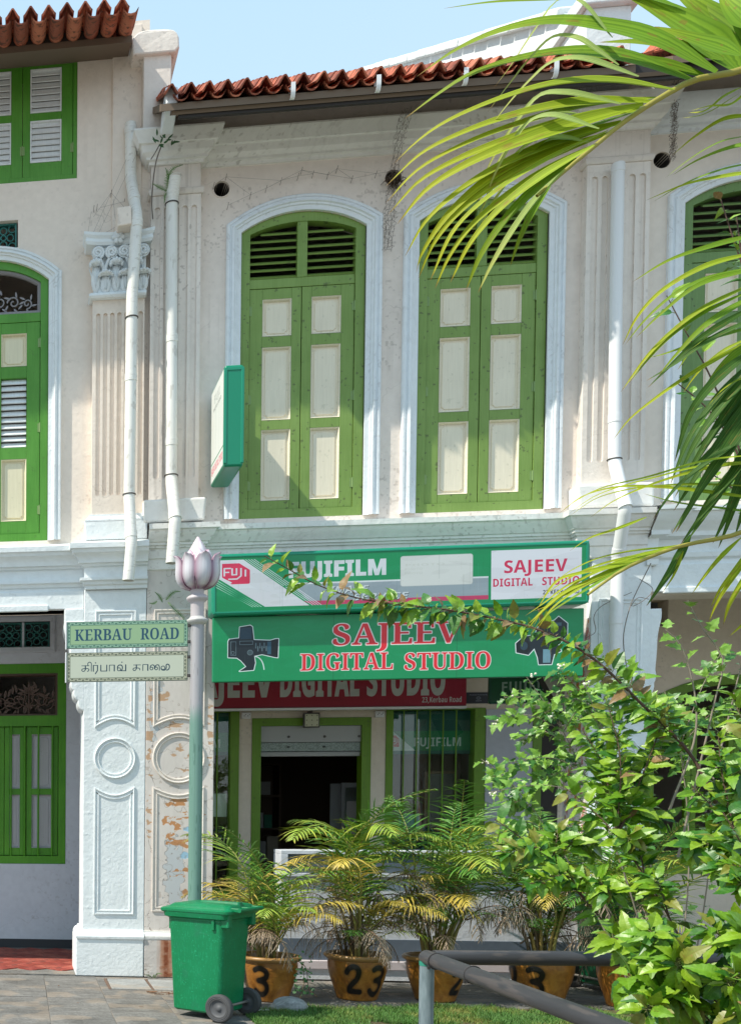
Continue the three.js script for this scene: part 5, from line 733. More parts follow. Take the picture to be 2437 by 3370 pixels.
// ---------------------------------------------------------------- lotus street lamp and the street name plates
const LX = 1.443, LZ = 1.15;
{
  const o = tag(group('street_lamp', scene, [LX, 0, LZ]), 'grey green street post topped by a pink and white lotus bud', 'street lamp');
  M.postP = mat([1, 1, 1], { map: tex(256, 1024, (u, v) => { const m = (fbm(u, v, 6, 5, 320) - 0.5) * 0.1 + (vn(u * 90, v * 8, 90, 322) - 0.5) * 0.06, t = ss(0.0, 0.02, v - 0.915 + (fbm(u, v, 12, 3, 323) - 0.5) * 0.015); return [0, 1, 2].map((i) => [0.42, 0.56, 0.515][i] * (1 - t) + [0.635, 0.63, 0.645][i] * t + m - 0.08 * ss(0.66, 0.72, fbm(u, v * 4, 22, 4, 327))); }), roughness: 0.45 });
  const lathe = (p, n = 32) => new THREE.LatheGeometry(p.map((q) => new THREE.Vector2(...q)), n);
  mesh('post', lathe([[0.075, 0], [0.075, 0.5], [0.056, 0.56], [0.0535, 0.6], [0.0525, 3.1]]), M.postP, o);
  mesh('collar', lathe([[0.05, 3.09], [0.075, 3.105], [0.084, 3.125], [0.084, 3.135], [0.06, 3.15], [0.058, 3.16]]), M.collarP = mat([0.52, 0.51, 0.50], { roughness: 0.55 }), o);
  mesh('neck', lathe([[0.053, 3.15], [0.053, 3.27], [0.07, 3.285], [0.084, 3.30], [0.086, 3.315], [0.07, 3.33], [0.05, 3.345], [0.062, 3.40]]), mat([0.50, 0.46, 0.48], { roughness: 0.5 }), o);
  const pm = mat([1, 1, 1], { vertexColors: true, roughness: 0.35 });
  const petal = (ang, prof, half, thick, dark) => {           // bowl shaped petal; pink paint along the rim and brushed veins
    const nu = 12, nv = 12, pos = [], col = [], idx = [];
    for (let f = 0; f < 2; f++) for (let j = 0; j <= nv; j++) for (let i = 0; i <= nu; i++) {
      const v = j / nv, u = (i / nu) * 2 - 1, w = half * (v < 0.55 ? 0.75 + 0.25 * Math.sin(v / 0.55 * Math.PI / 2) : Math.pow(Math.cos((v - 0.55) / 0.45 * Math.PI / 2), 0.62));
      const k = v * (prof.length - 1), a = Math.min(prof.length - 2, Math.floor(k)), t = k - a, r = prof[a][0] + (prof[a + 1][0] - prof[a][0]) * t, y = prof[a][1] + (prof[a + 1][1] - prof[a][1]) * t;
      const th = ang + u * w, rr = r + 0.014 * (1 - u * u) - f * thick; pos.push(rr * Math.sin(th), y, rr * Math.cos(th));
      const e = Math.max(Math.abs(u), v > 0.8 ? (v - 0.8) * 4.6 : 0), vein = 0.5 + 0.5 * Math.sin(u * 21 + v * 3), rim = Math.pow(e, 1.7) * 0.9 + 0.16 * vein + (v < 0.12 ? 0.6 : 0), c = [0.66, 0.66, 0.70], p = dark;
      const q = Math.min(1, rim); col.push(...c.map((x, n) => x * (1 - q) + p[n] * q));
    }
    const S = (nu + 1) * (nv + 1); for (let f = 0; f < 2; f++) for (let j = 0; j < nv; j++) for (let i = 0; i < nu; i++) { const a = f * S + j * (nu + 1) + i, b = a + nu + 1; f ? idx.push(a, b, a + 1, b, b + 1, a + 1) : idx.push(a, a + 1, b, b, a + 1, b + 1); }
    for (let j = 0; j < nv; j++) for (const i of [0, nu]) { const a = j * (nu + 1) + i, b = a + nu + 1; idx.push(a, b, a + S, b, b + S, a + S); }
    const g = new THREE.BufferGeometry(); g.setAttribute('position', new THREE.Float32BufferAttribute(pos, 3)); g.setAttribute('color', new THREE.Float32BufferAttribute(col, 3)); g.setIndex(idx); g.computeVertexNormals(); return g;
  };
  const outer = [[0.05, 3.375], [0.115, 3.395], [0.155, 3.44], [0.167, 3.50], [0.165, 3.55], [0.163, 3.595], [0.172, 3.63], [0.19, 3.652]], inner = [[0.1, 3.5], [0.125, 3.56], [0.118, 3.61], [0.10, 3.66], [0.085, 3.69]], core = [[0.09, 3.6], [0.075, 3.66], [0.055, 3.71], [0.03, 3.75], [0.012, 3.775]];
  for (let i = 0; i < 8; i++) mesh('petal', petal(i * Math.PI / 4 + 0.15, outer, i % 2 ? 0.36 : 0.44, 0.012, [0.27, 0.14, 0.21]), pm, o);
  for (let i = 0; i < 7; i++) mesh('petal', petal(i * 2 * Math.PI / 7, inner, 0.42, 0.01, [0.50, 0.28, 0.38]), pm, o);
  for (let i = 0; i < 5; i++) mesh('petal', petal(i * 2 * Math.PI / 5 + 0.4, core, 0.6, 0.008, [0.60, 0.40, 0.48]), pm, o);
  mesh('bud', lathe([[0.05, 3.38], [0.13, 3.42], [0.14, 3.5], [0.115, 3.6], [0.075, 3.69], [0.035, 3.76], [0.008, 3.805], [0, 3.81]]), mat([0.68, 0.56, 0.62], { roughness: 0.4 }), o);
}
{
  const border = (c, W, H, dark, base) => { c.fillStyle = base; c.fillRect(0, 0, W, H); c.strokeStyle = dark; c.lineWidth = 4; c.strokeRect(2, 2, W - 4, H - 4); const b = 30; c.strokeRect(b, b, W - 2 * b, H - 2 * b);
    const shell = (x, y, a) => { c.save(); c.translate(x, y); c.rotate(a); c.fillStyle = dark; c.beginPath(); c.arc(0, 3, 12, Math.PI, 0); c.closePath(); c.fill(); c.fillStyle = base; c.beginPath(); c.arc(0, 4, 7, Math.PI, 0); c.closePath(); c.fill(); c.fillStyle = dark; c.beginPath(); c.arc(0, 3, 4, Math.PI, 0); c.fill(); c.restore(); };
    for (let x = 18; x < W; x += 31) { shell(x, 16, (x / 31 | 0) % 2 ? Math.PI : 0); shell(x, H - 16, (x / 31 | 0) % 2 ? 0 : Math.PI); } for (let y = 48; y < H - 30; y += 31) { shell(16, y, Math.PI / 2); shell(W - 16, y, -Math.PI / 2); } };
  const t1 = canvasTex(1024, 232, (c, W, H) => { border(c, W, H, '#2c5a50', '#8fb39a'); c.fillStyle = '#96b58c'; c.fillRect(32, 32, W - 64, H - 64); c.fillStyle = '#1c4a63'; fit(c, 'KERBAU', 66, 66, 490, 100, 'bold', 'serif'); fit(c, 'ROAD', 625, 66, 330, 100, 'bold', 'serif'); });
  const t2 = canvasTex(1024, 250, (c, W, H) => {
    border(c, W, H, '#3d4a3c', '#b3b39c'); c.fillStyle = '#c6cbb8'; c.fillRect(32, 32, W - 64, H - 64); c.strokeStyle = '#1d3b4c'; c.lineCap = 'round'; c.lineJoin = 'round'; c.save(); c.translate(128, 88); c.scale(1.1, 1.1);
    const S = (w, ...ops) => { c.lineWidth = w; c.beginPath(); for (const [k, ...a] of ops) k === 'm' ? c.moveTo(...a) : k === 'l' ? c.lineTo(...a) : k === 'q' ? c.quadraticCurveTo(...a) : k === 'a' ? c.arc(...a) : c.bezierCurveTo(...a); c.stroke(); };
    const aa = (x) => { S(6, ['m', x, 66], ['l', x, 22]); S(5, ['m', x, 20], ['l', x + 38, 20]); S(9, ['m', x + 38, 22], ['l', x + 38, 66]); };
    // ka + i
    S(5, ['m', 2, 22], ['l', 58, 22]); S(9, ['m', 30, 22], ['l', 30, 52]); S(6, ['m', 30, 50], ['q', 26, 68, 12, 66], ['q', -2, 62, 4, 50], ['q', 12, 42, 30, 46], ['q', 52, 40, 58, 52], ['q', 58, 64, 46, 66]); S(6, ['m', 50, 22], ['q', 44, -6, 64, -6], ['q', 80, -4, 76, 24], ['l', 76, 66]);
    // r with dot
    S(8, ['m', 92, 66], ['l', 92, 22]); S(5, ['m', 90, 20], ['l', 126, 20]); S(8, ['m', 124, 22], ['l', 124, 62], ['l', 108, 86]); S(9, ['m', 108, 0], ['l', 109, 1]);
    // pa + aa
    S(8, ['m', 150, 20], ['l', 150, 64]); S(6, ['m', 150, 66], ['l', 196, 66]); S(8, ['m', 196, 66], ['l', 196, 20]); aa(216);
    // v with dot
    S(6, ['a', 290, 54, 12, 0, 6.3]); S(8, ['m', 279, 48], ['q', 276, 20, 300, 20], ['q', 320, 22, 316, 48], ['q', 314, 64, 304, 62]); S(6, ['m', 304, 66], ['l', 342, 66]); S(9, ['m', 342, 66], ['l', 342, 20]); S(9, ['m', 312, -2], ['l', 313, -1]);
    // ca + aa
    S(5, ['m', 402, 22], ['l', 456, 22]); S(9, ['m', 424, 22], ['l', 424, 52]); S(6, ['m', 424, 48], ['q', 420, 68, 406, 66], ['q', 396, 62, 400, 50], ['q', 410, 42, 434, 46], ['q', 452, 46, 450, 62]); aa(474);
    // lai
    S(6, ['a', 540, 52, 11, 0, 6.3]); S(7, ['m', 530, 46], ['q', 530, 22, 552, 24], ['q', 568, 30, 562, 52]); S(6, ['a', 576, 52, 11, 0, 6.3]); S(7, ['m', 566, 46], ['q', 570, 20, 592, 24], ['q', 604, 34, 600, 66]);
    S(6, ['a', 628, 48, 14, 0, 6.3]); S(8, ['m', 614, 50], ['q', 616, 70, 640, 66], ['q', 656, 58, 652, 34], ['q', 650, 20, 664, 20], ['q', 680, 26, 676, 48], ['q', 672, 66, 656, 66]);
    c.restore();
  });
  for (const [t, y0, y1, lab] of [[t1, 2.917, 3.139, 'green enamel plate reading KERBAU ROAD on the lotus post'], [t2, 2.642, 2.884, 'cream enamel plate with Tamil lettering below the KERBAU ROAD plate']]) {
    const o = tag(group('street_name_plate'), lab, 'street sign', 'plates on the lotus post');
    mesh('plate', box(0.392, 1.372, y0, y1, LZ - 0.008, LZ + 0.006, 0.002), mat([0.30, 0.33, 0.28], { roughness: 0.5 }), o);
    mesh('print', new THREE.PlaneGeometry(0.974, y1 - y0 - 0.006).translate(0.882, (y0 + y1) / 2, LZ + 0.0072), mat([1, 1, 1], { map: t, roughness: 0.35 }), o);
    mesh('edge_channel', box(0.384, 0.394, y0 - 0.004, y1 + 0.004, LZ - 0.02, LZ + 0.014, 0.002), M.pvcW, o);
    for (const y of [y0 + 0.04, y1 - 0.05]) mesh('bolt_clamp', [box(1.365, 1.40, y - 0.012, y + 0.012, LZ - 0.01, LZ + 0.012), ((g) => { g.rotateX(Math.PI / 2); g.translate(1.378, y, LZ + 0.014); return g; })(new THREE.CylinderGeometry(0.007, 0.007, 0.008, 6))], M.iron, o);
  }
}
// ---------------------------------------------------------------- wheelie bins
function ringLoft(rings, capTop = true, capBottom = true, n = 6) {     // rings: [y, x0, x1, halfWidth, radius]
  const R1 = rings.map(([y, x0, x1, h, r]) => { const p = [], C = [[x1 - r, h - r, 0], [x0 + r, h - r, 1], [x0 + r, -h + r, 2], [x1 - r, -h + r, 3]]; for (const [cx, cz, q] of C) for (let i = 0; i <= n; i++) { const a = (q + i / n) * Math.PI / 2; p.push([cx + r * Math.cos(a), y, cz + r * Math.sin(a)]); } return p; }), N = R1[0].length, pos = [], idx = [];
  R1.forEach((p) => p.forEach((q) => pos.push(...q)));
  for (let j = 0; j < R1.length - 1; j++) for (let i = 0; i < N; i++) { const a = j * N + i, b = j * N + (i + 1) % N; idx.push(a, a + N, b, b, a + N, b + N); }
  const cap = (j, f) => { const c = pos.length / 3, p = R1[j]; pos.push((rings[j][1] + rings[j][2]) / 2, rings[j][0], 0); for (let i = 0; i < N; i++) { const a = j * N + i, b = j * N + (i + 1) % N; f ? idx.push(c, b, a) : idx.push(c, a, b); } };
  if (capBottom) cap(0, false); if (capTop) cap(R1.length - 1, true);
  const g = new THREE.BufferGeometry(); g.setAttribute('position', new THREE.Float32BufferAttribute(pos, 3)); g.setIndex(idx); g.computeVertexNormals(); return toCreasedNormals(g, 0.55);
}
const binMap = tex(512, 512, (u, v) => { const m = (fbm(u, v, 4, 5, 340) - 0.5) * 0.07, s = ss(0.75, 0.8, vn(u * 200, v * 30, 200, 343)) * 0.05 + ss(0.78, 0.84, fbm(u, v, 60, 2, 346)) * 0.1, d = ss(0.58, 0.72, fbm(u, v, 7, 4, 348)) * 0.22; return [0.0, 0.465, 0.285].map((c, i) => (c + m + s) * (1 - d) + [0.28, 0.42, 0.34][i] * d); }, true, 0.8);
function bin(label, pos, turn, tone) {
  const o = tag(group('wheelie_bin', scene, pos), label, 'bin'); o.rotation.y = turn;
  const gm = mat(tone, { map: binMap, roughness: 0.38 });
  const body = mUV(ringLoft([[0.05, -0.215, 0.17, 0.185, 0.03], [0.065, -0.23, 0.185, 0.2, 0.035], [0.14, -0.235, 0.19, 0.204, 0.04], [0.78, -0.262, 0.222, 0.232, 0.05], [0.785, -0.268, 0.226, 0.236, 0.05], [0.855, -0.272, 0.23, 0.24, 0.05]]));
  mesh('body', body, gm, o);
  mesh('rim', mUV(ringLoft([[0.80, -0.27, 0.236, 0.24, 0.05], [0.812, -0.295, 0.262, 0.262, 0.055], [0.85, -0.302, 0.268, 0.268, 0.055], [0.858, -0.296, 0.262, 0.262, 0.055]])), gm, o);
  mesh('lid', mUV(ringLoft([[0.848, -0.318, 0.28, 0.268, 0.05], [0.856, -0.325, 0.285, 0.273, 0.055], [0.874, -0.325, 0.285, 0.273, 0.055], [0.882, -0.312, 0.28, 0.262, 0.055], [0.884, -0.28, 0.275, 0.235, 0.05], [0.905, -0.255, 0.26, 0.215, 0.05], [0.915, -0.24, 0.25, 0.2, 0.05], [0.924, -0.15, 0.2, 0.14, 0.05]])), gm, o);
  mesh('lid_ridge', mUV(ringLoft([[0.905, -0.10, 0.26, 0.045, 0.02], [0.934, -0.08, 0.25, 0.035, 0.015]])), gm, o);
  mesh('lid_lip', mUV(ringLoft([[0.86, -0.36, -0.32, 0.11, 0.012], [0.88, -0.355, -0.32, 0.1, 0.012]])), gm, o);
  mesh('handle', [rod(V(0.335, 0.885, -0.19), V(0.335, 0.885, 0.19), 0.016, 12), ...[-0.17, 0, 0.17].map((z) => mUV(box(0.24, 0.345, 0.868, 0.9, z - 0.014, z + 0.014, 0.006)))], gm, o);
  for (const z of [-0.2, 0.2]) mesh('hinge_bracket', mUV(box(0.2, 0.27, 0.74, 0.865, z - 0.03, z + 0.03, 0.012)), gm, o);
  mesh('side_rib', [box(0.13, 0.155, 0.72, 0.81, 0.22, 0.249, 0.006), box(-0.28, -0.255, 0.70, 0.81, 0.15, 0.18, 0.006)], gm, o);
  for (const s of [-1, 1]) {
    const w = group('wheel', o); w.position.set(0.2, 0.112, s * 0.235); w.scale.setScalar(1.12);
    const ty = new THREE.LatheGeometry([[0.062, -0.022], [0.09, -0.024], [0.098, -0.018], [0.1, 0], [0.098, 0.018], [0.09, 0.024], [0.062, 0.022]].map((q) => new THREE.Vector2(...q)), 36); ty.rotateX(Math.PI / 2); mesh('tyre', ty, M.rubber ??= mat([0.06, 0.06, 0.062], { roughness: 0.75 }), w);
    const hub = new THREE.LatheGeometry([[0, 0.02], [0.014, 0.02], [0.016, 0.012], [0.03, 0.008], [0.052, 0.008], [0.058, 0.018], [0.068, 0.019], [0.068, -0.019], [0.058, -0.018], [0.03, -0.008], [0, -0.01]].map((q) => new THREE.Vector2(...q)), 32); hub.rotateX(Math.PI / 2); mesh('rim', hub, M.hub ??= mat([0.085, 0.088, 0.095], { roughness: 0.6 }), w);
    const gr = []; for (const r of [0.075, 0.085]) { const t = new THREE.TorusGeometry(r, 0.0022, 6, 36); t.translate(0, 0, s * 0.0235); gr.push(t); } mesh('tread_ring', gr, M.hub, w);
  }
  mesh('axle', rod(V(0.2, 0.112, -0.24), V(0.2, 0.112, 0.24), 0.011, 10), mat([0.35, 0.33, 0.3], { metalness: 0.7, roughness: 0.5 }), o);
  return o;
}
const bin1 = bin('green wheelie bin standing in front of the lotus street post', [1.478, 0, 1.74], -0.66, [1, 1, 1]); bin1.scale.setScalar(0.95);
{ // scratched numbers on its side, as fine grooves of paint
  const L = (p) => tube(p.map(([x, y]) => V(x, y, 0.204 + 0.028 * (y - 0.14) / 0.64 - 0.0006)), 0.0012, p.length * 6, 4);
  mesh('scratched_number', [L([[-0.16, 0.62], [-0.13, 0.64], [-0.11, 0.60], [-0.15, 0.50], [-0.16, 0.44], [-0.10, 0.43]]), L([[0.0, 0.64], [0.005, 0.54], [0.005, 0.43]]), L([[-0.05, 0.65], [0.02, 0.69], [0.1, 0.68]]), L([[-0.13, 0.36], [-0.13, 0.30], [-0.10, 0.28]]), L([[0.0, 0.26], [0.0, 0.36], [0.04, 0.34], [0.01, 0.31], [0.04, 0.27]])], mat([0.004, 0.17, 0.095], { roughness: 0.5 }), bin1);
}
bin('dark green wheelie bin half hidden behind the last potted palm', [5.17, 0, 0.12], Math.PI + 0.25, [0.35, 0.42, 0.4]);
// ---------------------------------------------------------------- pipe railing, stone and litter
{
  const o = tag(group('pipe_railing'), 'grey pipe railing with a sharp corner in front of the potted palms', 'railing');
  M.rail = mat([1, 1, 1], { map: tex(256, 512, (u, v) => { const m = (fbm(u, v, 8, 4, 350) - 0.5) * 0.1, d = ss(0.52, 0.66, fbm(u, v * 2, 10, 4, 352)) * 0.5; return [0.25, 0.25, 0.26].map((c, i) => (c + m) * (1 - d) + [0.40, 0.36, 0.34][i] * d); }), roughness: 0.5, metalness: 0.15 });
  M.zinc = mat([1, 1, 1], { map: tex(256, 256, (u, v) => { const a = (fbm(u, v, 14, 4, 355) - 0.5) * 0.25; return [0.50 + a, 0.56 + a, 0.58 + a]; }), roughness: 0.5, metalness: 0.35 });
  const c = V(1.865, 0.912, 5.1), r = 0.034;
  mesh('rail', [rod(c.clone().add(V(0.03, 0.001, 0)), V(4.6, 0.93, 5.02), r, 24)], M.rail, o);
  mesh('rail', [rod(c.clone().add(V(0, 0, 0.0)), V(1.84, 0.905, 8.6), r, 24)], M.rail, o);
  mesh('elbow', ((g) => { g.translate(c.x, c.y, c.z); return g; })(new THREE.SphereGeometry(r * 1.01, 20, 14)), M.rail, o);
  for (const [x, z] of [[1.865, 5.1], [3.6, 5.05], [1.85, 7.4]]) mesh('post', rod(V(x, -0.03, z), V(x, 0.888, z), 0.031, 20), M.zinc, o);
  mesh('weld', ((g) => { g.translate(1.865, 0.885, 5.1); return g; })(new THREE.CylinderGeometry(0.033, 0.0325, 0.02, 18)), mat([0.02, 0.22, 0.15], { roughness: 0.6 }), o);
  for (const z of [5.22, 5.62]) mesh('cable_tie', [((g) => { g.translate(1.863, 0.911, z); return g; })(new THREE.TorusGeometry(r + 0.002, 0.003, 6, 24)), box(1.825, 1.835, 0.875, 0.888, z - 0.004, z + 0.006)], M.dark, o);
}
{
  const g = new THREE.IcosahedronGeometry(1, 3), p = g.attributes.position; for (let i = 0; i < p.count; i++) { const x = p.getX(i), y = p.getY(i), z = p.getZ(i), n = 0.75 + 0.5 * vn(x * 2 + 9, y * 2 + z * 2 + 9, 64, 5); p.setXYZ(i, x * 0.15 * n, Math.max(-0.02, y * 0.085 * n), z * 0.1 * n); } g.computeVertexNormals(); g.translate(2.13, 0.01, 1.42);
  tag(mesh('stone', mUV(toCreasedNormals(g, 0.5)), M.lid), 'broken grey stone lying between the bin and the numbered pots', 'stone');
  const card = new THREE.BoxGeometry(0.12, 0.004, 0.05); card.rotateY(0.3); tag(mesh('paper_scrap', card.translate(1.9, 0.012, 1.52), mat([0.75, 0.75, 0.73], { roughness: 0.9 })), 'scrap of white paper on the grass edge by the bin', 'paper');
  M.deadLeaf = mat([0.20, 0.10, 0.05], { roughness: 0.9, side: THREE.DoubleSide });
  const lab = ['curled reddish leaf beside the drain cover', 'small pale leaf on the paving below the tiled floor', 'dry leaf on the paving joint', 'dry leaf near the foot of the bin'];
  [[1.12, 0.78, 0.4, 0.09], [0.36, 0.55, 1.1, 0.035], [0.5, 1.4, 2.1, 0.035], [1.0, 1.5, 2.8, 0.04]].forEach(([x, z, a, s], i) => { const l = leafBlade(0, 0, 0, 0, s, s * 0.3, 0.002); l.rotateX(-Math.PI / 2 + 0.25); l.rotateY(a); l.translate(x, 0.012, z); tag(mesh('fallen_leaf', l, M.deadLeaf), lab[i], 'leaf', 'fallen leaves on the paving'); });
  const tw = []; for (let i = 0; i < 14; i++) { const x = R(1.1, 1.42), z = R(0.74, 0.86); tw.push(rod(V(x, 0.008, z), V(x + R(-0.12, 0.12), 0.014, z + R(-0.04, 0.04)), 0.003, 4)); } tag(mesh('dry_twig', tw, M.deadLeaf), 'dry palm twig on the paving left of the bin', 'twig');
}
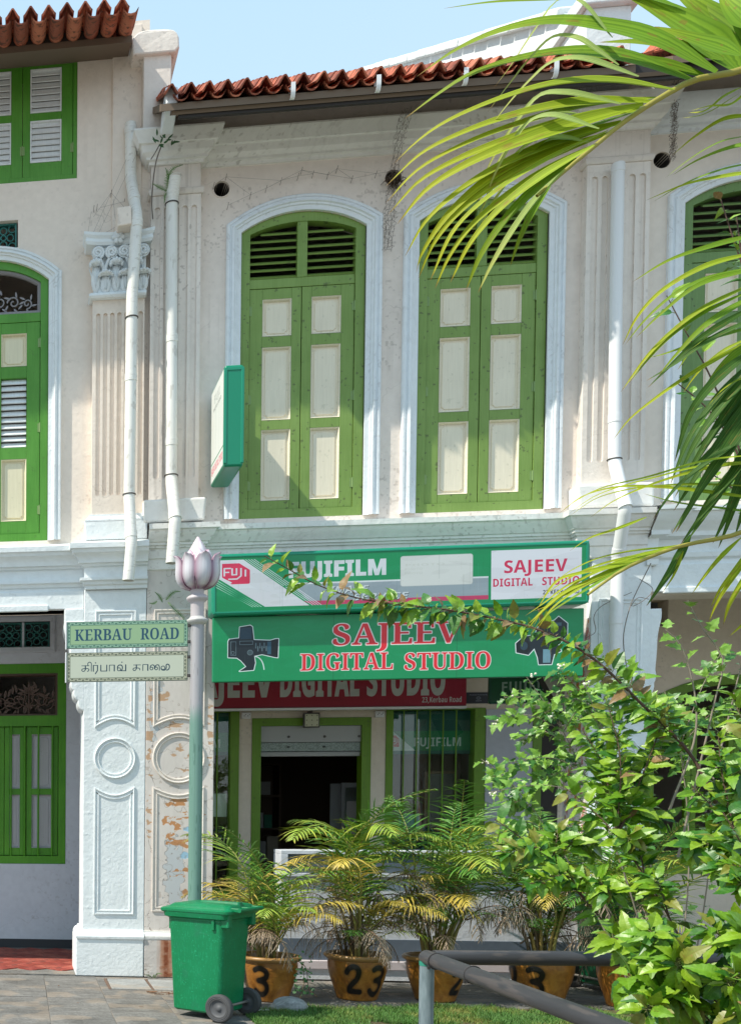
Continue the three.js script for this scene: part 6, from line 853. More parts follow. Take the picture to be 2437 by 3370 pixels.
// measured points of the vegetation, in metres
const VEG = {"r1":[[2.071,3.518,7.4],[1.751,3.411,7.4],[1.647,3.397,7.4],[1.577,3.364,7.4],[1.481,3.303,7.4],[1.421,3.254,7.4],[1.365,3.209,7.4],[1.288,3.141,7.4]],"L1":[[[[1.65,3.611,7.34],[1.551,3.682,7.3],[1.383,3.715,7.26],[1.246,3.75,7.22],[1.137,3.773,7.18]],0.0207,0],[[[1.751,3.404,7.4],[1.692,3.511,7.36],[1.609,3.618,7.32],[1.513,3.722,7.28]],0.073,0],[[[1.662,3.375,7.46],[1.543,3.489,7.42],[1.435,3.56,7.38],[1.338,3.607,7.34],[1.237,3.621,7.3],[1.144,3.609,7.26],[1.058,3.573,7.22]],0.0377,0],[[[1.798,3.457,7.37],[1.749,3.559,7.33],[1.687,3.665,7.29],[1.671,3.728,7.25]],0.0639,0],[[[1.761,3.489,7.43],[1.734,3.567,7.39],[1.725,3.64,7.35]],0.0426,0],[[[1.705,3.439,7.34],[1.607,3.504,7.3],[1.493,3.56,7.26],[1.392,3.592,7.22]],0.028,0],[[[1.642,3.395,7.4],[1.524,3.48,7.36],[1.423,3.535,7.32],[1.312,3.559,7.28],[1.186,3.552,7.24],[1.117,3.531,7.2],[1.048,3.499,7.16]],0.0377,0],[[[1.57,3.34,7.46],[1.444,3.395,7.42],[1.334,3.423,7.38],[1.224,3.422,7.34],[1.099,3.395,7.3],[1.042,3.372,7.26],[1.002,3.345,7.22]],0.0377,1],[[[1.577,3.378,7.37],[1.436,3.394,7.33],[1.294,3.385,7.29],[1.174,3.367,7.25],[1.065,3.328,7.21],[0.999,3.269,7.17]],0.028,1],[[[1.516,3.33,7.43],[1.373,3.318,7.39],[1.254,3.302,7.35],[1.152,3.279,7.31],[1.068,3.242,7.27],[1.01,3.179,7.23]],0.0316,1],[[[1.511,3.343,7.34],[1.372,3.322,7.3],[1.259,3.285,7.26],[1.148,3.205,7.22],[1.09,3.117,7.18],[1.091,3.087,7.14]],0.028,1],[[[1.451,3.289,7.4],[1.335,3.251,7.36],[1.215,3.193,7.32],[1.138,3.128,7.28],[1.093,3.019,7.24]],0.0268,1],[[[1.392,3.223,7.46],[1.289,3.176,7.42],[1.213,3.127,7.38],[1.155,3.062,7.34],[1.122,2.983,7.3]],0.0243,1],[[[1.394,3.243,7.37],[1.318,3.196,7.33],[1.266,3.148,7.29],[1.217,3.074,7.25],[1.195,3.0,7.21]],0.0255,0],[[[1.341,3.186,7.43],[1.293,3.138,7.39],[1.258,3.089,7.35],[1.222,3.021,7.31],[1.203,2.966,7.27]],0.0231,2],[[[1.552,3.367,7.34],[1.425,3.346,7.3],[1.335,3.331,7.26],[1.242,3.292,7.22],[1.213,3.257,7.18]],0.0207,0],[[[1.457,3.516,7.4],[1.391,3.643,7.36],[1.362,3.671,7.32],[1.322,3.622,7.28],[1.285,3.566,7.24],[1.26,3.537,7.2]],0.0097,2],[[[1.489,3.38,7.46],[1.366,3.461,7.42],[1.322,3.479,7.38],[1.288,3.461,7.34],[1.257,3.433,7.3],[1.23,3.402,7.26]],0.0134,2],[[[1.495,3.37,7.37],[1.383,3.432,7.33],[1.336,3.453,7.29],[1.295,3.409,7.25],[1.262,3.355,7.21],[1.24,3.295,7.17]],0.0146,2],[[[1.416,3.279,7.43],[1.32,3.344,7.39],[1.288,3.354,7.35],[1.26,3.319,7.31],[1.239,3.27,7.27],[1.227,3.212,7.23]],0.0134,2],[[[1.438,3.299,7.34],[1.35,3.329,7.3],[1.303,3.288,7.26],[1.255,3.221,7.22],[1.216,3.126,7.18]],0.0146,2],[[[1.711,3.44,7.4],[1.641,3.502,7.36],[1.559,3.55,7.32],[1.483,3.584,7.28]],0.0243,0],[[[1.715,3.41,7.46],[1.644,3.475,7.42],[1.563,3.547,7.38]],0.0365,0],[[[1.77,3.387,7.37],[1.753,3.39,7.33],[1.735,3.383,7.29],[1.715,3.404,7.25]],0.0097,1],[[[1.764,3.357,7.43],[1.739,3.337,7.39],[1.711,3.359,7.35],[1.687,3.374,7.31]],0.0085,1],[[[1.819,3.334,7.34],[1.771,3.352,7.3],[1.726,3.335,7.26],[1.696,3.315,7.22]],0.0097,1],[[[1.815,3.234,7.4],[1.758,3.248,7.36],[1.705,3.245,7.32],[1.665,3.232,7.28]],0.0097,0],[[[1.78,3.133,7.46],[1.725,3.149,7.42],[1.648,3.156,7.38],[1.572,3.142,7.34]],0.0085,1],[[[1.342,3.2,7.37],[1.308,3.135,7.33],[1.294,3.083,7.29],[1.29,3.04,7.25]],0.0182,0]],"r2":[[2.453,3.341,7.0],[2.235,3.136,7.0],[2.115,2.946,7.0],[2.062,2.775,7.0],[2.031,2.601,7.0]],"L2":[[[[2.07,3.224,6.95],[1.969,3.213,6.92],[1.868,3.192,6.89],[1.789,3.151,6.86]],0.0138,0],[[[2.021,3.136,7.033],[1.904,3.118,7.003],[1.807,3.069,6.973],[1.761,3.014,6.943],[1.738,2.948,6.913]],0.0156,1],[[[2.042,3.107,7.0],[1.904,3.081,6.97],[1.825,3.02,6.94],[1.775,2.968,6.91]],0.0138,0],[[[2.063,3.085,6.967],[1.925,3.02,6.937],[1.825,2.933,6.907],[1.753,2.824,6.877]],0.0156,1],[[[2.013,3.017,7.05],[1.898,2.948,7.02],[1.84,2.882,6.99],[1.811,2.837,6.96]],0.0165,0],[[[2.035,2.966,7.017],[1.918,2.912,6.987],[1.851,2.866,6.957],[1.797,2.836,6.927]],0.0193,3],[[[2.064,2.93,6.983],[1.919,2.851,6.953],[1.82,2.783,6.923],[1.769,2.737,6.893],[1.742,2.69,6.863]],0.0119,1],[[[2.076,2.968,6.95],[1.955,2.946,6.92],[1.854,2.922,6.89],[1.83,2.926,6.86]],0.0128,0],[[[2.027,2.878,7.033],[1.948,2.813,7.003],[1.891,2.724,6.973],[1.868,2.597,6.943]],0.0211,3],[[[2.055,2.85,7.0],[1.992,2.762,6.97],[1.93,2.659,6.94],[1.896,2.56,6.91]],0.0239,3],[[[2.08,2.821,6.967],[2.028,2.71,6.937],[1.97,2.596,6.907],[1.929,2.521,6.877]],0.0257,3],[[[2.027,2.731,7.05],[1.973,2.622,7.02],[1.917,2.515,6.99],[1.867,2.391,6.96]],0.0275,3],[[[2.049,2.681,7.017],[2.017,2.57,6.987],[1.964,2.477,6.957],[1.897,2.362,6.927]],0.0266,3],[[[2.063,2.63,6.983],[2.037,2.537,6.953],[2.019,2.442,6.923],[2.002,2.371,6.893]],0.0211,3],[[[2.084,2.578,6.95],[2.074,2.483,6.92],[2.063,2.393,6.89]],0.0184,3],[[[2.01,2.637,7.033],[1.916,2.569,7.003],[1.857,2.513,6.973],[1.814,2.435,6.943]],0.0156,3],[[[2.061,2.923,7.0],[1.986,2.866,6.97],[1.954,2.812,6.94],[1.941,2.765,6.91]],0.0184,0],[[[2.083,2.878,6.967],[2.026,2.814,6.937],[1.998,2.764,6.907],[1.985,2.711,6.877]],0.0202,3],[[[2.038,2.577,7.05],[1.906,2.572,7.02],[1.77,2.541,6.99],[1.668,2.524,6.96],[1.611,2.497,6.93],[1.577,2.467,6.9]],0.0101,1],[[[2.059,2.567,7.017],[1.925,2.561,6.987],[1.788,2.525,6.957],[1.709,2.49,6.927],[1.668,2.456,6.897]],0.0083,1],[[[2.082,2.469,6.983],[1.984,2.498,6.953],[1.864,2.528,6.923],[1.74,2.543,6.893],[1.658,2.526,6.863],[1.619,2.492,6.833]],0.0092,1],[[[2.103,2.436,6.95],[2.004,2.464,6.92],[1.903,2.493,6.89],[1.83,2.53,6.86]],0.0101,0],[[[2.025,2.806,7.033],[1.987,2.795,7.003],[1.967,2.779,6.973],[1.954,2.753,6.943]],0.0064,1],[[[2.052,3.001,7.0],[1.987,2.981,6.97],[1.917,2.923,6.94],[1.888,2.869,6.91]],0.0138,0],[[[2.085,2.779,6.967],[2.051,2.738,6.937],[2.007,2.704,6.907],[1.958,2.649,6.877]],0.0184,3],[[[2.035,2.698,7.05],[1.999,2.65,7.02],[1.953,2.604,6.99],[1.902,2.557,6.96]],0.0184,3]],"r3":[[2.543,2.738,6.9],[2.259,2.508,6.9],[2.072,2.398,6.9],[1.905,2.362,6.9],[1.76,2.301,6.9],[1.663,2.229,6.9]],"L3":[[[[2.018,2.385,6.9],[1.903,2.367,6.88],[1.801,2.362,6.86],[1.705,2.343,6.84],[1.629,2.301,6.82],[1.584,2.253,6.8]],0.0066,1],[[[1.9,2.363,6.9],[1.811,2.344,6.88],[1.721,2.312,6.86],[1.641,2.262,6.84],[1.589,2.214,6.82],[1.556,2.2,6.8]],0.0113,1],[[[1.861,2.347,6.9],[1.772,2.315,6.88],[1.689,2.278,6.86],[1.617,2.24,6.84],[1.531,2.155,6.82]],0.0161,1],[[[1.821,2.331,6.9],[1.736,2.295,6.88],[1.657,2.253,6.86],[1.593,2.201,6.84],[1.561,2.143,6.82]],0.0123,1],[[[1.841,2.339,6.9],[1.751,2.316,6.88],[1.664,2.301,6.86],[1.608,2.285,6.84],[1.56,2.205,6.82]],0.0142,1],[[[1.781,2.319,6.9],[1.692,2.261,6.88],[1.62,2.214,6.86],[1.576,2.179,6.84],[1.548,2.139,6.82]],0.0094,0],[[[1.939,2.396,6.9],[1.904,2.307,6.88],[1.876,2.247,6.86],[1.855,2.202,6.84]],0.0189,3],[[[1.92,2.349,6.9],[1.905,2.281,6.88],[1.888,2.238,6.86]],0.0066,1],[[[2.073,2.383,6.9],[2.023,2.321,6.88],[1.996,2.274,6.86],[1.979,2.235,6.84]],0.0123,1],[[[2.12,2.373,6.9],[2.071,2.294,6.88],[2.044,2.243,6.86],[2.029,2.191,6.84]],0.0123,1],[[[2.121,2.314,6.9],[2.088,2.251,6.88],[2.069,2.195,6.86],[2.066,2.142,6.84]],0.0142,1],[[[2.139,2.203,6.9],[2.106,2.147,6.88],[2.071,2.104,6.86]],0.0113,1],[[[1.819,2.451,6.9],[1.749,2.424,6.88],[1.686,2.405,6.86],[1.639,2.372,6.84]],0.0076,1]],"arch":[[2.959,0.619,5.75],[2.813,1.317,5.7],[2.697,1.782,5.6],[2.517,2.024,5.55],[2.332,2.236,5.5],[2.16,2.35,5.45],[1.983,2.413,5.4],[1.801,2.452,5.4],[1.633,2.485,5.35],[1.479,2.527,5.3],[1.306,2.591,5.3],[1.19,2.66,5.3],[1.083,2.723,5.3]],"hib":[[2.065,1.551,5.3],[2.073,1.398,5.4],[2.122,1.279,5.5],[2.301,1.687,5.4],[2.414,2.03,5.5],[2.592,2.018,5.6],[2.719,1.901,5.7],[2.383,1.076,5.6],[2.352,0.94,5.8],[2.485,0.855,5.9],[2.539,1.308,5.6],[2.626,1.584,5.9],[2.56,1.444,5.8],[2.491,1.776,5.3],[2.55,1.694,5.5],[2.452,1.472,5.6],[2.516,1.167,6.0],[2.538,0.966,6.1],[2.385,1.137,5.9],[2.76,1.756,5.8],[2.626,1.689,5.7],[2.634,1.319,6.0],[2.443,1.425,5.3],[2.686,1.866,5.4],[2.315,1.483,5.3],[2.599,1.379,5.9],[2.608,1.13,6.1],[2.388,1.252,5.6],[2.322,0.844,6.0],[2.368,1.926,5.4],[2.882,2.061,5.5],[2.558,2.151,5.4],[2.427,1.015,6.0],[2.584,0.869,6.1],[2.68,1.476,5.7],[2.622,1.545,5.5]],"hibbase":[2.9,0.396,5.9],"sprig":[[[3.19,2.551,5.2],[3.072,3.113,5.2],[2.94,3.465,5.2],[2.847,3.643,5.2],[2.763,3.811,5.2]],[[3.283,3.124,5.2],[3.129,3.703,5.2],[3.015,4.052,5.2],[2.958,4.237,5.2]],[[3.186,2.744,5.2],[3.035,3.172,5.2],[2.925,3.331,5.2],[2.815,3.433,5.2]],[[3.224,2.647,5.2],[3.075,2.94,5.2],[2.931,3.061,5.2]],[[3.208,3.318,5.2],[3.073,3.858,5.2],[3.031,4.127,5.2]]],"lob":[[2.91,1.91,3.0],[2.84,2.117,3.364],[2.675,1.691,3.727],[3.0,2.291,3.091],[2.974,2.374,3.455],[2.982,2.382,3.818],[3.058,2.018,3.182],[3.037,2.153,3.545],[3.081,2.27,3.909],[3.277,1.901,3.273],[3.298,2.091,3.636],[3.802,2.247,3.0],[3.774,2.293,3.364],[3.401,2.386,3.727],[4.243,2.562,3.091],[3.512,1.971,3.455],[3.145,1.777,3.818],[3.0,1.601,3.182],[3.007,1.759,3.545],[3.64,2.164,3.909],[3.779,2.006,3.273],[2.807,1.862,3.636],[3.452,2.11,3.0],[3.478,2.297,3.364],[3.84,1.928,3.727],[4.006,1.85,3.091],[2.796,1.789,3.455],[2.973,2.231,3.818],[2.964,1.433,3.182],[4.033,2.193,3.545]],"lobbase":[3.828,-0.084,3.4],"thin":[[[3.738,1.317,3.6],[3.908,2.19,3.6],[3.949,2.444,3.6],[3.852,2.598,3.6],[3.779,2.727,3.6],[3.759,2.779,3.6]],[[3.685,1.575,3.6],[3.817,2.037,3.6],[3.787,2.345,3.6],[3.712,2.55,3.6],[3.64,2.616,3.6]],[[3.874,1.575,3.6],[3.98,2.087,3.6],[4.043,2.391,3.6],[4.087,2.517,3.6]]],"palm":[[2.238,3.539,7.3]]};
// ---------------------------------------------------------------- lawn
{
  const edge = (x) => 1.5 - 0.32 * ss(1.8, 3.2, x) - 0.12 * ss(3, 4.6, x) + 0.06 * Math.sin(x * 5) + 0.03 * Math.sin(x * 13);
  const pts = [[1.78, 1.55]]; for (let x = 1.85; x <= 9; x += 0.15) pts.push([x, edge(x) - 0.05]); pts.push([9, 7], [1.74, 7], [1.72, 2.4]);
  const g = new THREE.ShapeGeometry(poly(pts.map(([x, z]) => [x, -z]))); g.rotateX(-Math.PI / 2); g.translate(0, -0.004, 0);
  kind(mesh('lawn', mUV(g), M.soil), 'structure', 'strip of thin lawn between the paving and the railing');
  kind(mesh('bare_soil', mUV(new THREE.PlaneGeometry(7.4, 5.8).rotateX(-Math.PI / 2).translate(5.4, -0.012, 4.2)), M.soil), 'structure', 'bare soil under the lawn');
  const blades = []; for (let i = 0; i < 9; i++) { const a = R(0, 6.3), h = R(0.025, 0.05), l = R(0.2, 0.9), w = 0.0028, x = R(-0.02, 0.02), z = R(-0.02, 0.02), c = Math.cos(a), s = Math.sin(a), k = new THREE.BufferGeometry(); const p = (t, e) => [x + c * h * l * t * t + -s * w * e * (1 - t * 0.9), h * t * (1 - 0.25 * l * t), z + s * h * l * t * t + c * w * e * (1 - t * 0.9)]; k.setAttribute('position', new THREE.Float32BufferAttribute([...p(0, -1), ...p(0, 1), ...p(0.6, 1), ...p(0, -1), ...p(0.6, 1), ...p(0.6, -1), ...p(0.6, -1), ...p(0.6, 1), ...p(1, 0)], 3)); k.computeVertexNormals(); blades.push(k); }
  const tuft = merge(blades), N = 15000, im = new THREE.InstancedMesh(tuft, mat([1, 1, 1], { roughness: 0.6, transmission: 0.25, thickness: 0, side: THREE.DoubleSide }), N), m = new THREE.Matrix4(), q = new THREE.Quaternion(), c = new THREE.Color(); let n = 0;
  while (n < N) { const x = n < 11500 ? R(1.76, 5.2) : R(1.76, 8), z = n < 11500 ? R(0.95, 2.5) : R(1.0, 5), f = z - edge(x), d = fbm(x / 8, z / 8, 24, 3, 400); if (f < R(-0.06, 0.06) || (x < 1.85 && z < 1.55) || d < 0.36 + R(-0.1, 0.1)) continue; const s = R(0.6, 1.25) * (0.7 + 0.6 * d); m.compose(V(x, -0.004, z), q.setFromAxisAngle(V(0, 1, 0), R(0, 6.3)), V(s, s, s)); im.setMatrixAt(n, m); const y = fbm(x / 8, z / 8, 40, 2, 410) * 0.7 + R(0, 0.3); c.setRGB(0.10 + 0.22 * ss(0.5, 0.85, y), 0.27 + 0.08 * ss(0.5, 0.85, y) - R(0, 0.08), 0.035 + 0.05 * ss(0.6, 0.9, y)); im.setColorAt(n, c); n++; }
  im.name = 'grass'; im.castShadow = im.receiveShadow = true; scene.add(im); kind(im, 'stuff', 'short uneven grass in front of the pots');
}
// ---------------------------------------------------------------- potted palms
const vcol = (o = {}) => mat([1, 1, 1], { vertexColors: true, roughness: 0.5, transmission: 0.22, thickness: 0, side: THREE.DoubleSide, ...o });
M.frond = vcol(); M.frondDry = vcol({ transmission: 0.1, roughness: 0.85 });
function strip(pos, col, p, d, len, w, droop, c0, c1, up, seg = 3, curl = 0) {  // leaflet: tapering folded strip that sags
  let q = p.clone(), dir = d.clone(), prev = null; const side = dir.clone().cross(up).normalize();
  for (let i = 0; i <= seg; i++) {
    const t = i / seg, ww = w * (i === 0 ? 0.35 : Math.pow(1 - t, 0.6) * 1.05 + 0.02), k = c0.map((a, n) => a + (c1[n] - a) * t * t), a = q.clone().addScaledVector(side, ww), b = q.clone().addScaledVector(side, -ww), m = q.clone().addScaledVector(up, -ww * 0.45);
    if (prev) { const [pa, pb, pm, pk] = prev; pos.push(...pa.toArray(), ...a.toArray(), ...m.toArray(), ...pa.toArray(), ...m.toArray(), ...pm.toArray(), ...pm.toArray(), ...m.toArray(), ...b.toArray(), ...pm.toArray(), ...b.toArray(), ...pb.toArray()); for (const z of [pk, k, k, pk, k, pk, pk, k, k, pk, k, pk]) col.push(...z); }
    prev = [a, b, m, k]; dir.add(V(0, -droop / seg, 0)).normalize(); if (curl) dir.add(V(R(-curl, curl), R(-curl, curl), R(-curl, curl))).normalize(); q = q.clone().addScaledVector(dir, len / seg);
  }
}
function frondGeo(L, a0, a1, n, l, w, droop, col0, col1, dry) {
  const pos = [], col = [], N = 26, pts = []; let p = V(0, 0, 0);
  for (let i = 0; i <= N; i++) { pts.push(p.clone()); const t = i / N, a = a0 + (a1 - a0) * Math.pow(t, 1.25); p = p.add(V(Math.sin(a), Math.cos(a), (dry ? 0.15 : 0.06) * Math.sin(t * 3 + a0 * 7)).multiplyScalar(L / N)); }
  const c = new THREE.CatmullRomCurve3(pts), rach = taper([0, 0.25, 0.5, 0.75, 1].map((t) => c.getPointAt(t)), 0.0075, 0.0018, 14, 5), k = rach.attributes.position.count; rach.setAttribute('color', new THREE.BufferAttribute(new Float32Array(k * 3).map((_, i) => (dry ? [0.2, 0.13, 0.08] : [0.3, 0.3, 0.06])[i % 3]), 3));
  for (let i = 0; i < n; i++) {
    const t = 0.2 + 0.79 * i / (n - 1), q = c.getPointAt(t), d = c.getTangentAt(t), nrm = V(-d.y, d.x, 0), sh = Math.sin(Math.PI * Math.min(1, 0.18 + t * 0.78));
    for (const s of [-1, 1]) { if (rnd() < (dry ? 0.25 : 0.06)) continue; const dir = d.clone().multiplyScalar(0.55 + 0.5 * t).add(V(0, 0, s * R(0.75, 1.0))).addScaledVector(nrm, R(0.15, 0.45) * (dry ? -0.6 : 1)).normalize(), b = R(0.75, 1.2), g = col0.map((x) => x * b), e = rnd() < 0.25 ? col1.map((x) => x * R(0.7, 1.1)) : g.map((x, j) => x * 0.7 + col1[j] * 0.3); strip(pos, col, q, dir, l * sh * R(0.85, 1.1), w * R(0.8, 1.15), droop * R(0.5, 1.5), g, e, nrm, 3, dry ? 0.22 : 0.02); }
  }
  const g = new THREE.BufferGeometry(); g.setAttribute('position', new THREE.Float32BufferAttribute(pos, 3)); g.setAttribute('color', new THREE.Float32BufferAttribute(col, 3)); g.computeVertexNormals(); return merge([g, rach]);
}
const GREEN = [0.085, 0.26, 0.03], LIME = [0.30, 0.45, 0.045], YEL = [0.60, 0.46, 0.06], DRY = [0.33, 0.25, 0.17], ASH = [0.44, 0.38, 0.34];
const F = { green: [], lime: [], yellow: [], dry: [] };
for (let i = 0; i < 5; i++) {
  F.green.push(frondGeo(R(0.95, 1.2), R(0.1, 0.45), R(1.5, 2.3), 25, 0.33, 0.0095, 0.8, GREEN, LIME));
  F.lime.push(frondGeo(R(0.95, 1.2), R(0.15, 0.5), R(1.6, 2.5), 25, 0.33, 0.0095, 0.8, LIME, YEL));
  F.yellow.push(frondGeo(R(0.75, 1.0), R(0.2, 0.5), R(1.7, 2.7), 24, 0.30, 0.009, 0.9, YEL, DRY));
  F.dry.push(frondGeo(R(0.55, 0.85), R(0.5, 1.0), R(2.7, 3.2), 26, 0.22, 0.005, 1.3, DRY, ASH, true));
}
const potTex = canvasTex(1024, 256, (c, W, H) => {
  c.fillStyle = '#9c6a2d'; c.fillRect(0, 0, W, H);
  for (let i = 0; i < 900; i++) { const x = rnd() * W, y = rnd() * H, w = R(3, 50); c.fillStyle = ['rgba(120,70,20,0.10)', 'rgba(205,150,70,0.10)', 'rgba(90,50,15,0.12)', 'rgba(190,120,40,0.10)'][i % 4]; c.beginPath(); c.ellipse(x, y, w, w * R(0.15, 0.6), R(0, 3), 0, 7); c.fill(); }
  c.save(); c.shadowColor = 'rgba(15,10,5,0.9)'; c.shadowBlur = 16; c.strokeStyle = '#14100c'; c.lineWidth = 25; c.lineCap = 'round'; c.lineJoin = 'round';
  const S = (x) => { c.save(); c.translate(x, 22); c.scale(1.05, 1.28); c.beginPath(); c.moveTo(-118, 40); c.bezierCurveTo(-100, -6, -42, 6, -56, 50); c.bezierCurveTo(-62, 86, -110, 100, -116, 132); c.lineTo(-44, 134); c.stroke(); c.beginPath(); c.moveTo(28, 24); c.bezierCurveTo(60, -2, 120, 30, 84, 64); c.lineTo(46, 76); c.bezierCurveTo(110, 74, 108, 140, 60, 146); c.quadraticCurveTo(32, 146, 18, 126); c.stroke(); c.restore(); };
  S(512); c.restore();
});
M.pot = mat([1, 1, 1], { map: potTex, roughness: 0.32, bumpMap: plasterBump, bumpScale: 0.002 });
M.potRim = mat([0.36, 0.20, 0.07], { roughness: 0.35 }); M.potSoil = mat([0.03, 0.022, 0.015], { roughness: 1 });
M.cane = [mat([0.22, 0.20, 0.05], { roughness: 0.6 }), mat([0.14, 0.10, 0.05], { roughness: 0.7 }), mat([0.30, 0.22, 0.06], { roughness: 0.6 })];
const potProf = [[0, 0.0], [0.15, 0], [0.158, 0.012], [0.185, 0.1], [0.212, 0.18], [0.228, 0.25], [0.232, 0.3], [0.228, 0.335]], potGeo = new THREE.LatheGeometry(potProf.map((p) => new THREE.Vector2(...p)), 48);
{ const p = potGeo.attributes.position, uv = potGeo.attributes.uv; for (let i = 0; i < p.count; i++) uv.setY(i, p.getY(i) / 0.345); }
const rimGeo = new THREE.LatheGeometry([[0.228, 0.333], [0.245, 0.342], [0.262, 0.356], [0.264, 0.372], [0.252, 0.384], [0.236, 0.384], [0.224, 0.37], [0.218, 0.34], [0.21, 0.28]].map((p) => new THREE.Vector2(...p)), 48), soilGeo = new THREE.CircleGeometry(0.216, 32).rotateX(-Math.PI / 2).translate(0, 0.32, 0);
function pottedPalm(label, x, z, s, turn, mix, canes, tall, seedN) {
  seed = seedN; const o = tag(group('potted_palm', scene, [x, 0, z]), label, 'potted plant', undefined); o.scale.setScalar(s);
  const pot = mesh('pot', potGeo, M.pot, o); pot.rotation.y = turn; mesh('rim', rimGeo, M.potRim, pot); mesh('soil', soilGeo, M.potSoil, o);
  const tops = [];
  for (let i = 0; i < canes; i++) { const a = R(0, 6.28), r = R(0.01, 0.11), h = R(0.12, 0.42) * tall, t = V(Math.cos(a) * (r + h * 0.28), 0.32 + h, Math.sin(a) * (r + h * 0.28)); mesh('cane', taper([V(Math.cos(a) * r, 0.3, Math.sin(a) * r), V(Math.cos(a) * (r + h * 0.1), 0.32 + h * 0.5, Math.sin(a) * (r + h * 0.1)), t], 0.014, 0.009, 8, 6), M.cane[rnd() * 3 | 0], o); tops.push([t, a]); }
  let k = 0; for (const [kindOf, n] of mix) for (let i = 0; i < n; i++) {
    const [t, a] = tops[k++ * 7 % tops.length], g = F[kindOf][rnd() * 5 | 0], f = mesh(kindOf === 'dry' ? 'dead_frond' : 'frond', g, kindOf === 'dry' ? M.frondDry : M.frond, o), az = a + R(-1.1, 1.1) + (k * 2.4) % 6.28 * 0.6;
    const low = kindOf !== 'dry' && k % 4 < 1, u = low ? R(0.3, 0.7) : 1; f.position.set(t.x * u, 0.32 + (t.y - 0.32) * u + (kindOf === 'dry' ? R(-0.16, 0.08) : R(-0.06, 0.06)), t.z * u); f.rotation.set(0, -az, kindOf === 'dry' ? R(-0.2, 0.3) : low ? R(-0.45, 0.05) : R(-0.25, 0.4), 'YXZ'); const q = R(0.6, 1.18) * (kindOf === 'dry' ? 0.9 : 1); f.scale.setScalar(low ? q * 0.75 : q);
  }
  return o;
}
pottedPalm('yellowing palm in an ochre pot partly behind the wheelie bin', 2.08, 0.95, 0.98, Math.PI - 0.9, [['lime', 12], ['yellow', 10], ['green', 5], ['dry', 14]], 14, 1.15, 1001);
pottedPalm('tall palm in the ochre pot sprayed with a full 23', 2.82, 0.82, 1.0, Math.PI + 0.12, [['lime', 13], ['yellow', 12], ['green', 9], ['dry', 24]], 20, 1.5, 2002);
pottedPalm('dense green palm in the ochre pot behind the railing corner', 3.45, 0.79, 0.97, Math.PI + 1.1, [['green', 20], ['lime', 10], ['yellow', 6], ['dry', 18]], 20, 1.6, 3003);
pottedPalm('dark green palm in the pot behind the long rail beside the small bin wheel', 4.28, 0.77, 1.02, Math.PI - 1.0, [['green', 24], ['lime', 10], ['yellow', 4], ['dry', 20]], 18, 1.3, 4004);
pottedPalm('shaded palm in the last pot overlapped by the leafy bush', 4.88, 0.92, 1.0, Math.PI + 0.4, [['green', 24], ['lime', 5], ['yellow', 2], ['dry', 10]], 16, 1.25, 5005);
{ // creeper spilling over the first pot
  const o = tag(group('creeper'), 'small leaved creeper spilling over the rim of the first pot', 'creeper'); mesh('stem', [tube([V(2.2, 0.36, 1.08), V(2.28, 0.34, 1.17), V(2.3, 0.2, 1.2), V(2.27, 0.05, 1.2)], 0.003, 14, 4), tube([V(2.24, 0.37, 1.1), V(2.33, 0.3, 1.12), V(2.36, 0.12, 1.12), V(2.42, 0.06, 1.14)], 0.003, 14, 4)], M.cane[1], o);
  for (let i = 0; i < 70; i++) { const t = rnd(), g = new THREE.CircleGeometry(R(0.008, 0.016), 6); g.rotateX(R(-1.2, 0.2)); g.rotateY(R(-1, 1)); g.translate(2.2 + R(0, 0.16) + 0.03 * t, 0.4 - 0.34 * t + R(-0.03, 0.03), 1.1 + R(0, 0.12)); mesh('leaf', g, M.weed, o); }
}
// ---------------------------------------------------------------- hibiscus and vine-leaved bush
seed = 77;
function leafGeo(outline, fold, curl) {                   // outline: [[t along midrib, half width]...]; folded at the midrib, tip curving down
  const pos = [], n = outline.length, P = (t, w, s) => { const y = -curl * t * t + fold * Math.abs(w), x = t; return [x, y + 0.03 * Math.sin(t * 16) * Math.abs(w) * 2, s * w]; };
  for (let i = 0; i < n - 1; i++) for (const s of [-1, 1]) { const [t0, w0] = outline[i], [t1, w1] = outline[i + 1], a = P(t0, 0, s), b = P(t1, 0, s), c = P(t1, w1, s), d = P(t0, w0, s), q = s > 0 ? [a, d, c, a, c, b] : [a, c, d, a, b, c]; for (const v of q) pos.push(...v); }
  const g = new THREE.BufferGeometry(); g.setAttribute('position', new THREE.Float32BufferAttribute(pos, 3)); const uv = []; for (let i = 0; i < pos.length; i += 3) uv.push(pos[i], pos[i + 2] + 0.5); g.setAttribute('uv', new THREE.Float32BufferAttribute(uv, 2)); g.computeVertexNormals(); return g;
}
const serrate = []; for (let i = 0; i <= 14; i++) { const t = i / 14, w = 0.29 * Math.pow(Math.sin(Math.PI * Math.pow(t, 0.72)), 0.9); serrate.push([t + (i % 2 ? 0.018 : 0), Math.max(0, w * (i % 2 ? 1.07 : 0.94))]); }
const hibGeo = [leafGeo(serrate, 0.35, 0.25), leafGeo(serrate.map(([t, w]) => [t, w * 0.7]), 0.7, 0.7), leafGeo(serrate.map(([t, w]) => [t, w * 0.8]), 0.1, -0.3), leafGeo(serrate, 0.22, 0.55), leafGeo(serrate.map(([t, w]) => [t, w * 0.85]), 0.5, 0.1), leafGeo(serrate, 0.15, 0.85), leafGeo(serrate.map(([t, w]) => [t, w * 1.15]), 0.3, 0.35)];
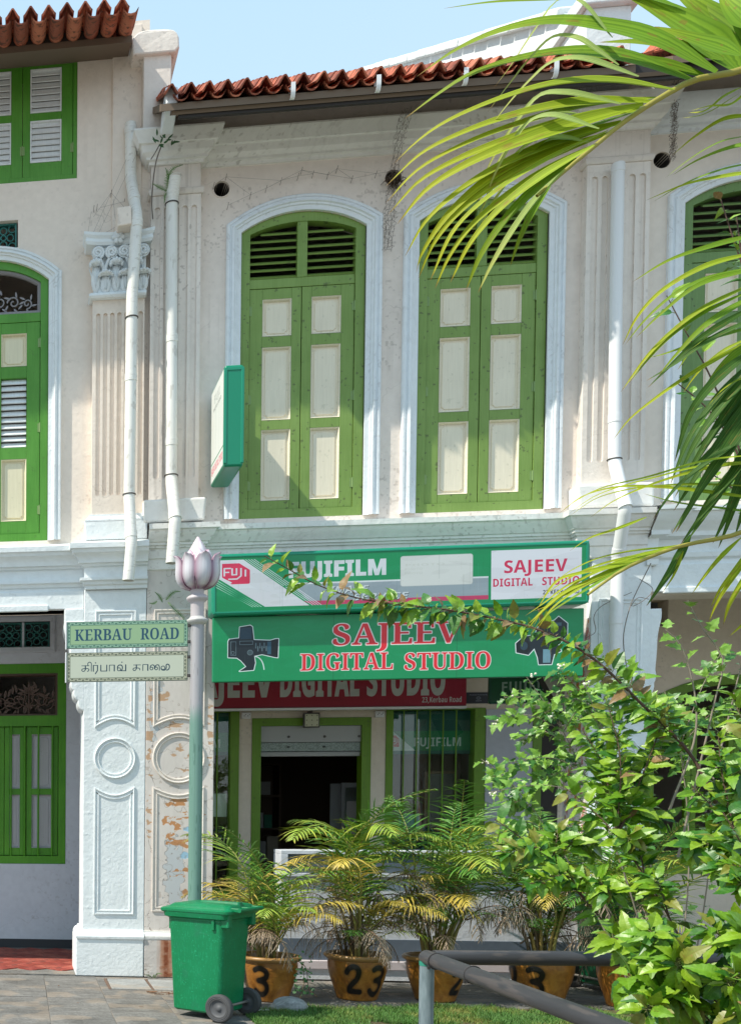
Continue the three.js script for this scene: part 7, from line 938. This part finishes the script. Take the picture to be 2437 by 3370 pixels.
const lobe = [[0, 0.02], [0.08, 0.2], [0.1, 0.34], [0.3, 0.25], [0.34, 0.3], [0.42, 0.46], [0.52, 0.28], [0.6, 0.2], [0.7, 0.22], [0.85, 0.1], [1, 0]], lobGeo = [leafGeo(lobe, 0.3, 0.3), leafGeo(lobe, 0.15, 0.6), leafGeo(lobe.map(([t, w]) => [t, w * 0.85]), 0.4, 0.2), leafGeo(lobe.map(([t, w]) => [t, w * 1.1]), 0.1, 0.45)];
// leaf skin: paler side veins and blotches
const leafMap = (c, v2, k) => tex(192, 192, (u, v) => { const w = Math.abs(v - 0.5), vein = Math.max(ss(0.014, 0.004, w), ss(0.16, 0.02, Math.abs((((u - w * 1.3) * 9) % 1 + 1) % 1 - 0.5)) * 0.45), b = (fbm(u, v, 6, 4, k) - 0.5) * 0.16, bl = ss(0.64, 0.76, fbm(u, v, 9, 3, k + 4)) * 0.5; return c.map((q, i) => (q + b) * (1 - vein * 0.3 - bl) + v2[i] * (vein * 0.3 + bl)); });
const LM = (c, v2, k, o = {}) => mat([1, 1, 1], { map: leafMap(c, v2, k), roughness: 0.42, transmission: 0.25, thickness: 0, side: THREE.DoubleSide, ...o });
M.hib = [LM([0.42, 0.60, 0.11], [0.56, 0.70, 0.26], 500), LM([0.21, 0.43, 0.09], [0.36, 0.54, 0.2], 510), LM([0.52, 0.66, 0.13], [0.63, 0.74, 0.28], 520), LM([0.50, 0.53, 0.18], [0.60, 0.40, 0.24], 530), LM([0.57, 0.45, 0.30], [0.48, 0.52, 0.22], 540)];
M.lob = [LM([0.45, 0.62, 0.18], [0.56, 0.7, 0.32], 550), LM([0.25, 0.46, 0.14], [0.4, 0.58, 0.28], 560), LM([0.50, 0.67, 0.25], [0.6, 0.74, 0.38], 570)];
M.bark = mat([0.10, 0.055, 0.04], { roughness: 0.8 }); M.barkPale = mat([0.26, 0.22, 0.17], { roughness: 0.8 }); M.petiole = mat([0.16, 0.19, 0.05], { roughness: 0.6 });
function grow(o, pl2, base, tips, mains, r, bark, size, nEnd, nMid) {   // a few main stems from the ground, side shoots leaving the nearest stem
  const stems = mains.map((i) => { const t = tips[i], mid = base.clone().lerp(t, 0.5).add(V(R(0, 0.12), 0.14 + R(0, 0.1), R(-0.1, 0.1))); return [base.clone().add(V(R(-0.12, 0.12), 0, R(-0.12, 0.12))), mid, t.clone().lerp(mid, 0.35).add(V(R(-0.03, 0.03), 0.07, 0)), t]; }), mc = stems.map((c) => new THREE.CatmullRomCurve3(c)), all = [];
  stems.forEach((c, i) => { mesh('branch', taper(c, r, 0.002, 20, 6), bark, o); all.push([mc[i], 0.55, 1.5]); });
  tips.forEach((t, i) => { if (mains.includes(i)) return; let best = null, bd = 9; for (const c of mc) for (let u = 0.25; u < 0.9; u += 0.05) { const q = c.getPointAt(u), d = q.distanceTo(t) + (q.y > t.y ? 0.25 : 0); if (d > 0.16 && d < bd) { bd = d; best = q; } } const mid = best.clone().lerp(t, 0.5).add(V(R(-0.04, 0.04), 0.05 + R(0, 0.05), R(-0.05, 0.05))), pts = [best, mid, t]; mesh('branch', taper(pts, r * 0.5, 0.0016, 12, 5), bark, o); all.push([new THREE.CatmullRomCurve3(pts), 0.3, 1]); });
  const near = (c) => (size < 0.0655 ? 1 : 1 + 0.45 * ss(1.35, 0.95, c.getPointAt(1).y));
  all.forEach(([c, a, k]) => leafy(pl2, c, a + (1 - a) * 0.35, 0.995, nEnd * k * near(c) | 0, size * near(c), { lift: -0.1 }));
  all.forEach(([c, a, k]) => leafy(pl2, c, a * 0.5, a + (1 - a) * 0.4, nMid * k * near(c) | 0, size * near(c), { lift: 0.1 }));
}
function plantMaker(o, geos, ms, weights, limit = 300) {
  const spare = [], pet = []; let count = 0;
  return { set w(v) { weights = v; },
    leaf(p, dir, up, size) {
      const x = dir.clone().normalize(), z = x.clone().cross(up).normalize(), y = z.clone().cross(x), m = new THREE.Matrix4().makeBasis(x, y, z), base = p.clone().addScaledVector(x, size * 0.22); pet.push(rod(p, base, 0.0019, 4, 0.0012));
      let w = rnd(), i = 0; while (i < weights.length - 1 && w > weights[i]) w -= weights[i++];
      const g = geos[rnd() * geos.length | 0]; m.scale(V(size, size, size)).setPosition(base);
      if (count++ < limit) { const l = mesh('leaf', g, ms[i], o); l.applyMatrix4(m); } else (spare[i] ??= []).push(g.clone().applyMatrix4(m));
    },
    done() { mesh('petioles', pet, M.petiole, o); spare.forEach((s, i) => s && kind(mesh('leaf_mass', s, ms[i], o), 'stuff')); return count; },
  };
}
function leafy(pl, c, t0, t1, n, size, o = {}) {
  for (let i = 0; i < n; i++) {
    const t = t0 + (t1 - t0) * (i + R(0.1, 0.9)) / n, p = c.getPointAt(Math.min(0.999, t)), d = c.getTangentAt(Math.min(0.999, t)), a = i * 2.4 + R(-0.4, 0.4), n1 = Math.abs(d.y) > 0.9 ? V(1, 0, 0) : d.clone().cross(V(0, 1, 0)).normalize(), n2 = d.clone().cross(n1);
    const out = n1.multiplyScalar(Math.cos(a)).addScaledVector(n2, Math.sin(a)).addScaledVector(d, 0.5).add(V(0, o.lift ?? -0.1, 0)).normalize(), up = V(R(-0.9, 0.3), R(0.5, 1), R(0.2, 1.2)).normalize();
    pl.leaf(p, out, up, size * R(0.5, 1.25) * (o.taper ? 1.1 - 0.5 * t : 1));
  }
}
{
  const o = tag(group('hibiscus_bush'), 'hibiscus bush with serrated leaves whose long branch arches across the green signs', 'bush'), pl2 = plantMaker(o, hibGeo, M.hib, [0.32, 0.22, 0.22, 0.14, 0.10]), P = (a) => V(...a);
  const arch = new THREE.CatmullRomCurve3(VEG.arch.map(P), false, 'centripetal'); mesh('branch', taper(VEG.arch.map(P), 0.009, 0.002, 60, 7), M.bark, o);
  leafy(pl2, arch, 0.40, 0.84, 200, 0.068, { lift: -0.2 }); leafy(pl2, arch, 0.80, 0.995, 38, 0.07, { lift: 0.15 });
  pl2.w = [0.4, 0.26, 0.29, 0.045, 0.005];
  VEG.sprig.forEach((s) => { const c = new THREE.CatmullRomCurve3(s.map(P)); mesh('branch', taper(s.map(P), 0.006, 0.002, 16, 6), M.bark, o); leafy(pl2, c, 0.45, 0.99, 13, 0.07, { lift: 0.2 }); });
  grow(o, pl2, V(2.95, 0, 5.9), VEG.hib.map(P), [0, 3, 7, 8, 11, 16, 20, 33], 0.007, M.bark, 0.066, 34, 18);
  pl2.done();
}
{
  const o = tag(group('vine_leaved_bush'), 'light green bush with lobed leaves and tiny white flowers before the white pier', 'bush'), pl2 = plantMaker(o, lobGeo, M.lob, [0.45, 0.3, 0.25]), P = (a) => V(...a), base = V(3.85, 0, 3.4);
  const late = grow(o, pl2, base, VEG.lob.map(P), [0, 4, 8, 12, 16, 24], 0.006, M.barkPale, 0.062, 24, 10);
  VEG.thin.forEach((s) => { const c = new THREE.CatmullRomCurve3(s.map(P)); mesh('branch', taper(s.map(P), 0.007, 0.0025, 16, 6), M.barkPale, o); leafy(pl2, c, 0.45, 0.99, 16, 0.07, { lift: 0.1 }); });
  pl2.done();
  for (let i = 0; i < 9; i++) { const t = P(VEG.lob[i % VEG.lob.length]).add(V(R(0.0, 0.05), R(-0.03, 0.015), R(0, 0.03))), f = []; for (let k = 0; k < 7; k++) { const s = new THREE.IcosahedronGeometry(R(0.005, 0.008), 0); s.translate(t.x + R(-0.02, 0.02), t.y + R(-0.012, 0.015), t.z + R(-0.02, 0.02)); f.push(s); } mesh('flower_cluster', f, M.flower ??= mat([0.75, 0.72, 0.6], { roughness: 0.7 }), o); }
}
// ---------------------------------------------------------------- palm tree whose fronds hang in from the right
{
  const o = tag(group('palm_tree'), 'palm whose long bright leaflets sweep in front of the upper windows', 'palm tree'), P = (a) => V(...a);
  M.pl = [[0.15, 0.29, 0.008], [0.28, 0.38, 0.008], [0.34, 0.45, 0.12], [0.045, 0.13, 0.012]].map((c, i) => mat([1, 1, 1], { map: tex(64, 256, (u, v) => { const s = (vn(u * 24, 0, 24, 600 + i) - 0.5) * 0.16, m = Math.abs(u - 0.5) < 0.04 ? 0.06 : 0, y = ss(0.3, 1, v) * (i === 3 ? 0.03 : 0.1), q = c.map((x) => Math.pow(x, 1 / 2.2)), e = ss(0.93, 0.985, v + (fbm(u, v, 8, 3, 620 + i) - 0.5) * 0.08) + ss(0.72, 0.8, fbm(u * 0.5, v, 12, 3, 630 + i)) * 0.5; return [q[0] + s + m + y, q[1] + s + m + y * 0.3, q[2] + s * 0.5 + m].map((x, j) => x * (1 - e) + [0.56, 0.42, 0.2][j] * e); }), roughness: 0.62, specularIntensity: 0.35, transmission: 0.3, thickness: 0, side: THREE.DoubleSide }));
  function ribbon(pts, w, twist) {
    const c = new THREE.CatmullRomCurve3(pts.map(P), false, 'centripetal'), n = 26, pos = [], uv = [], idx = []; w *= 0.55;
    for (let i = 0; i <= n; i++) { const t = i / n, q = c.getPointAt(t), d = c.getTangentAt(t), f = V(-0.35, 0.5, 0.79), s = d.clone().cross(f).normalize().applyAxisAngle(d, twist * (1 - t * 0.6)), up = s.clone().cross(d), ww = w * (t < 0.3 ? 0.22 + 0.78 * Math.sin(t / 0.3 * Math.PI / 2) : Math.pow(1 - (t - 0.3) / 0.7, 0.8) + 0.015); for (const k of [-1, 0, 1]) { const p = q.clone().addScaledVector(s, k * ww).addScaledVector(up, k ? ww * 0.35 : 0); pos.push(p.x, p.y, p.z); uv.push((k + 1) / 2, t); } }
    for (let i = 0; i < n; i++) for (let k = 0; k < 2; k++) { const a = i * 3 + k; idx.push(a, a + 3, a + 1, a + 1, a + 3, a + 4); }
    const g = new THREE.BufferGeometry(); g.setAttribute('position', new THREE.Float32BufferAttribute(pos, 3)); g.setAttribute('uv', new THREE.Float32BufferAttribute(uv, 2)); g.setIndex(idx); g.computeVertexNormals(); return g;
  }
  const crown = V(2.62, 3.55, 7.1), stalk = mat([0.34, 0.30, 0.05], { roughness: 0.5 });
  mesh('trunk', taper([V(2.66, -0.04, 7.05), V(2.64, 1.4, 7.1), V(2.62, 2.7, 7.1), crown], 0.07, 0.055, 20, 16), mat([0.24, 0.22, 0.15], { roughness: 0.8 }), o);
  for (const [r, l, lab] of [['r1', 'L1', 'broad bright frond across the roof edge'], ['r2', 'L2', 'drooping dark frond beside the right window'], ['r3', 'L3', 'yellowing frond tips over the sign corner']]) {
    const f = group('frond', o); f.userData.label = lab;
    mesh('stalk', taper([crown, ...VEG[r].map(P)], 0.016, 0.004, 40, 8), stalk, f);
    VEG[l].forEach(([pts, w, c]) => mesh('leaflet', ribbon(pts, w * 1.22, R(-0.45, 0.45)), M.pl[c], f));
    const res = VEG[l].map(([pts, w, c]) => [new THREE.CatmullRomCurve3(pts.map(P)).getSpacedPoints(6), w, c]);
    for (let i = 0; i < res.length - 1; i++) { const [a, w, c] = res[i], [b, w2, c2] = res[i + 1], d = a[6].distanceTo(b[6]) + a[0].distanceTo(b[0]); if (d < 0.4 && (c === c2 || rnd() < 0.6) && (l === 'L2' || rnd() < 0.65)) { const k = R(0.35, 0.65), sag = R(-0.03, 0.02); mesh('leaflet', ribbon(a.map((q, j) => q.clone().lerp(b[j], k).add(V(0, sag * j / 6, -0.03)).toArray()), (w + w2) * 0.52, R(-0.5, 0.5)), M.pl[rnd() < 0.5 ? c : c2], f); } }
  }
  for (const a of [0.2, 1.0, 5.4]) { const f = mesh('frond', F.green[(a * 2 | 0) % 5], M.frond, o); f.position.copy(crown); f.rotation.set(0, a, 0); f.scale.setScalar(1.9); }
}
renderer.render(scene, camera);
